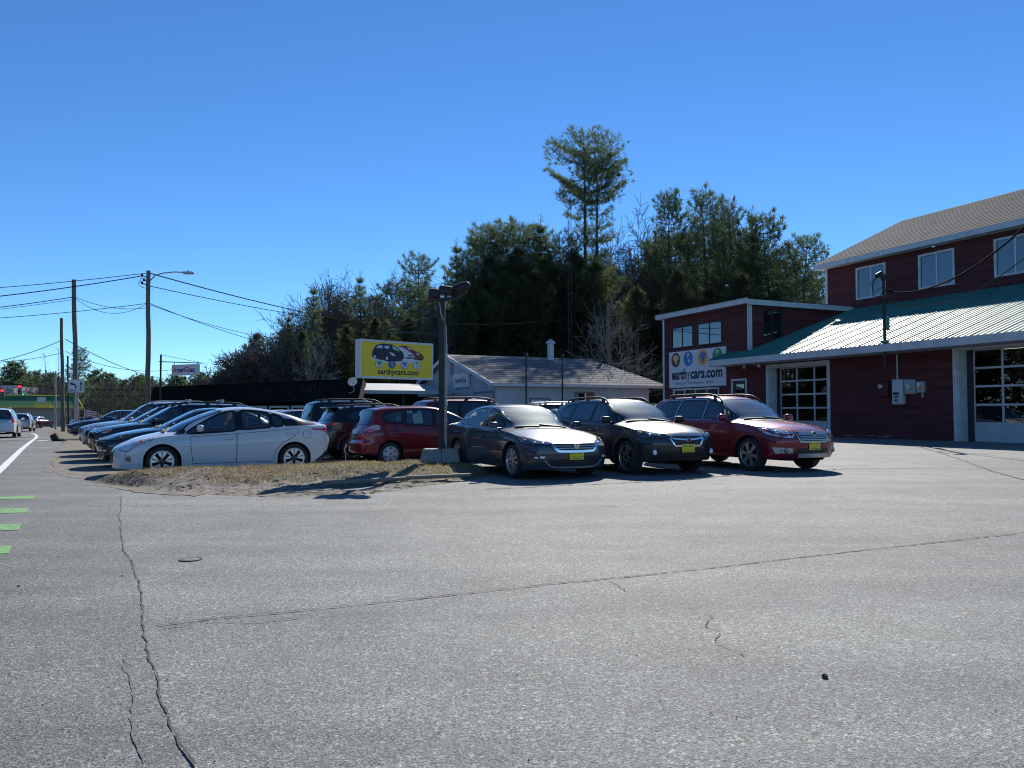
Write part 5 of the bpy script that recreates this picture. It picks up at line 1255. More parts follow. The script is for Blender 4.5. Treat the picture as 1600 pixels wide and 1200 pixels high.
def ground():

    sheet('parking_lot', [(-30, -20), (60, -20), (60, 62), (-28, 62), (-24, 40), (-13, 20), (-9.5, 13.6), (-20, -20)], 0, M['asphalt'], zg)
    # road to the left, its near edge is the long seam
    e = [G(190, 775), G(187, 800), G(192, 850), G(214, 905), G(226, 980), G(243, 1060), G(285, 1195)]
    edge = [(p.x, p.y) for p in e]
    far = [(-5.7-.509*k, 0) for k in ()]
    p0 = Vector((-6.9, 12.6, 0)); q0 = p0+RD*140
    road = [(edge[-1][0]+.6, -15)] + edge[::-1] + [(G(180, 762).x, G(180, 762).y)] + [tuple(G(75, 735))[:2], tuple(G(88, 700))[:2]] + [tuple(G(101, 682))[:2]] + [(-62, 112), (-80, 112), (-60, 40), (-40, -15)]
    sheet('road', road, .004, M['road'], zg)
    # sandy shoulder under the noses of the parked row
    sh = [G(180, 764), G(76, 737), G(88, 700), G(101, 683), G(140, 672), G(330, 690), G(520, 706), G(560, 720), G(300, 775), G(240, 771)]
    sheet('dirt_shoulder', [(p.x, p.y) for p in sh], .008, M['dirt'], zg, 2.0, .30)
    # white edge line, bending away at the junction
    ln = [G(-140, 845), G(0, 735), G(40, 696), G(55, 681), G(58, 677), G(55, 673), G(49, 671)]
    ribbon('edge_line', [(p.x, p.y) for p in ln], .17, M['road_white'], .009, 0, 1, .4, .05)
    a = G(63, 685.5); b = G(71, 684.5); ribbon('stop_line_mark', [(a.x, a.y), (b.x, b.y)], .5, M['road_white'], .009, 0, 1, .4, .05)
    for k, (x0, x1, yt, yb) in enumerate(((-60, 57, 775, 780), (-60, 47, 794, 802), (-60, 34, 819, 829), (-60, 19, 853, 866))):
        A, B, C_, D = G(x0, yt+4), G(x1, yt), G(x1-5, yb), G(x0, yb+2); mb = MB(); mb.quad(*[(p.x, p.y, .009) for p in (D, C_, B, A)]); mb.build('green_bike_marking', M['road_green'], kind='structure')
    def gp(l): return [tuple(G(*p))[:2] for p in l]
    ribbon('seam_crack', gp([(190, 775), (187, 800), (192, 850), (205, 880), (214, 905), (222, 950), (226, 980), (233, 1030), (246, 1075), (262, 1120), (280, 1165), (298, 1200)]), .0085, M['crack'], .009, .009, 2)
    ribbon('seam_crack', gp([(196, 1030), (203, 1090), (200, 1130), (212, 1198)]), .005, M['crack_soft'], .009, .012, 3)
    ribbon('long_crack', gp([(234, 980), (330, 968), (430, 960), (560, 946), (720, 929), (860, 913), (990, 902), (1120, 889), (1200, 879), (1320, 866), (1450, 853), (1600, 838), (1750, 824)]), .012, M['crack_dark'], .009, .006, 4)
    ribbon('long_crack', gp([(250, 984), (340, 972), (400, 974), (470, 966)]), .007, M['crack'], .009, .01, 5)
    ribbon('short_crack', gp([(950, 908), (968, 916), (978, 924)]), .006, M['crack'], .009, .008, 6)
    ribbon('short_crack', gp([(1100, 958), (1116, 966), (1108, 980), (1126, 992), (1118, 1004), (1150, 1018), (1165, 1026)]), .006, M['crack'], .009, .012, 7)
    ribbon('lot_seam', gp([(1390, 700), (1480, 722), (1600, 762), (1700, 800)]), .05, M['crack_soft'], .008, .02, 10)
    ribbon('lot_seam', gp([(760, 768), (900, 764), (1050, 760), (1200, 749), (1330, 742), (1500, 741)]), .05, M['crack_soft'], .008, .03, 11)
    # valve cover
    p = G(298, 875); t = thing('valve_cover', 'small round iron valve cover sunk in the asphalt', 'manhole cover', (p.x, p.y, .004))
    mb = MB(); mb.lathe([(.10, .0), (.10, .006), (.088, .007), (.082, .003), (.001, .003)], 32); mb.build('rim', M['crack'], t, 40)
    mb = MB(); mb.lathe([(.076, .004), (.073, .006), (.001, .007)], 28); mb.lathe([(.012, .0075), (.001, .010)], 10); mb.build('lid', M['asphalt'], t, 40)
    # loose stones
    random.seed(5)
    def stone(px, py, r, lab, m_='crack'):
        p = G(px, py); bm = bmesh.new(); bmesh.ops.create_icosphere(bm, subdivisions=2, radius=r)
        for v in bm.verts: v.co *= 1+.35*noise.noise(v.co*(2.2/r)+Vector((px, py, 0))); v.co.z = v.co.z*.75
        me = bpy.data.meshes.new('stone'); bm.to_mesh(me); bm.free(); me.materials.append(M[m_]); o = link('stone', me, None, (p.x, p.y, r*.5)); tag(o, lab, 'stone')
    stone(1289, 1059, .017, 'dark stone lying alone on the asphalt at lower right')
    stone(29, 917, .012, 'small dark stone on the road below the green markings')
    stone(191, 901, .010, 'tiny dark stone beside the road seam left of the valve cover')
    mb = MB(); random.seed(8)
    for k in range(420):
        y = random.uniform(1.6, 14); x = random.uniform(-.75, .75)*y*1.05; r = random.uniform(.0015, .005)
        mb.add([(x-r, y, .005+zg(x, y)), (x, y-r, .005+zg(x, y)), (x+r*1.2, y, .005), (x, y+r, .005), (x, y, .005+r*1.3)], [(0, 1, 4), (1, 2, 4), (2, 3, 4), (3, 0, 4)], random.choice((0, 0, 1)))
    mb.build('gravel', [M['crack'], M['concrete']], kind='stuff')
ISL = [(-8.5, 15.35), (-7.2, 15.35), (-5.6, 16.1), (-4.2, 16.9), (-2.9, 17.7), (-1.6, 18.3), (-.75, 18.3), (-.35, 17.3), (-.25, 16.3), (-.6, 15.2), (-1.4, 13.6), (-2.5, 12.35), (-3.6, 12.15), (-4.7, 12.5), (-5.9, 13.1), (-7.0, 13.9), (-8.0, 14.7)]
def segd(p, a, b):
    d = (b[0]-a[0], b[1]-a[1]); t = max(0, min(1, ((p[0]-a[0])*d[0]+(p[1]-a[1])*d[1])/(d[0]**2+d[1]**2))); return math.hypot(p[0]-a[0]-t*d[0], p[1]-a[1]-t*d[1])
def isl_h(x, y):
    if not inside(ISL, x, y): return -.02
    d = min(segd((x, y), ISL[k-1], ISL[k]) for k in range(len(ISL)))
    back = sstep(0, .9, min(segd((x, y), ISL[k], ISL[k+1]) for k in range(0, 7)))
    n = noise.noise(Vector((x*1.3, y*1.3, 0)))*.05+noise.noise(Vector((x*4, y*4, 3)))*.025+noise.noise(Vector((x*11, y*11, 7)))*.010
    fr = y-lerp(15.4, 17.3, (x+8.5)/8)      # along the depth of the bank
    crest = (.235-.08*sstep(-2.6, -1.2, x))*sstep(-2.9, -.9, fr)+.03
    return crest*sstep(0, .55, d)*(0.55+.45*back)+n*sstep(0, .4, d)+.004
def island():
    mb = MB(); nx, ny = 170, 130; X0, X1, Y0, Y1 = -8.7, -.1, 12.0, 18.5; idx = {}
    for i in range(nx+1):
        for j in range(ny+1):
            x, y = lerp(X0, X1, i/nx), lerp(Y0, Y1, j/ny)
            h = isl_h(x, y); idx[i, j] = len(mb.v); mb.v.append((x, y, h))
    for i in range(nx):
        for j in range(ny):
            q = (idx[i, j], idx[i+1, j], idx[i+1, j+1], idx[i, j+1])
            if max(mb.v[k][2] for k in q) > -.01: mb.f.append(q); mb.m.append(0)
    mb.build('dirt_bank', M['dirt'], None, 60, kind='structure')
    m = [mat('dry_grass', (0.34, 0.29, 0.16), rough=.9), mat('spring_grass', (0.17, 0.18, 0.06), rough=.9), mat('dead_leaf', (0.26, 0.17, 0.10), rough=.9)]
    for g_ in m:
        nt = g_.node_tree; b_ = nt.nodes['Principled BSDF']; tr = nt.nodes.new('ShaderNodeBsdfTranslucent'); tr.inputs['Color'].default_value = b_.inputs['Base Color'].default_value
        mx = nt.nodes.new('ShaderNodeMixShader'); mx.inputs[0].default_value = .5; nt.links.new(b_.outputs[0], mx.inputs[1]); nt.links.new(tr.outputs[0], mx.inputs[2]); nt.links.new(mx.outputs[0], nt.nodes['Material Output'].inputs['Surface'])
    random.seed(11); mb = MB(); cnt = 0
    while cnt < 30000:
        x, y = random.uniform(X0, X1), random.uniform(13.2, Y1)
        if not inside(ISL, x, y): continue
        fr = y-lerp(15.4, 17.3, (x+8.5)/8)
        den = sstep(-2.3, -1.2, fr+.5+noise.noise(Vector((x*1.6, y*1.6, 0)))*.7-.7*sstep(-4.5, -6.5, x))*sstep(-8.3, -6.8, x)
        den = max(den, .10*(noise.noise(Vector((x*2.5, y*2.5, 5))) > .25))
        if random.random() > den: continue
        cnt += 1; h = isl_h(x, y); hh = random.uniform(.015, .055)*(1.5 if random.random() < .05 else 1); a = random.uniform(0, 6.28); w = random.uniform(.004, .009); lx, ly = random.gauss(0, .03), random.gauss(0, .03)
        g = noise.noise(Vector((x*.9, y*.9, 2)))
        mi = 2 if random.random() < .18+.4*(x < -4.4) else (1 if random.random() < .30+g*.5 else 0)
        mb.add([(x-w*math.cos(a), y-w*math.sin(a), h-.01), (x+w*math.cos(a), y+w*math.sin(a), h-.01), (x+lx, y+ly, h+hh)], [(0, 1, 2)], mi)
    mb.build('grass', m, None, kind='stuff')
    mb = MB(); random.seed(12)
    for k in range(2600):
        x, y = random.uniform(X0, X1), random.uniform(Y0, Y1)
        if not inside(ISL, x, y): continue
        h = isl_h(x, y); r = random.uniform(.004, .012)*(2.2 if random.random() < .04 else 1)
        mb.add([(x-r, y, h-.003), (x, y-r, h-.003), (x+r*1.2, y, h-.003), (x, y+r, h-.003), (x+r*.1, y, h+r*.9)], [(0, 1, 4), (1, 2, 4), (2, 3, 4), (3, 0, 4)], random.choice((0, 0, 1, 2)))
    mb.build('pebbles', [M['dirt'], M['concrete'], M['crack']], None, kind='stuff')
    mb = MB(); random.seed(13)
    for k in range(1500):
        x, y = random.uniform(X0, X1), random.uniform(Y0, Y1)
        if not inside(ISL, x, y): continue
        h = isl_h(x, y); a = random.uniform(0, 3.14); l = random.uniform(.02, .10); w = random.uniform(.004, .018); c_, s_ = math.cos(a), math.sin(a)
        mb.add([(x-l*c_-w*s_, y-l*s_+w*c_, h+.004), (x+l*c_-w*s_, y+l*s_+w*c_, h+random.uniform(.004, .02)), (x+l*c_+w*s_, y+l*s_-w*c_, h+.006), (x-l*c_+w*s_, y-l*s_-w*c_, h+.003)], [(0, 1, 2, 3)], random.choice((0, 1, 1, 2)))
    mb.build('dead_leaves', [M['crack'], M['bark_dark'] if 'bark_dark' in M else M['crack'], M['timber']], None, kind='stuff')
    # landscape timbers
    for k, ((xa, ya), (xb, yb), lab) in enumerate((((504, 748), (640, 741), 'grey landscape timber half buried below the grass under the sign'), ((636, 740), (735, 736), 'grey landscape timber lying in front of the concrete post base'), ((470, 719), (540, 717), 'grey landscape timber behind the bank next to the white hatchback tail'), ((626, 719), (673, 717.5), 'short grey timber behind the bank between red hatchback and post base'))):
        za = .13 if k < 2 else .10; za = max(za, max(isl_h(*tuple(G((xa*(1-f)+xb*f), ya*(1-f)+yb*f, za))[:2]) for f in (0, .25, .5, .75, 1))+.02)
        a, b = G(xa, ya, za), G(xb, yb, za); d = b-a; L = d.length; t = link('landscape_timber', None); 
        bpy.data.objects.remove(t); mb = MB(); mb.cbox((0, 0, 0), (L, .12, .07), .02)
        o = mb.build('landscape_timber', M['timber'], None, 40, loc=(a+b)/2-Vector((0, 0, .075)), rotz=math.atan2(d.y, d.x)); tag(o, lab, 'timber', 'landscape timbers')
    for (px, py, h, lab) in ((540, 716, .42, 'thin crooked steel stake standing behind the grass bank'),):
        p = G(px, py, .2); mb = MB(); mb.path([(0, 0, -.1), (.0, 0, .2), (-.03, 0, .34), (.03, 0, .40), (.0, 0, .46)], [.016, .016, .02, .03, .012], 8); o = mb.build('metal_stake', M['metal_grey'], None, 40, loc=(p.x, p.y, .1)); tag(o, lab, 'stake')
# ------------------------------------------------------------------ trees
M['bark_dark'] = mat('pine_bark', (0.065, 0.052, 0.043), rough=.95, var=.35, vscale=3)
M['bark_pale'] = mat('pale_bark', (0.24, 0.215, 0.185), rough=.95, var=.30, vscale=3)
M['bark_grey'] = mat('grey_brown_bark', (0.115, 0.095, 0.08), rough=.95, var=.35, vscale=2)
def needle_mat(name, lo, hi):
    m = mat(name, lo, rough=.75, spec=.25); nt = m.node_tree; b = nt.nodes['Principled BSDF']
    tc = nt.nodes.new('ShaderNodeTexCoord'); n = nt.nodes.new('ShaderNodeTexNoise'); n.inputs['Scale'].default_value = .55; n.inputs['Detail'].default_value = 5
    oi = nt.nodes.new('ShaderNodeObjectInfo'); r = nt.nodes.new('ShaderNodeValToRGB'); r.color_ramp.elements[0].position = .32; r.color_ramp.elements[1].position = .68
    r.color_ramp.elements[0].color = (*lo, 1); r.color_ramp.elements[1].color = (*hi, 1)
    nt.links.new(tc.outputs['Object'], n.inputs['Vector']); nt.links.new(n.outputs['Fac'], r.inputs['Fac'])
    h = nt.nodes.new('ShaderNodeHueSaturation'); mr = nt.nodes.new('ShaderNodeMapRange'); mr.inputs['To Min'].default_value = .75; mr.inputs['To Max'].default_value = 1.25
    nt.links.new(oi.outputs['Random'], mr.inputs['Value']); nt.links.new(mr.outputs[0], h.inputs['Value']); nt.links.new(r.outputs['Color'], h.inputs['Color'])
    nt.links.new(h.outputs['Color'], b.inputs['Base Color'])
    # needles let some light through
    out = nt.nodes['Material Output']; tr = nt.nodes.new('ShaderNodeBsdfTranslucent'); nt.links.new(h.outputs['Color'], tr.inputs['Color'])
    mx = nt.nodes.new('ShaderNodeMixShader'); mx.inputs[0].default_value = .55
    nt.links.new(b.outputs[0], mx.inputs[1]); nt.links.new(tr.outputs[0], mx.inputs[2]); nt.links.new(mx.outputs[0], out.inputs['Surface'])
    return m
M['needles'] = needle_mat('pine_needles', (0.060, 0.098, 0.050), (0.135, 0.175, 0.088))
M['needles_dark'] = needle_mat('hemlock_needles', (0.052, 0.070, 0.032), (0.125, 0.138, 0.058))
M['twigs'] = mat('twig_mass', (0.13, 0.10, 0.085), rough=.95, var=.35, vscale=.5)
def rvec(): 
    while True:
        v = Vector((random.uniform(-1, 1), random.uniform(-1, 1), random.uniform(-1, 1)))
        if .05 < v.length < 1: return v.normalized()
def tuft(mb, p, d, L, n, w):
    """spray of needle blades leaving p round direction d"""
    for k in range(n):
        v = (d*.75+rvec()*.85+Vector((0, 0, .25))).normalized(); l = L*random.uniform(.55, 1.1)
        o = v.cross(rvec()); o = o.normalized()*w*random.uniform(.7, 1.3); q = p+rvec()*L*.25
        i = len(mb.v); mb.v += [tuple(q-o), tuple(q+o), tuple(q+v*l+o*.25), tuple(q+v*l-o*.25)]; mb.f.append((i, i+1, i+2, i+3)); mb.m.append(0)
def pine(seed, H, base=.25, spread=4.0, shape='cone', dens=1.0, lean=0.0, twin=False, tl=.75, nt_=9, bare=0.0, nw=None, plates=1.0):
    """returns trunk mesh and crown mesh of one conifer"""
    random.seed(seed); tr = MB(); cr = MB()
    stems = [(Vector((0, 0, 0)), lean, H)] if not twin else [(Vector((-.35, 0, 0)), -.022, H), (Vector((.5, .2, 0)), .020, H*.985)]
    for st, ln, Hs in stems:
        ph = random.uniform(0, 6); axis = []
        for k in range(15):
            t = k/14; axis.append(st+Vector((ln*Hs*t+.25*math.sin(ph+t*5)*t, .2*math.cos(ph+t*4)*t, Hs*t)))
        r0 = .012*Hs+.06; tr.path(axis, [r0*(1-.93*(k/14)**.9) for k in range(15)], 8)
        def ax(t): 
            f = t*14; i = min(13, int(f)); return axis[i].lerp(axis[i+1], f-i)
        z = base*Hs
        while z < Hs*.99:
            t = max(0.0, min(1.0, (z/Hs-base)/(1-base)))
            if shape == 'cone': rad = spread*(1-t)**.75*(.55+.45*min(1, t*4+.3))
            elif shape == 'pine': rad = spread*(.6+.4*sstep(0, .35, t))*math.sqrt(max(.03, 1-max(0, (t-.28)/.74)**2))
            elif shape == 'umbrella': rad = spread*(.80+.20*math.sin(t*7+1))*(1-.25*sstep(.05, .45, t)+.30*sstep(.5, .78, t))*math.sqrt(max(.05, 1-max(0, (t-.72)/.285)**2))
            elif shape == 'column': rad = spread*(1-t**3)*(.7+.3*math.sin(t*9))
            nb = random.choice((3, 4, 4, 5)); a0 = random.uniform(0, 6.28)
            for b in range(nb):
                a = a0+2*math.pi*b/nb+random.uniform(-.4, .4); l = rad*random.uniform(.5, 1.2)
                if random.random() < .08: continue
                rise = lerp(-.10, .26 if shape == 'umbrella' else .55, t**1.3)+random.uniform(-.12, .12); o = Vector((math.cos(a), math.sin(a), 0)); p0 = ax(min(1, z/Hs)); br = []
                ns = max(3, int(l/.8)+2)
                for k in range(ns+1):
                    f = k/ns; br.append(p0+o*l*f+Vector((0, 0, l*(rise*f*.6+(.30*f*f)-.10*math.sin(f*3)))))
                tr.path(br, [max(.012, .018*l*(1-f*.85)) for f in [k/ns for k in range(ns+1)]], 4, cap=False)
                if random.random() < bare: continue
                step = .42/dens; f = .30 if shape != 'cone' else .12
                while f <= 1.02:
                    g = min(.999, f)*ns; i = int(g); p = br[i].lerp(br[i+1], g-i); d = (br[i+1]-br[i]).normalized(); side = d.cross(Vector((0, 0, 1)))
                    wid = min(1.5*plates, l*.34*plates)*math.sin(math.pi*min(1, .15+f*.8))
                    tuft(cr, p, d, tl, nt_, nw or tl*.062)
                    for sg in (-1, 1):
                        m_ = max(1, int(wid/.42))
                        for q in range(m_):
                            w_ = wid*(q+1)/m_*random.uniform(.7, 1.15)
                            pp = p+side*sg*w_+d*w_*.5+Vector((0, 0, random.uniform(-.05, .18)/plates)); tuft(cr, pp, (d+side*sg*.6).normalized(), tl*.9, max(4, nt_-2), nw or tl*.062)
                    f += step/max(l, .6)
            z += random.uniform(.65, 1.1)*max(.55, Hs/27)*(1-.35*t if shape != 'cone' else 1+.35*t)*(.7 if shape == 'column' else 1)*plates
        [tuft(cr, ax(1.0)+rvec()*.3, Vector((0, 0, 1)), tl*.9, 4, tl*.06) for _ in range(3)]
    return tr.mesh('trunk', M['bark_dark'], 60), cr
def bare_tree(seed, H, spread=.55, levels=5, r0=None, m_='bark_grey', trunk_f=.28, nchild=(3, 5), twig=.012, droop=0.0):
    random.seed(seed); tr = MB(); cr = MB()
    def grow(p, d, L, r, lev):
        n = 4 if lev < 3 else 3; pts = [p]; dd = d.copy()
        for k in range(n):
            dd = (dd+rvec()*.16+Vector((0, 0, .06 if lev < 4 else .02-droop))).normalized(); pts.append(pts[-1]+dd*L/n)
        rad = [max(twig, r*(1-.55*k/n)) for k in range(n+1)]
        (tr if lev == 0 else cr).path(pts, rad, 7 if lev == 0 else (5 if lev == 1 else 3), cap=False)
        if lev >= levels: return
        for c in range(random.randint(*nchild)+(2 if lev == 0 else 0)):
            f = random.uniform(.35 if lev else .55, 1.0); g = f*n; i = min(n-1, int(g)); q = pts[i].lerp(pts[i+1], g-i)
            s = dd.cross(rvec()).normalized(); nd = (dd*random.uniform(.55, .95)+s*random.uniform(.5, .9)*(1+spread*.4)).normalized()
            grow(q, nd, L*random.uniform(.52, .78), rad[min(n, i+1)]*random.uniform(.5, .7), lev+1)
        grow(pts[-1], dd, L*.7, rad[-1], lev+1)
    grow(Vector((0, 0, -.1)), Vector((random.uniform(-.05, .05), 0, 1)), H*trunk_f, r0 or H*.014, 0)
    zmax = max(v[2] for v in cr.v); k = H/zmax
    for mb in (tr, cr): mb.v = [(x*k, y*k, z*k) for x, y, z in mb.v]
    return tr.mesh('trunk', M[m_], 60), cr.mesh('branches', M[m_], 60)
# ================================================================== build the place
def zd(x, y): return -.0092*max(0, min(y, 130)-27)*sstep(-12, -26, x)
_zg0 = zg
def zg(x, y): return _zg0(x, y)+zd(x, y)
_bq = MB
def ground_sheet():
    mb = MB(); xs = [-1500, -600, -300, -160, -120]+list(range(-100, 101, 4))+[130, 200, 400, 1500]; ys = [-60, -20, 0, 10, 20]+list(range(24, 141, 4))+[170, 220, 320, 600, 1200, 2500]
    for y in ys:
        for x in xs: mb.v.append((x, y, -.07+zd(x, y)))
    n = len(xs)
    for j in range(len(ys)-1):
        for i in range(n-1): mb.f.append((j*n+i, j*n+i+1, (j+1)*n+i+1, (j+1)*n+i)); mb.m.append(0)
    mb.build('ground', M['verge'], None, 60, kind='structure')
ground_sheet()
ground()
island()
sheet('far_pavement', [(-75, 62), (-26, 62), (-26, 112), (-75, 112)], -.03, M['road'], zg)
sheet('grass_verge', [tuple(G(*p))[:2] for p in ((72, 668), (96, 660), (130, 660), (150, 668), (140, 676), (100, 690), (86, 683))], .012, M['verge'], zg)
# ---- buildings
RB, MX, MAST = red_building()
wall_sign(MX)
grey_building(); green_shed(); green_shop()
# ---- cars
def at_axle(ax, head, spec_half):   # centre of a car from its front axle centre
    h = math.radians(head); return (ax[0]-math.cos(h)*spec_half, ax[1]-math.sin(h)*spec_half)
LOT = 'used cars parked on the lot'
white = paint('white_pearl', (.56, .575, .60), metal=0.0, rough=.35); grey = paint('graphite', (.040, .047, .060), metal=.3, rough=.42); black = paint('black', (.005, .0055, .007), metal=.0, rough=.3)
dark = paint('dark_grey_pearl', (.017, .020, .026), metal=.15, rough=.4); ruby = paint('ruby_pearl', (.20, .009, .022), metal=.25); red = paint('milano_red', (.15, .005, .014), metal=.15); silver = paint('silver', (.42, .44, .46), metal=.6)
burg = paint('burgundy', (.12, .012, .018), metal=.4); navy = paint('dark_blue', (.02, .028, .05), metal=.4); slate = paint('slate_grey', (.022, .024, .027), metal=.2, coat=.25); maroon = paint('maroon', (.10, .02, .035), metal=.3)
HA = 208.0; HB = 28.0; HC = -63.4
liftback(white, 'white liftback nearest the grass bank with its black pillar and nose to the road', at_axle((-7.66, 16.74), HA, 4.54/2-.95), HA, LOT)
def nosed(px, D, head, L): 
    h = math.radians(head); X = (px-800)/1200*D; return (X-math.cos(h)*L/2, D-math.sin(h)*L/2)
sedan(black, 'black sedan right behind the white liftback in the roadside row', nosed(152, 18.9, HA, 4.86), HA, LOT, plate=None)
c3 = wagon(black, 'black crossover with silver roof crossbars third in the roadside row', nosed(139, 21.5, HA, 4.78), HA, LOT, plate=None, face='std', name='parked_crossover')
mb = MB()
for s in (2.55, 3.45):
    q = c3.section(s)[0][-1][1]; mb.cbox((c3.L/2-s, 0, q+.10), (.07, 1.25, .035), .012); 
    for y in (-.55, .55): mb.cbox((c3.L/2-s, y, q+.06), (.10, .06, .09), .015)
c3.part('crossbar', mb, M['silver_trim'])
wagon(slate, 'dark grey crossover between the black crossover and the silver one', nosed(133, 24.1, HA, 4.78), HA, LOT, plate=None, face='std', name='parked_crossover')
c5 = wagon(silver, 'silver tall sport utility car farthest along the roadside row', nosed(124, 26.8, HA, 4.78), HA, LOT, plate=None, face='std', tall=.12, railmat='silver_trim', name='parked_suv')
c5.lamp('side_marker', [(.34, .80, .86), (.62, .87, .90), (.62, .88, .84), (.36, .84, .80)], 'amber', off=.014)
ra = (-3.44, 20.15); h = math.radians(HB); fit = mini(red, 'red small hatchback with silver wheel covers left of the lamp post', (ra[0]+math.cos(h)*1.28, ra[1]+math.sin(h)*1.28), HB, LOT)
mb = MB(); fit.patch(mb, [(2.40, 1.06), (2.40, 1.32), (2.66, 1.32), (2.66, 1.06)], lambda p: (Vector((fit.L/2-p[0], -.655+(p[1]-1.05)*.42, p[1])), Vector((0, -1, 0))), .01, 0, 3, soft=0); fit.part('price_sheet', mb, M['paper'])
ra = (-4.85, 22.35); c = crossover(black, 'black coupe crossover with red boomerang tail lamps between white and red hatchbacks', (ra[0]+math.cos(h)*1.3, ra[1]+math.sin(h)*1.3), HB, LOT, plate=None, tailkind='boomerang', rim='chr', clad=.34)
ra = (-6.0, 25.2); wagon(black, 'black sport utility car with dark roof rails behind the boomerang lamp crossover', (ra[0]+math.cos(h)*1.3, ra[1]+math.sin(h)*1.3), HB, LOT, plate=None, face='std', tall=.14, name='parked_suv')
sedan(grey, 'dark grey sedan with yellow front plate right of the lamp post', at_axle((.79, 15.5), HC, 4.86/2-.97), HC, LOT, z=.06)
crossover(dark, 'blackish crossover with yellow front plate and roof rails between two cars', at_axle((3.08, 16.0), HC, 4.45/2-.89), HC, LOT, z=.095)
wagon(ruby, 'ruby red wagon with roof rails and yellow front plate facing the camera', at_axle((5.72, 16.45), HC, 4.78/2-.93), HC, LOT, rim='six', z=.125)
# second and third rows, mostly hidden
wagon(burg, 'burgundy wagon with dark roof rails showing above the red hatchback bonnet', (-1.0, 23.6), HB, LOT, plate=None, face='std', tall=.10, name='parked_suv', z=.05)
wagon(silver, 'pale silver wagon roof showing behind the dark grey sedan roof', (1.0, 29.6), HC, LOT, plate=None, face='std', tall=-.04)
wagon(black, 'black sport utility car roof behind the gap of sedan and crossover', (2.3, 30.5), HB, LOT, plate=None, face='std', tall=.10, railmat='silver_trim', name='parked_suv')
sedan(dark, 'dark sedan roof between the grey sedan and the crossover', (1.9, 25.0), HC, LOT, plate=None)
wagon(red, 'bright red wagon partly hidden between crossover and ruby wagon', (6.2, 30.5), HC, LOT, plate=None, face='std', tall=.02)
sedan(white, 'white sedan roof glimpsed behind the white liftback roof', (-9.6, 33.0), HB, LOT, plate=None)
sedan(silver, 'silver sedan roof glimpsed left of the black roof rails', (-8.4, 31.0), HB, LOT, plate=None)
sedan(navy, 'dark blue sedan parked beyond the silver sport utility car', (-21.5, 42.0), HA, LOT, plate=None)
crossover(slate, 'dark grey crossover behind the sedans under the green shed', (-12.6, 36.5), HB, LOT, plate=None)
# road traffic
def road_car(fn, pm, lab, px, D, head, **kw):
    X = (px-800)/1200*D; fn(pm, lab, (X, D), head, 'cars driving away on the road', z=zd(X, D)-.0, **kw)
def wagon_z(pm, lab, loc, head, group, z=0, **kw):
    return wagon(pm, lab, loc, head, group, **kw)
def put(o, z): o.root.location.z = z; return o
X = (4-800)/1200*46.5; put(wagon(white, 'white sport utility car driving away at the left edge of the road', (X, 46.5), 118, 'cars on the road', plate='green', face='tall_tail', tall=.16, name='driving_suv'), zd(X, 46.5)+.004)
X = (36-800)/1200*70; put(wagon(silver, 'silver small sport utility car ahead of the white one on the road', (X, 70), 116, 'cars on the road', plate='g2', face='tall_tail', tall=.04, name='driving_suv'), zd(X, 70)+.004)
X = (61-800)/1200*95; put(sedan(maroon, 'maroon sedan turning at the junction by the green shop', (X, 95), 85, 'cars on the road', plate=None, name='driving_sedan'), zd(X, 95)+.004)
for px, D, pm, lab in ((142, 104, silver, 'silver sedan parked at the right end of the green shop'), (174, 100, navy, 'dark blue sedan far off right of the lane arrow sign'), (190, 106, slate, 'grey sedan far off beyond the dark blue one')):
    X = (px-800)/1200*D; put(sedan(pm, lab, (X, D), 15, 'cars parked by the shop', plate=None), zd(X, D))
# cars standing inside the workshop, seen through its doors
q = MX @ Vector((-1.7, 3.9, 0)); put(sedan(white, 'white sedan with yellow plate inside the left garage door', (q.x, q.y), -156, None), .30)
q = MX @ Vector((7.3, 4.1, 0)); put(wagon(silver, 'silver wagon inside the right garage door', (q.x, q.y), -150, None), .30)
# ---- lamp post with the yellow sign
X, Y = -1.60, 17.5
t = thing('lamp_post', 'dark square post with three floodlights on a concrete base', 'lamp post', (X, Y, 0))
mb = MB(); mb.prism([(-.50, -.36), (.02, -.36), (.02, .36), (-.50, .36)], 0, .38); mb.v = [(x*(1-.22*(z > .2))+.0, y*(1-.25*(z > .2)), z) for x, y, z in mb.v]
mb2 = MB(); mb2.prism([(.03, -.34), (.46, -.34), (.46, .34), (.03, .34)], 0, .385); mb2.v = [(x*(1-.18*(z > .2)), y*(1-.25*(z > .2)), z) for x, y, z in mb2.v]
for m_ in (mb, mb2): m_.v = [(x, y, z+.14) for x, y, z in m_.v]; m_.build('concrete_base', M['concrete'], t)
mb = MB(); mb.cbox((0, 0, .50+1.70), (.138, .138, 3.4), .012); mb.build('post', M['dark_post'], t)
mb = MB(); mb.path([(.10, -.02, .45), (.105, -.02, 2.9)], .024, 8); mb.path([(.105, -.02, 2.9), (.09, -.03, 3.3), (-.02, -.09, 3.6), (-.05, -.09, 3.85)], .014, 6); mb.cbox((.105, -.03, 1.55), (.07, .06, .12), .01); mb.build('conduit', M['metal_grey'], t, 40)
mb = MB(); mb.cbox((.02, 0, 3.93), (.62, .10, .07), .01, rot=Matrix.Rotation(-.06, 3, 'Y')); mb.build('lamp_bracket', M['dark_post'], t)
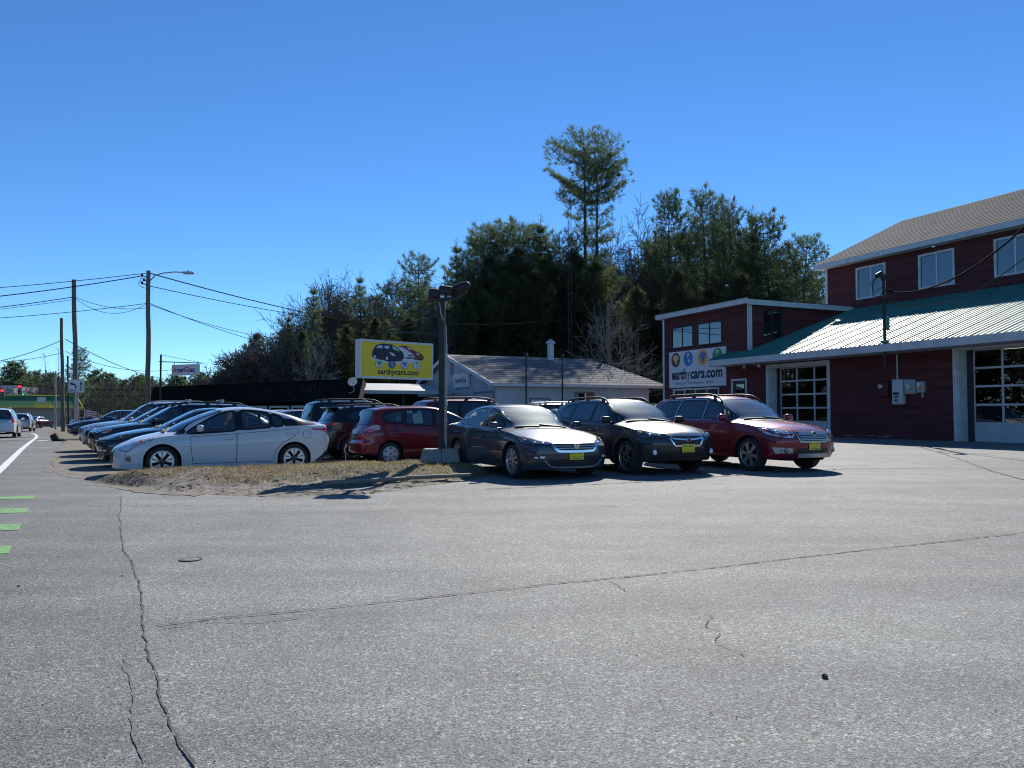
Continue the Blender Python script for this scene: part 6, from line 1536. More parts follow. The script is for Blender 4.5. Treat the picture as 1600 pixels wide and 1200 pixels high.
for k, (x, y, z, rz_, tilt, s) in enumerate(((-.17, -.02, 4.06, .1, .25, .9), (.10, -.05, 4.12, -.1, .30, 1.0), (.42, .05, 4.18, -.5, .42, 1.15))):
    R = Matrix.Translation((x, y, z)) @ Matrix.Rotation(rz_, 4, 'Z') @ Matrix.Rotation(tilt*(-1 if k == 2 else .3), 4, 'Y')
    mb = MB()
    if k < 2: mb.cbox((0, 0, 0), (.30*s, .30, .19), .03); mb.cbox((0, -.155, -.01), (.24*s, .02, .13), .004, 0)
    else: mb.lathe([(.001, -.26), (.06, -.24), (.13, -.1), (.15, .1), (.16, .2), (.001, .22)], 14, 0, Matrix.Rotation(-math.pi/2, 4, 'Y')); 
    mb.path([(0, 0, -.08), (0, .02, -.18)], .02, 6)
    mb.v = [tuple(R @ Vector(v)) for v in mb.v]; mb.build('floodlight', [M['black_metal'], M['darklens']], t, 40)
mb = MB(); mb.path([(.09, -.02, 3.7), (.35, .0, 3.5), (.6, .05, 3.42), (.72, .1, 3.1)], .012, 5); mb.build('loose_cable', M['wire'], t)
TH = math.radians(40); SR = Vector((-1.80, 17.42, 0)); SL = Vector((-3.23, 16.22, 0)); SCN = (SR+SL)/2; WS = (SR-SL).length
t = thing('yellow_sign', 'yellow internally framed sign box with three cars and web address hanging from post', 'sign', (SCN.x, SCN.y, 2.49), TH)
mb = MB(); hw, hh = WS/2, .415
bbox(mb, -hw, hw, .0, .18, -hh, hh); 
for a in ((-hw, hw, hh-.045, hh), (-hw, hw, -hh, -hh+.045)): bbox(mb, a[0], a[1], -.018, 0, a[2], a[3])
for a in ((-hw, -hw+.04), (hw-.04, hw)): bbox(mb, a[0], a[1], -.018, 0, -hh+.045, hh-.045)
mb.build('sign_box', M['sign_white'], t)
M['sign_yellow'] = mat('sign_yellow', (0.80, 0.55, 0.012), rough=.4, var=.06, vscale=2)
mb = MB(); mb.quad((-hw+.04, -.004, -hh+.045), (hw-.04, -.004, -hh+.045), (hw-.04, -.004, hh-.045), (-hw+.04, -.004, hh-.045)); mb.build('sign_face', M['sign_yellow'], t)
RS = Matrix.Translation((0, -.007, 0)) @ Matrix.Rotation(math.pi/2, 4, 'X')
pm = [M[k] for k in ('print_dark', 'sign_white', 'g_maroon', 'silver_trim', 'lens', 'g_green', 'g_blue', 'g_orange', 'g_pale', 'g_lilac', 'black_plastic')]
def printed(mb, p, mi, z=0, k=1): q = rpoly(p, .02); mb.add([(a, b, z) for a, b in q], [tuple(range(len(q)))], mi, RS)
mb = MB()
printed(mb, [(-.66, .00), (-.60, .05), (.66, .07), (.70, .03), (.40, -.05), (.05, -.075), (-.45, -.06)], 1, -.001)
printed(mb, [(.02, .29), (.10, .33), (.30, .32), (.42, .24), (.62, .17), (.69, .10), (.67, .04), (.50, .02), (.2, .05)], 2, 0)
printed(mb, [(.22, .30), (.30, .30), (.40, .235), (.30, .25)], 1, .001); printed(mb, [(.47, .18), (.55, .17), (.58, .13), (.50, .14)], 1, .001); printed(mb, [(.52, .06), (.66, .07), (.64, .02), (.55, .015)], 10, .001)
printed(mb, [(-.06, .28), (.08, .30), (.22, .25), (.36, .17), (.44, .10), (.42, .01), (.20, -.02), (0, .02)], 3, .002)
printed(mb, [(.02, .27), (.09, .28), (.20, .22), (.14, .19)], 1, .003); printed(mb, [(.20, .07), (.42, .08), (.42, .05), (.20, .04)], 10, .003); printed(mb, [(.26, .13), (.38, .13), (.40, .10), (.28, .10)], 10, .003)
printed(mb, [(-.64, .06), (-.62, .18), (-.54, .30), (-.40, .345), (-.15, .335), (.0, .27), (.14, .17), (.17, .06), (.10, -.02), (-.20, -.045), (-.34, -.02), (-.58, .02)], 0, .004)
printed(mb, [(-.54, .24), (-.47, .305), (-.38, .305), (-.38, .24)], 9, .005); printed(mb, [(-.33, .305), (-.20, .30), (-.23, .235), (-.33, .24)], 9, .005); printed(mb, [(-.14, .31), (-.02, .26), (.06, .19), (-.12, .235)], 8, .005); printed(mb, [(-.22, .17), (-.10, .14), (-.05, .08), (-.16, .10)], 1, .005)
for x, y, r in ((-.57, .05, .045), (-.27, .03, .055)): mb.add([(x+r*.75*math.cos(.35*k), y+r*math.sin(.35*k), .006) for k in range(18)], [tuple(range(18))], 10, RS); mb.add([(x+r*.5*math.cos(.35*k), y+r*.7*math.sin(.35*k), .007) for k in range(18)], [tuple(range(18))], 1, RS)
mb.build('printed_cars', pm, t)
for k, (x, sea, land, kd) in enumerate(((-.46, 1, 5, 0), (-.14, 6, 7, 1), (.18, 9, 6, 0), (.50, 1, 5, 1))):
    mb = MB(); mb.add([(x+.097*math.cos(.25*j), -.095+.097*math.sin(.25*j), -.001) for j in range(25)], [tuple(range(25))], 0, RS); globe(mb, x, -.095, .088, RS, sea, land, 0.001, kd); mb.build('globe_emblem', pm, t)
mb = MB(); text_mb(mb, 'earthycars.com', .17, RS @ Matrix.Translation((.02, -.265, .001)), 0, shear=.10, offset=.004, width=1.04); text_mb(mb, 'TM', .03, RS @ Matrix.Translation((.58, -.235, .001)), 0); mb.build('lettering', pm, t)
# bracket that carries the sign
t = thing('sign_bracket', 'dark iron bracket arm reaching left from the post above the yellow sign', 'bracket', (X, Y, 0))
d = (SL-Vector((X, Y, 0)))*.80; mb = MB(); mb.path([(0, 0, 3.14), (d.x, d.y, 3.10)], .024, 6); mb.path([(0, 0, 3.58), (d.x*.9, d.y*.9, 3.14)], .018, 6); mb.build('arm', M['dark_post'], t, 40)
for f in (.32, .72):
    q = (SL-Vector((X, Y, 0)))*f; mb = MB(); mb.path([(q.x+.05, q.y-.04, 3.12), (q.x+.05, q.y-.04, 2.88)], .012, 6); mb.build('hanger', M['dark_post'], t, 40)
# ---- poles and wires
def pole(name, lab, px0, pxt, pyt, D, r0, r1, m_='wood_pole', cat='utility pole', zb=0.0):
    b = Vector(((px0-800)/1200*D, D, zb)); tp = P(pxt, pyt, D); t = thing(name, lab, cat, b)
    mb = MB(); n = 8; mb.path([Vector((0, 0, -.4)).lerp(tp-b, k/n)+Vector((.03*math.sin(k*1.7)*(0 < k < n), 0, 0)) for k in range(n+1)], [lerp(r0, r1, k/n) for k in range(n+1)], 12); mb.build('shaft', M[m_], t, 50); return t, b, tp
t1, b1, tp1 = pole('utility_pole', 'tall wooden utility pole carrying a curved street lamp', 232, 232, 423, 49.7, .17, .125)
mb = MB(); pts = [P(235, 438, 49.7)-b1, P(243, 430, 49.6)-b1, P(256, 426.5, 49.5)-b1, P(272, 425, 49.4)-b1, P(287, 425.5, 49.3)-b1]; mb.path(pts, .04, 8); mb.build('lamp_arm', M['metal_grey'], t1, 40)
mb = MB(); hd = P(294, 426, 49.3)-b1; mb.cbox(hd, (.72, .26, .14), .05); mb.cbox(hd+Vector((.02, 0, -.08)), (.5, .2, .05), .02); mb.lathe([(.04, 0), (.04, .1), (.001, .12)], 8, 0, Matrix.Translation(hd+Vector((0, 0, .07)))); mb.build('lamp_head', M['metal_grey'], t1, 40)
mb = MB(); 
for (x, y) in ((222, 430), (225, 437), (222, 442)): mb.path([P(231, y+4, 49.6)-b1, P(x, y, 49.6)-b1], .035, 5); mb.cbox(P(x, y, 49.6)-b1, (.14, .14, .2), .04)
mb.path([P(223, 431, 49.5)-b1, P(216, 444, 49.5)-b1, P(222, 449, 49.5)-b1, P(231, 451, 49.6)-b1], .02, 5); mb.build('insulator', M['black_metal'], t1, 40, kind='stuff')
t2, b2, tp2 = pole('utility_pole', 'bare wooden pole behind the lane arrow sign', 121, 115.5, 437, 54, .17, .14, zb=-.3)
t3, b3, tp3 = pole('utility_pole', 'shorter wooden pole left of the lane arrow sign', 100, 96, 497, 68, .17, .12, zb=-.4)
pole('utility_pole', 'thin dark pole between the two wooden poles by the shop', 108, 106, 556, 98, .12, .10, 'dark_post', zb=-.6)
pole('street_pole', 'thin grey metal pole in front of the green shop', 87.5, 87, 580, 84, .10, .08, 'metal_grey', 'pole', zb=-.5)
pole('utility_pole', 'brown wooden pole in front of the grey office by the pale tree', 951, 950, 474, 60, .16, .13)
pole('utility_pole', 'distant pole with crossarm left of the pale bare shrubs', 349, 349, 576, 150, .18, .14, zb=-.2)
cp = P(349, 580, 150); mb = MB(); mb.box((cp.x, cp.y, cp.z), (2.0, .12, .14)); o = mb.build('crossarm', M['wood_pole'], None); o.parent = [q for q in COL.objects if q.name.startswith('utility_pole') and abs(q.location.y-150) < 1][0]; o.matrix_parent_inverse = Matrix.Translation(o.parent.location).inverted()
def wire(a, b, sag=.4, r=.022, lab='', n=20, group='overhead wires', ext=0.0):
    mb = MB(); a = Vector(a); b = Vector(b); mb.path([a.lerp(b, k/n)-a-Vector((0, 0, 4*sag*(k/n)*(1-k/n))) for k in range(n+1)]+([b-a+((b-a)+Vector((0, 0, 4*sag))).normalized()*ext] if ext else []), r, 5)
    o = mb.build('overhead_wire', M['wire'], None, 60, loc=a); tag(o, lab, 'wire', group); return o
wire(P(-420, 468, 46), P(228, 427, 49.6), .35, .022, 'topmost black wire running left from the street lamp pole')
wire(P(-420, 490, 46), P(223, 431, 49.6), .5, .032, 'thick black wire just below the topmost one, left of the lamp pole')
wire(P(-420, 500, 47), P(115, 464, 53.9), .5, .028, 'upper wire running left from the bare wooden pole')
wire(P(-420, 503, 47), P(115, 468, 53.9), .45, .016, 'thin lower wire running left from the bare wooden pole')
wire(P(-420, 506, 46), P(231, 474, 49.6), .5, .020, 'lowest long wire crossing behind the bare wooden pole to the lamp pole')
wire(P(118, 464, 53.9), P(231, 481, 49.6), .35, .016, 'sagging wire joining the two tall poles, upper strand')
wire(P(118, 466, 53.9), P(231, 474, 49.6), .85, .016, 'sagging wire joining the two tall poles, lower strand')
wire(P(234, 427, 49.7), P(700, 520, 100), .8, .040, 'thick wire leaving the lamp pole to the right into the trees')
wire(P(234, 447, 49.7), P(700, 512, 100), .8, .026, 'wire leaving the lamp pole rightwards below the thick one')
wire(P(234, 474, 49.7), P(560, 560, 80), .8, .022, 'low wire from the lamp pole down to the dark trees')
wire(P(234, 476, 49.7), P(520, 530, 80), .9, .020, 'second low wire from the lamp pole crossing the first')
wire(P(-60, 573, 62), P(95, 532, 67.9), .4, .028, 'wire running left from the shorter wooden pole top')
wire(P(-60, 566, 62), P(94, 552, 67.9), .3, .022, 'lower wire running left from the shorter wooden pole')
wire(P(102, 530, 68), P(255, 592, 100), .5, .034, 'wire descending right from the shorter wooden pole')
wire(P(103, 549, 68), P(240, 608, 100), .5, .026, 'lower wire descending right from the shorter wooden pole')
wire(P(130, 561, 90), P(300, 572, 100), 1.0, .03, 'nearly level far wire between the two tall poles')
wire(P(-40, 592, 110), P(330, 603, 110), 1.0, .035, 'upper level span wire in front of the far woods')
wire(P(-40, 600, 112), P(330, 607, 112), 1.5, .03, 'lower level span wire in front of the far woods')
wire(P(694, 506, 40), P(950, 487, 60), .35, .02, 'wire across the dark pines right of the floodlights')
wire(MAST+Vector((-.1, -.2, -.1)), P(1720, 225, 17.0), 1.1, .030, 'thick service cable swooping up from the mast to the right', ext=14)
wire(MAST+Vector((0, 0, -.45)), P(1720, 285, 17.5), 1.2, .014, 'thin service wire swooping up under the thick cable', ext=14)
# ---- signs and street furniture at left
p = P(119, 603.5, 50.5); t = thing('lane_sign', 'white lane sign with left turn only and straight arrows', 'road sign', (p.x, p.y, 0), math.radians(12))
mb = MB(); mb.path([(0, .05, -.4), (0, .05, p.z-.45)], .12, 12); mb.build('post', M['metal_grey'], t, 40)
mb = MB(); mb.cbox((0, 0, p.z), (1.0, .02, .88), .008); mb.build('plate', M['sign_white'], t)
R = Matrix.Translation((0, -.013, p.z)) @ Matrix.Rotation(math.pi/2, 4, 'X'); mb = MB()
for x0, y0, x1, y1 in ((-.48, .40, .48, .42), (-.48, -.42, .48, -.40), (-.48, -.40, -.46, .40), (.46, -.40, .48, .40), (.11, -.40, .135, .05)): mb.add([(x0, y0, 0), (x1, y0, 0), (x1, y1, 0), (x0, y1, 0)], [(0, 1, 2, 3)], 0, R)
mb.add([(.26, -.32, 0), (.33, -.32, 0), (.33, .12, 0), (.26, .12, 0)], [(0, 1, 2, 3)], 0, R); mb.add([(.20, .12, 0), (.39, .12, 0), (.295, .34, 0)], [(0, 1, 2)], 0, R)
arc = [(-.02+.0, -.16), (-.03, .02), (-.10, .12), (-.22, .155)]; L_ = [(x+.045, y) if k < 2 else (x+.03, y+.04) for k, (x, y) in enumerate(arc)]; R_ = [(x-.045, y) if k < 2 else (x-.03, y-.05) for k, (x, y) in enumerate(arc)]
for k in range(3): mb.add([(*L_[k], 0), (*L_[k+1], 0), (*R_[k+1], 0), (*R_[k], 0)], [(0, 1, 2, 3)], 0, R)
mb.add([(-.22, .30, 0), (-.42, .16, 0), (-.20, .04, 0)], [(0, 1, 2)], 0, R); text_mb(mb, 'ONLY', .20, R @ Matrix.Translation((-.20, -.29, 0)), 0, offset=.006, width=.46); mb.build('markings', M['black_plastic'], t)
b = P(250, 645, 44); t = thing('gas_sign_post', 'dark post with an arm holding the small gas company sign', 'sign post', (b.x, 44, 0))
tp = P(250, 554, 44); mb = MB(); mb.path([(0, 0, 0), (0, 0, tp.z)], .055, 8); mb.build('post', M['dark_post'], t, 40); q = P(316, 567.5, 43)-Vector((b.x, 44, 0)); mb = MB(); mb.path([(-.08, 0, P(250, 565, 44).z), (q.x, q.y, P(316, 567.5, 43).z)], .03, 6); mb.path([(0, 0, tp.z), (q.x, q.y, P(316, 567.5, 43).z)], .012, 5); mb.build('arm', M['dark_post'], t, 40)
p = P(290, 578, 43.4); t = thing('gas_hanging_sign', 'white gas company sign with red and blue letters hanging from a dark arm', 'sign', p, math.radians(-25)); mb = MB(); mb.cbox((0, 0, 0), (2.05, .16, .62), .02); mb.build('board', M['sign_white'], t)
M['logo_red'] = mat('logo_red', (.55, .02, .02), rough=.5); M['logo_blue'] = mat('logo_blue', (.02, .04, .25), rough=.5)
R = Matrix.Translation((0, -.084, 0)) @ Matrix.Rotation(math.pi/2, 4, 'X'); mb = MB(); x = -.90
for txt, mi, w in (('A', 0, .26), ('meri', 1, .66), ('G', 0, .27), ('as', 1, .42)): text_mb(mb, txt, .40, R @ Matrix.Translation((x+w/2, 0, 0)), mi, offset=.012, width=w); x += w+.03
mb.build('lettering', [M['logo_red'], M['logo_blue']], t)
for f in (-.9, .9): mb = MB(); mb.path([(f, 0, .3), (f, 0, .46)], .02, 5); mb.build('hanger', M['dark_post'], t)
# traffic signals over the junction
M['lit_red'] = mat('lit_red_signal', (1, .03, .04), emit=1.0); M['lit_green'] = mat('lit_green_signal', (.05, .9, .5), emit=.6)
for px, py, lab in ((4, 615, 'red traffic signal at the very left above the green shop roof'), (31, 609, 'red traffic signal with small green light above the shop roof')):
    p = P(px, py, 92); t = thing('traffic_signal', lab, 'traffic light', p, math.radians(20)); mb = MB(); mb.cbox((0, 0, 0), (.40, .32, 1.15), .05); mb.path([(0, 0, .55), (0, 0, 1.25)], .03, 6); mb.build('housing', M['black_metal'], t, 40)
    for k, (z, m_) in enumerate(((.36, 'lit_red'), (0, 'darklens'), (-.36, 'darklens'))):
        mb = MB(); mb.lathe([(.17, 0), (.15, .04), (.001, .06)], 16, 0, Matrix.Translation((0, -.17, z)) @ Matrix.Rotation(math.pi/2, 4, 'X')); mb.build('lamp', M[m_], t, 40)
    if px > 20: mb = MB(); mb.cbox((.36, 0, -.55), (.26, .26, .40), .04); mb.cbox((.36, -.14, -.55), (.18, .02, .2), .01, 1); mb.build('side_signal', [M['black_metal'], M['lit_green']], t, 40)
wire(P(-40, 598, 92), P(100, 590, 92), .5, .03, 'span wire that carries the two traffic signals')
for px, py, D, col, lab, k in ((132, 643, 100, 'flag', 'small red and white flag at the right end of the shop', 0),):
    p = P(px, py, D); t = thing('flag', lab, 'flag', (p.x, p.y, zd(p.x, p.y)), 0); mb = MB(); mb.path([(0, 0, 0), (0, 0, 2.6)], .03, 6); mb.build('staff', M['metal_grey'], t)
    mb = MB(); 
    for i in range(7): 
        for j in range(6): f = lambda a, b: (.05+a*.22, .05*math.sin(a*1.3), 1.5+b*.14-a*.04); mb.quad(f(i, j), f(i+1, j), f(i+1, j+1), f(i, j+1), j % 2)
    mb.build('cloth', [M['logo_red'], M['paper']], t)
mb = MB(); random.seed(21)
for k in range(70):
    px = random.choice((random.uniform(122, 131), random.uniform(136, 176), random.uniform(50, 72))); D = random.uniform(101, 108); p = P(px, 650, D); p.z = zd(p.x, p.y); 
    for q in range(14): v = rvec(); mb.add([p+Vector((v.x*.4, v.y*.4, .35+abs(v.z)*.5)), p+Vector((v.x*.4+.12, v.y*.4, .4+abs(v.z)*.5)), p+Vector((v.x*.4, v.y*.4, .52+abs(v.z)*.5))], [(0, 1, 2)], random.choice((0, 0, 1, 2)))
mb.build('garden_flowers', [M['needles'], M['yellow_trim'], M['g_green']], None, kind='stuff')
# bits on the ground
p = G(86, 687); mb = MB(); mb.cbox((0, 0, .17), (.34, .22, .42), .06, rot=Matrix.Rotation(-.5, 3, 'Y')); mb.cbox((.26, .05, .05), (.45, .26, .14), .04); o = mb.build('rubber_block', M['rubber'], None, 40, loc=(p.x, p.y, zg(p.x, p.y))); tag(o, 'black rubber block tipped over at the road edge', 'rubber block')
for k, (px, py, w, h_, tilt, lab) in enumerate(((976, 739, .24, .20, .7, 'white card leaning by the front wheel of the blackish crossover'), (1000, 742, .34, .16, .18, 'white printed card lying flat in front of the blackish crossover'))):
    p = G(px, py); t = thing('paper_card', lab, 'card', (p.x, p.y, .012 if k else .03), .2); Rm = Matrix.Rotation(tilt, 4, 'X'); mb = MB(); mb.add(*boxgeo(w, h_, .006), 0, Matrix.Translation((0, 0, h_*.5*math.sin(tilt))) @ Rm); mb.build('sheet', M['paper'], t)
    mb = MB(); 
    for q in range(3): mb.add(*boxgeo(w*.2, h_*.45, .002), 0, Matrix.Translation((0, 0, h_*.5*math.sin(tilt))) @ Rm @ Matrix.Translation((-w*.3+q*w*.27, .01, .005)))
    if k: mb.build('print', M['print_dark'], t)
# lattice mast behind the grey office
p = P(890, 630, 64); H = P(890, 322, 64).z; t = thing('radio_mast', 'thin guyed lattice radio mast in front of the dark pines', 'mast', (p.x, 64, 0))
mb = MB(); tri = [Vector((.17*math.cos(a), .17*math.sin(a), 0)) for a in (0, 2.09, 4.19)]
for v in tri: mb.path([v, v+Vector((0, 0, H))], .022, 5)
k = 0; z = 0.0
while z < H-.6:
    for i in range(3): a, b = tri[i], tri[(i+1) % 3]; mb.path([a+Vector((0, 0, z)), b+Vector((0, 0, z+.5))], .011, 3, cap=False)
    z += .5
mb.path([(0, 0, H), (0, 0, H+1.2)], .012, 4); mb.build('lattice', M['dark_post'], t); mb = MB()
for a in (0.6, 2.7, 4.8): mb.path([(0, 0, H*.93), (4.5*math.cos(a), 4.5*math.sin(a), H*.35)], .008, 3)
mb.build('guy_wire', M['wire'], t, kind='stuff')
# ---- trees
protos = {}
def proto(key, fn): protos[key] = fn()
def P_pine(*a, needles='needles', **kw):
    tr, cr = pine(*a, **kw); return [('trunk', tr), ('crown', cr.mesh('crown', M[needles]))]
def P_bare(*a, **kw):
    tr, cr = bare_tree(*a, **kw); return [('trunk', tr), ('branches', cr)]
proto('big', lambda: P_pine(38, 30, .26, 4.1, 'umbrella', 1.2, 0, True, .52, 11, plates=1.75))
proto('pineA', lambda: P_pine(32, 21, .16, 3.7, 'pine', 1.0, 0, False, .56, 10, plates=1.2))
proto('pineB', lambda: P_pine(33, 20, .12, 4.0, 'cone', .9, .01, False, .6, 9))
proto('pineC', lambda: P_pine(34, 19, .20, 3.5, 'pine', 1.0, .04, False, .54, 10, plates=1.4))
proto('hem', lambda: P_pine(35, 14, .03, 3.3, 'column', 1.1, 0, False, .55, 8, needles='needles_dark'))
proto('far', lambda: P_pine(36, 14, .12, 3.0, 'pine', .5, 0, False, .8, 6, nw=.10))
proto('bareA', lambda: P_bare(41, 19, .5, 5, m_='bark_grey', twig=.018))
proto('bareB', lambda: P_bare(42, 18, .7, 5, m_='bark_grey', twig=.018))
proto('pale', lambda: P_bare(43, 10, .75, 4, m_='bark_pale', twig=.011, trunk_f=.34, nchild=(2, 4), r0=.09))
proto('shrubby', lambda: P_bare(44, 8, .9, 5, m_='bark_grey', twig=.014, trunk_f=.22))
proto('dead', lambda: P_pine(45, 16, .30, 3.0, 'cone', .5, 0, False, .5, 4, bare=1.0))
HT = dict(big=30, pineA=21, pineB=20, pineC=19, hem=14, far=14, bareA=19, bareB=18, pale=10, shrubby=8, dead=16)
NM = dict(big='pine_tree', pineA='pine_tree', pineB='pine_tree', pineC='pine_tree', hem='hemlock_tree', far='pine_tree', bareA='bare_tree', bareB='bare_tree', pale='bare_tree', shrubby='bare_tree', dead='dead_tree')
random.seed(77)
def tree(key, px, topy, D, lab, group=None, wide=1.0, rz=None, zb=0.0):
    h = P(px, topy, D).z-zb; s = h/HT[key]; x = (px-800)/1200*D
    t = thing(NM[key], lab, 'tree', (x, D, zb), random.uniform(0, 6.28) if rz is None else rz, group); t.scale = (s*wide, s*wide, s)
    for nm, me in protos[key]: link(nm, me, t)
WD = 'trees of the wood behind the lot'
for a in (('big', 925, 211, 84, 'tallest white pine with two stems and a flat crown above the wood', 1.0, .4),
    ('pineA', 1050, 300, 84, 'tall pine right of the bare tree beside the tallest pine', .78, None), ('pineC', 1112, 300, 82, 'tall dark pine above the left wing of the red building', .78, None),
    ('pineA', 1140, 318, 86, 'pine with narrow top just right of the tall dark pine', .78, None), ('pineB', 1172, 330, 84, 'ragged pine between the tall dark pine and the leaning ones', 1.0, None),
    ('pineC', 1212, 338, 80, 'open crowned pine left of the red building gable', .95, 2.6), ('pineC', 1250, 372, 78, 'leaning pine touching the red building gable', 1.0, 0.0),
    ('pineC', 1275, 440, 90, 'low pine branches behind the red building gable', 1.1, 1.0),
    ('bareA', 1008, 303, 90, 'tall bare tree right beside the tallest pine', .8, None), ('bareB', 1030, 340, 92, 'bare grey tree behind the pine right of the tallest', .8, None),
    ('hem', 1062, 428, 72, 'dense olive hemlock in front of the wood above the left wing roof', 1.1, None), ('hem', 1160, 432, 72, 'broad hemlock just over the left wing roof ridge', 1.1, None), ('hem', 1110, 452, 70, 'short hemlock between two hemlocks over the wing roof', 1.1, None), ('hem', 1215, 455, 73, 'hemlock low beside the red building roof', 1.1, None),
    ('hem', 935, 412, 76, 'bushy evergreen below the tallest pine', 1.1, None), ('hem', 990, 452, 74, 'bushy evergreen right of the radio mast behind the pale tree', 1.1, None), ('hem', 895, 395, 78, 'bushy evergreen directly behind the radio mast', 1.1, None),
    ('pineA', 765, 352, 80, 'broad dark pine at the left end of the dense middle clump', 1.15, None), ('pineA', 803, 350, 79, 'pine in the middle of the dense dark clump', 1.2, None), ('pineB', 840, 345, 82, 'pine with pointed top left of the radio mast', 1.25, None), ('pineA', 872, 368, 80, 'pine at the right end of the dense dark clump', 1.1, None), ('hem', 785, 430, 74, 'dark evergreen filling the clump above the grey office ridge', 1.2, None), ('hem', 835, 425, 74, 'dark evergreen above the grey office chimney', 1.2, None),
    ('pineA', 750, 372, 83, 'pine at the far left rear of the dense dark clump', 1.2, None), ('pineA', 820, 352, 84, 'round topped pine behind the middle of the dense clump', 1.3, None), ('hem', 760, 405, 78, 'tall evergreen inside the left half of the dense clump', .95, None), ('hem', 812, 392, 77, 'tall evergreen inside the centre of the dense clump', .95, None), ('hem', 858, 398, 78, 'tall evergreen inside the right half of the dense clump', .95, None),
    ('pineB', 712, 376, 80, 'slender pine above the floodlights', .95, None), ('pineA', 655, 398, 76, 'full round topped pine left of the floodlights', .95, None), ('hem', 725, 470, 72, 'evergreen low behind the floodlights', 1.0, None), ('hem', 640, 500, 72, 'evergreen low behind the yellow sign', 1.0, None),
    ('bareB', 595, 420, 82, 'spreading bare tree left of the round topped pine', .9, None), ('pineB', 562, 428, 80, 'pine standing inside the bare trees above the green shed', .9, None), ('bareA', 548, 412, 84, 'tall bare tree in the middle of the left clump', .9, None), ('bareB', 505, 412, 84, 'tall bare tree at left top of the left clump', .9, None),
    ('pineB', 484, 446, 76, 'dark pine at the left end of the left clump', 1.0, None), ('pale', 486, 478, 66, 'pale thin bare tree in front of the dark pine', .7, None), ('pineB', 450, 492, 78, 'short pine at the left foot of the wood', 1.0, None),
    ('hem', 470, 520, 72, 'low evergreen behind the middle of the green shed', 1.0, None), ('hem', 540, 510, 72, 'low evergreen behind the right half of the green shed', 1.0, None), ('hem', 590, 500, 74, 'low evergreen left of the yellow sign', 1.0, None),
    ('shrubby', 392, 515, 70, 'pale brown bare tree at the left edge of the wood', 1.0, None), ('shrubby', 420, 508, 72, 'bare brown tree next to the leftmost bare one', 1.0, None), ('shrubby', 372, 545, 72, 'small bare tree leaning out left of the wood', 1.0, None),
    ('pale', 968, 425, 57, 'pale sunlit bare tree beside the brown pole by the office', .85, 1.2), ('pale', 1000, 520, 56, 'smaller pale bare tree left of the red building wing', .9, 2.2), ('bareB', 690, 460, 74, 'bare tree behind the floodlight post', .7, None)):
    tree(a[0], a[1], a[2], a[3], a[4], WD, a[5], a[6])
outl = Tab([(440, 520), (480, 470), (560, 440), (650, 420), (720, 395), (800, 375), (900, 395), (1000, 380), (1060, 340), (1130, 335), (1200, 365), (1290, 440)])
for k in range(32):
    px = 450+k*26.5+random.uniform(-6, 6); D = random.uniform(94, 104); tree(random.choice(('pineA', 'pineB', 'pineB', 'bareA')), px, outl(px)+random.uniform(10, 38), D, 'dark tree in the back rows of the wood', 'back rows of the wood', 1.0)
for k in range(26):
    px = 400+k*34+random.uniform(-8, 8); D = random.uniform(86, 92); tree('hem', px, random.uniform(500, 540), D, 'low evergreen filling the floor of the wood', 'evergreen floor of the wood', 1.35)
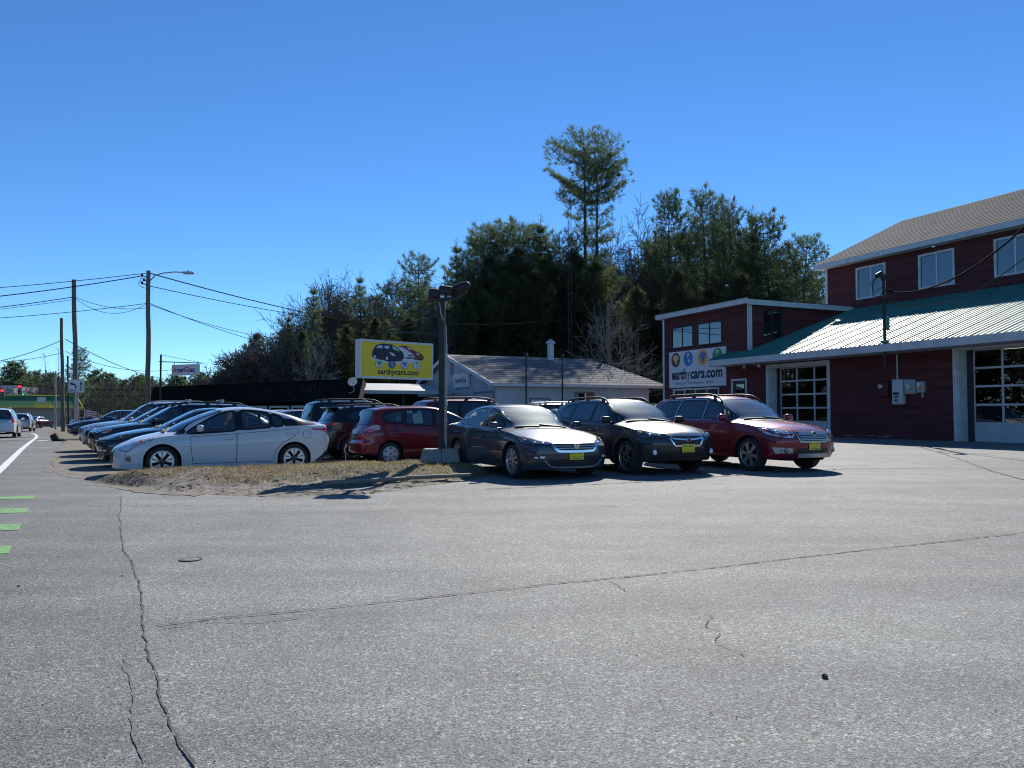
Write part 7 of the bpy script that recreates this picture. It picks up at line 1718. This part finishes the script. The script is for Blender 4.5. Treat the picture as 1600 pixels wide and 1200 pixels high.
# far tree line at left
for k in range(34):
    px = -30+k*15+random.uniform(-6, 6); D = random.uniform(225, 260); ty = 588+10*noise.noise(Vector((px*.03, 0, 0)))*1.6+random.uniform(-6, 8); tree('far', px, ty, D, 'small dark pine on the far tree line', 'pines on the far tree line', 1.15, None, -.9)
tree('far', 22, 566, 210, 'bigger pine above the grey block at the far left', None, 1.3, None, -.9)
tree('dead', 69, 553, 150, 'bare dead conifer standing above the green shop roof', None, 1.0, None, -.9); tree('dead', 90, 545, 160, 'second bare conifer just left of the shorter wooden pole', None, .8, None, -.9)
tree('pineC', 119, 546, 140, 'loose pine behind the bare wooden pole', None, .9, 0, -.9)
def brush(name, px0, px1, D0, D1, h0, h1, n, seed, mats_, zb, wdt=.10, ln=1.6):
    random.seed(seed); mb = MB()
    for k in range(n):
        px = random.uniform(px0, px1); D = random.uniform(D0, D1); x = (px-800)/1200*D; H = lerp(h0, h1, random.random())*(1+.35*noise.noise(Vector((px*.02, D*.02, 1)))); z = zb+H*random.random()**.8
        v = Vector((random.gauss(0, .8), random.gauss(0, .5), 1)).normalized()*ln*random.uniform(.5, 1.3); o = Vector((wdt*random.uniform(.5, 1.2), 0, 0)); q = Vector((x, D, z))
        mb.add([q-o, q+o, q+v], [(0, 1, 2)], random.randrange(len(mats_)))
    return mb.build(name, mats_, None, kind='stuff')
brush('distant_woods', -60, 470, 185, 222, 6.5, 10.5, 26000, 51, [M['twigs'], M['twigs'], M['bark_grey'], M['needles_dark']], -1.5, .09, 2.0)
brush('undergrowth', 360, 1300, 80, 93, 3, 8, 16000, 52, [M['bark_dark'], M['needles_dark'], M['twigs']], 0, .07, 1.2)

def woods_behind():
    # the wooded far side of the road: outside the frame, but mirrored in the building's panes
    random.seed(61); mb = MB(); me = protos['far'][1][1]; co = [v.co.copy() for v in me.vertices]; fa = [tuple(p.vertices) for p in me.polygons]
    for k in range(34):
        a = math.radians(lerp(130, 222, k/33)+random.uniform(-1, 1)); D = random.uniform(66, 84); s = random.uniform(.85, 1.2)
        Mt = Matrix.Translation((D*math.cos(a), D*math.sin(a), -.5)) @ Matrix.Rotation(random.uniform(0, 6), 4, 'Z') @ Matrix.Diagonal((s*1.3, s*1.3, s, 1)); mb.add(co, fa, 0, Mt)
    for k in range(16000):
        a = math.radians(random.uniform(129, 223)); D = random.uniform(74, 88); q = Vector((D*math.cos(a), D*math.sin(a), 11*random.random()-.5)); v = rvec()*.9; w = rvec()*.35
        mb.add([q-w, q+w, q+v], [(0, 1, 2)], random.choice((0, 1)))
    mb.build('roadside_woods', [M['needles_dark'], M['twigs']], None, kind='stuff')
woods_behind()
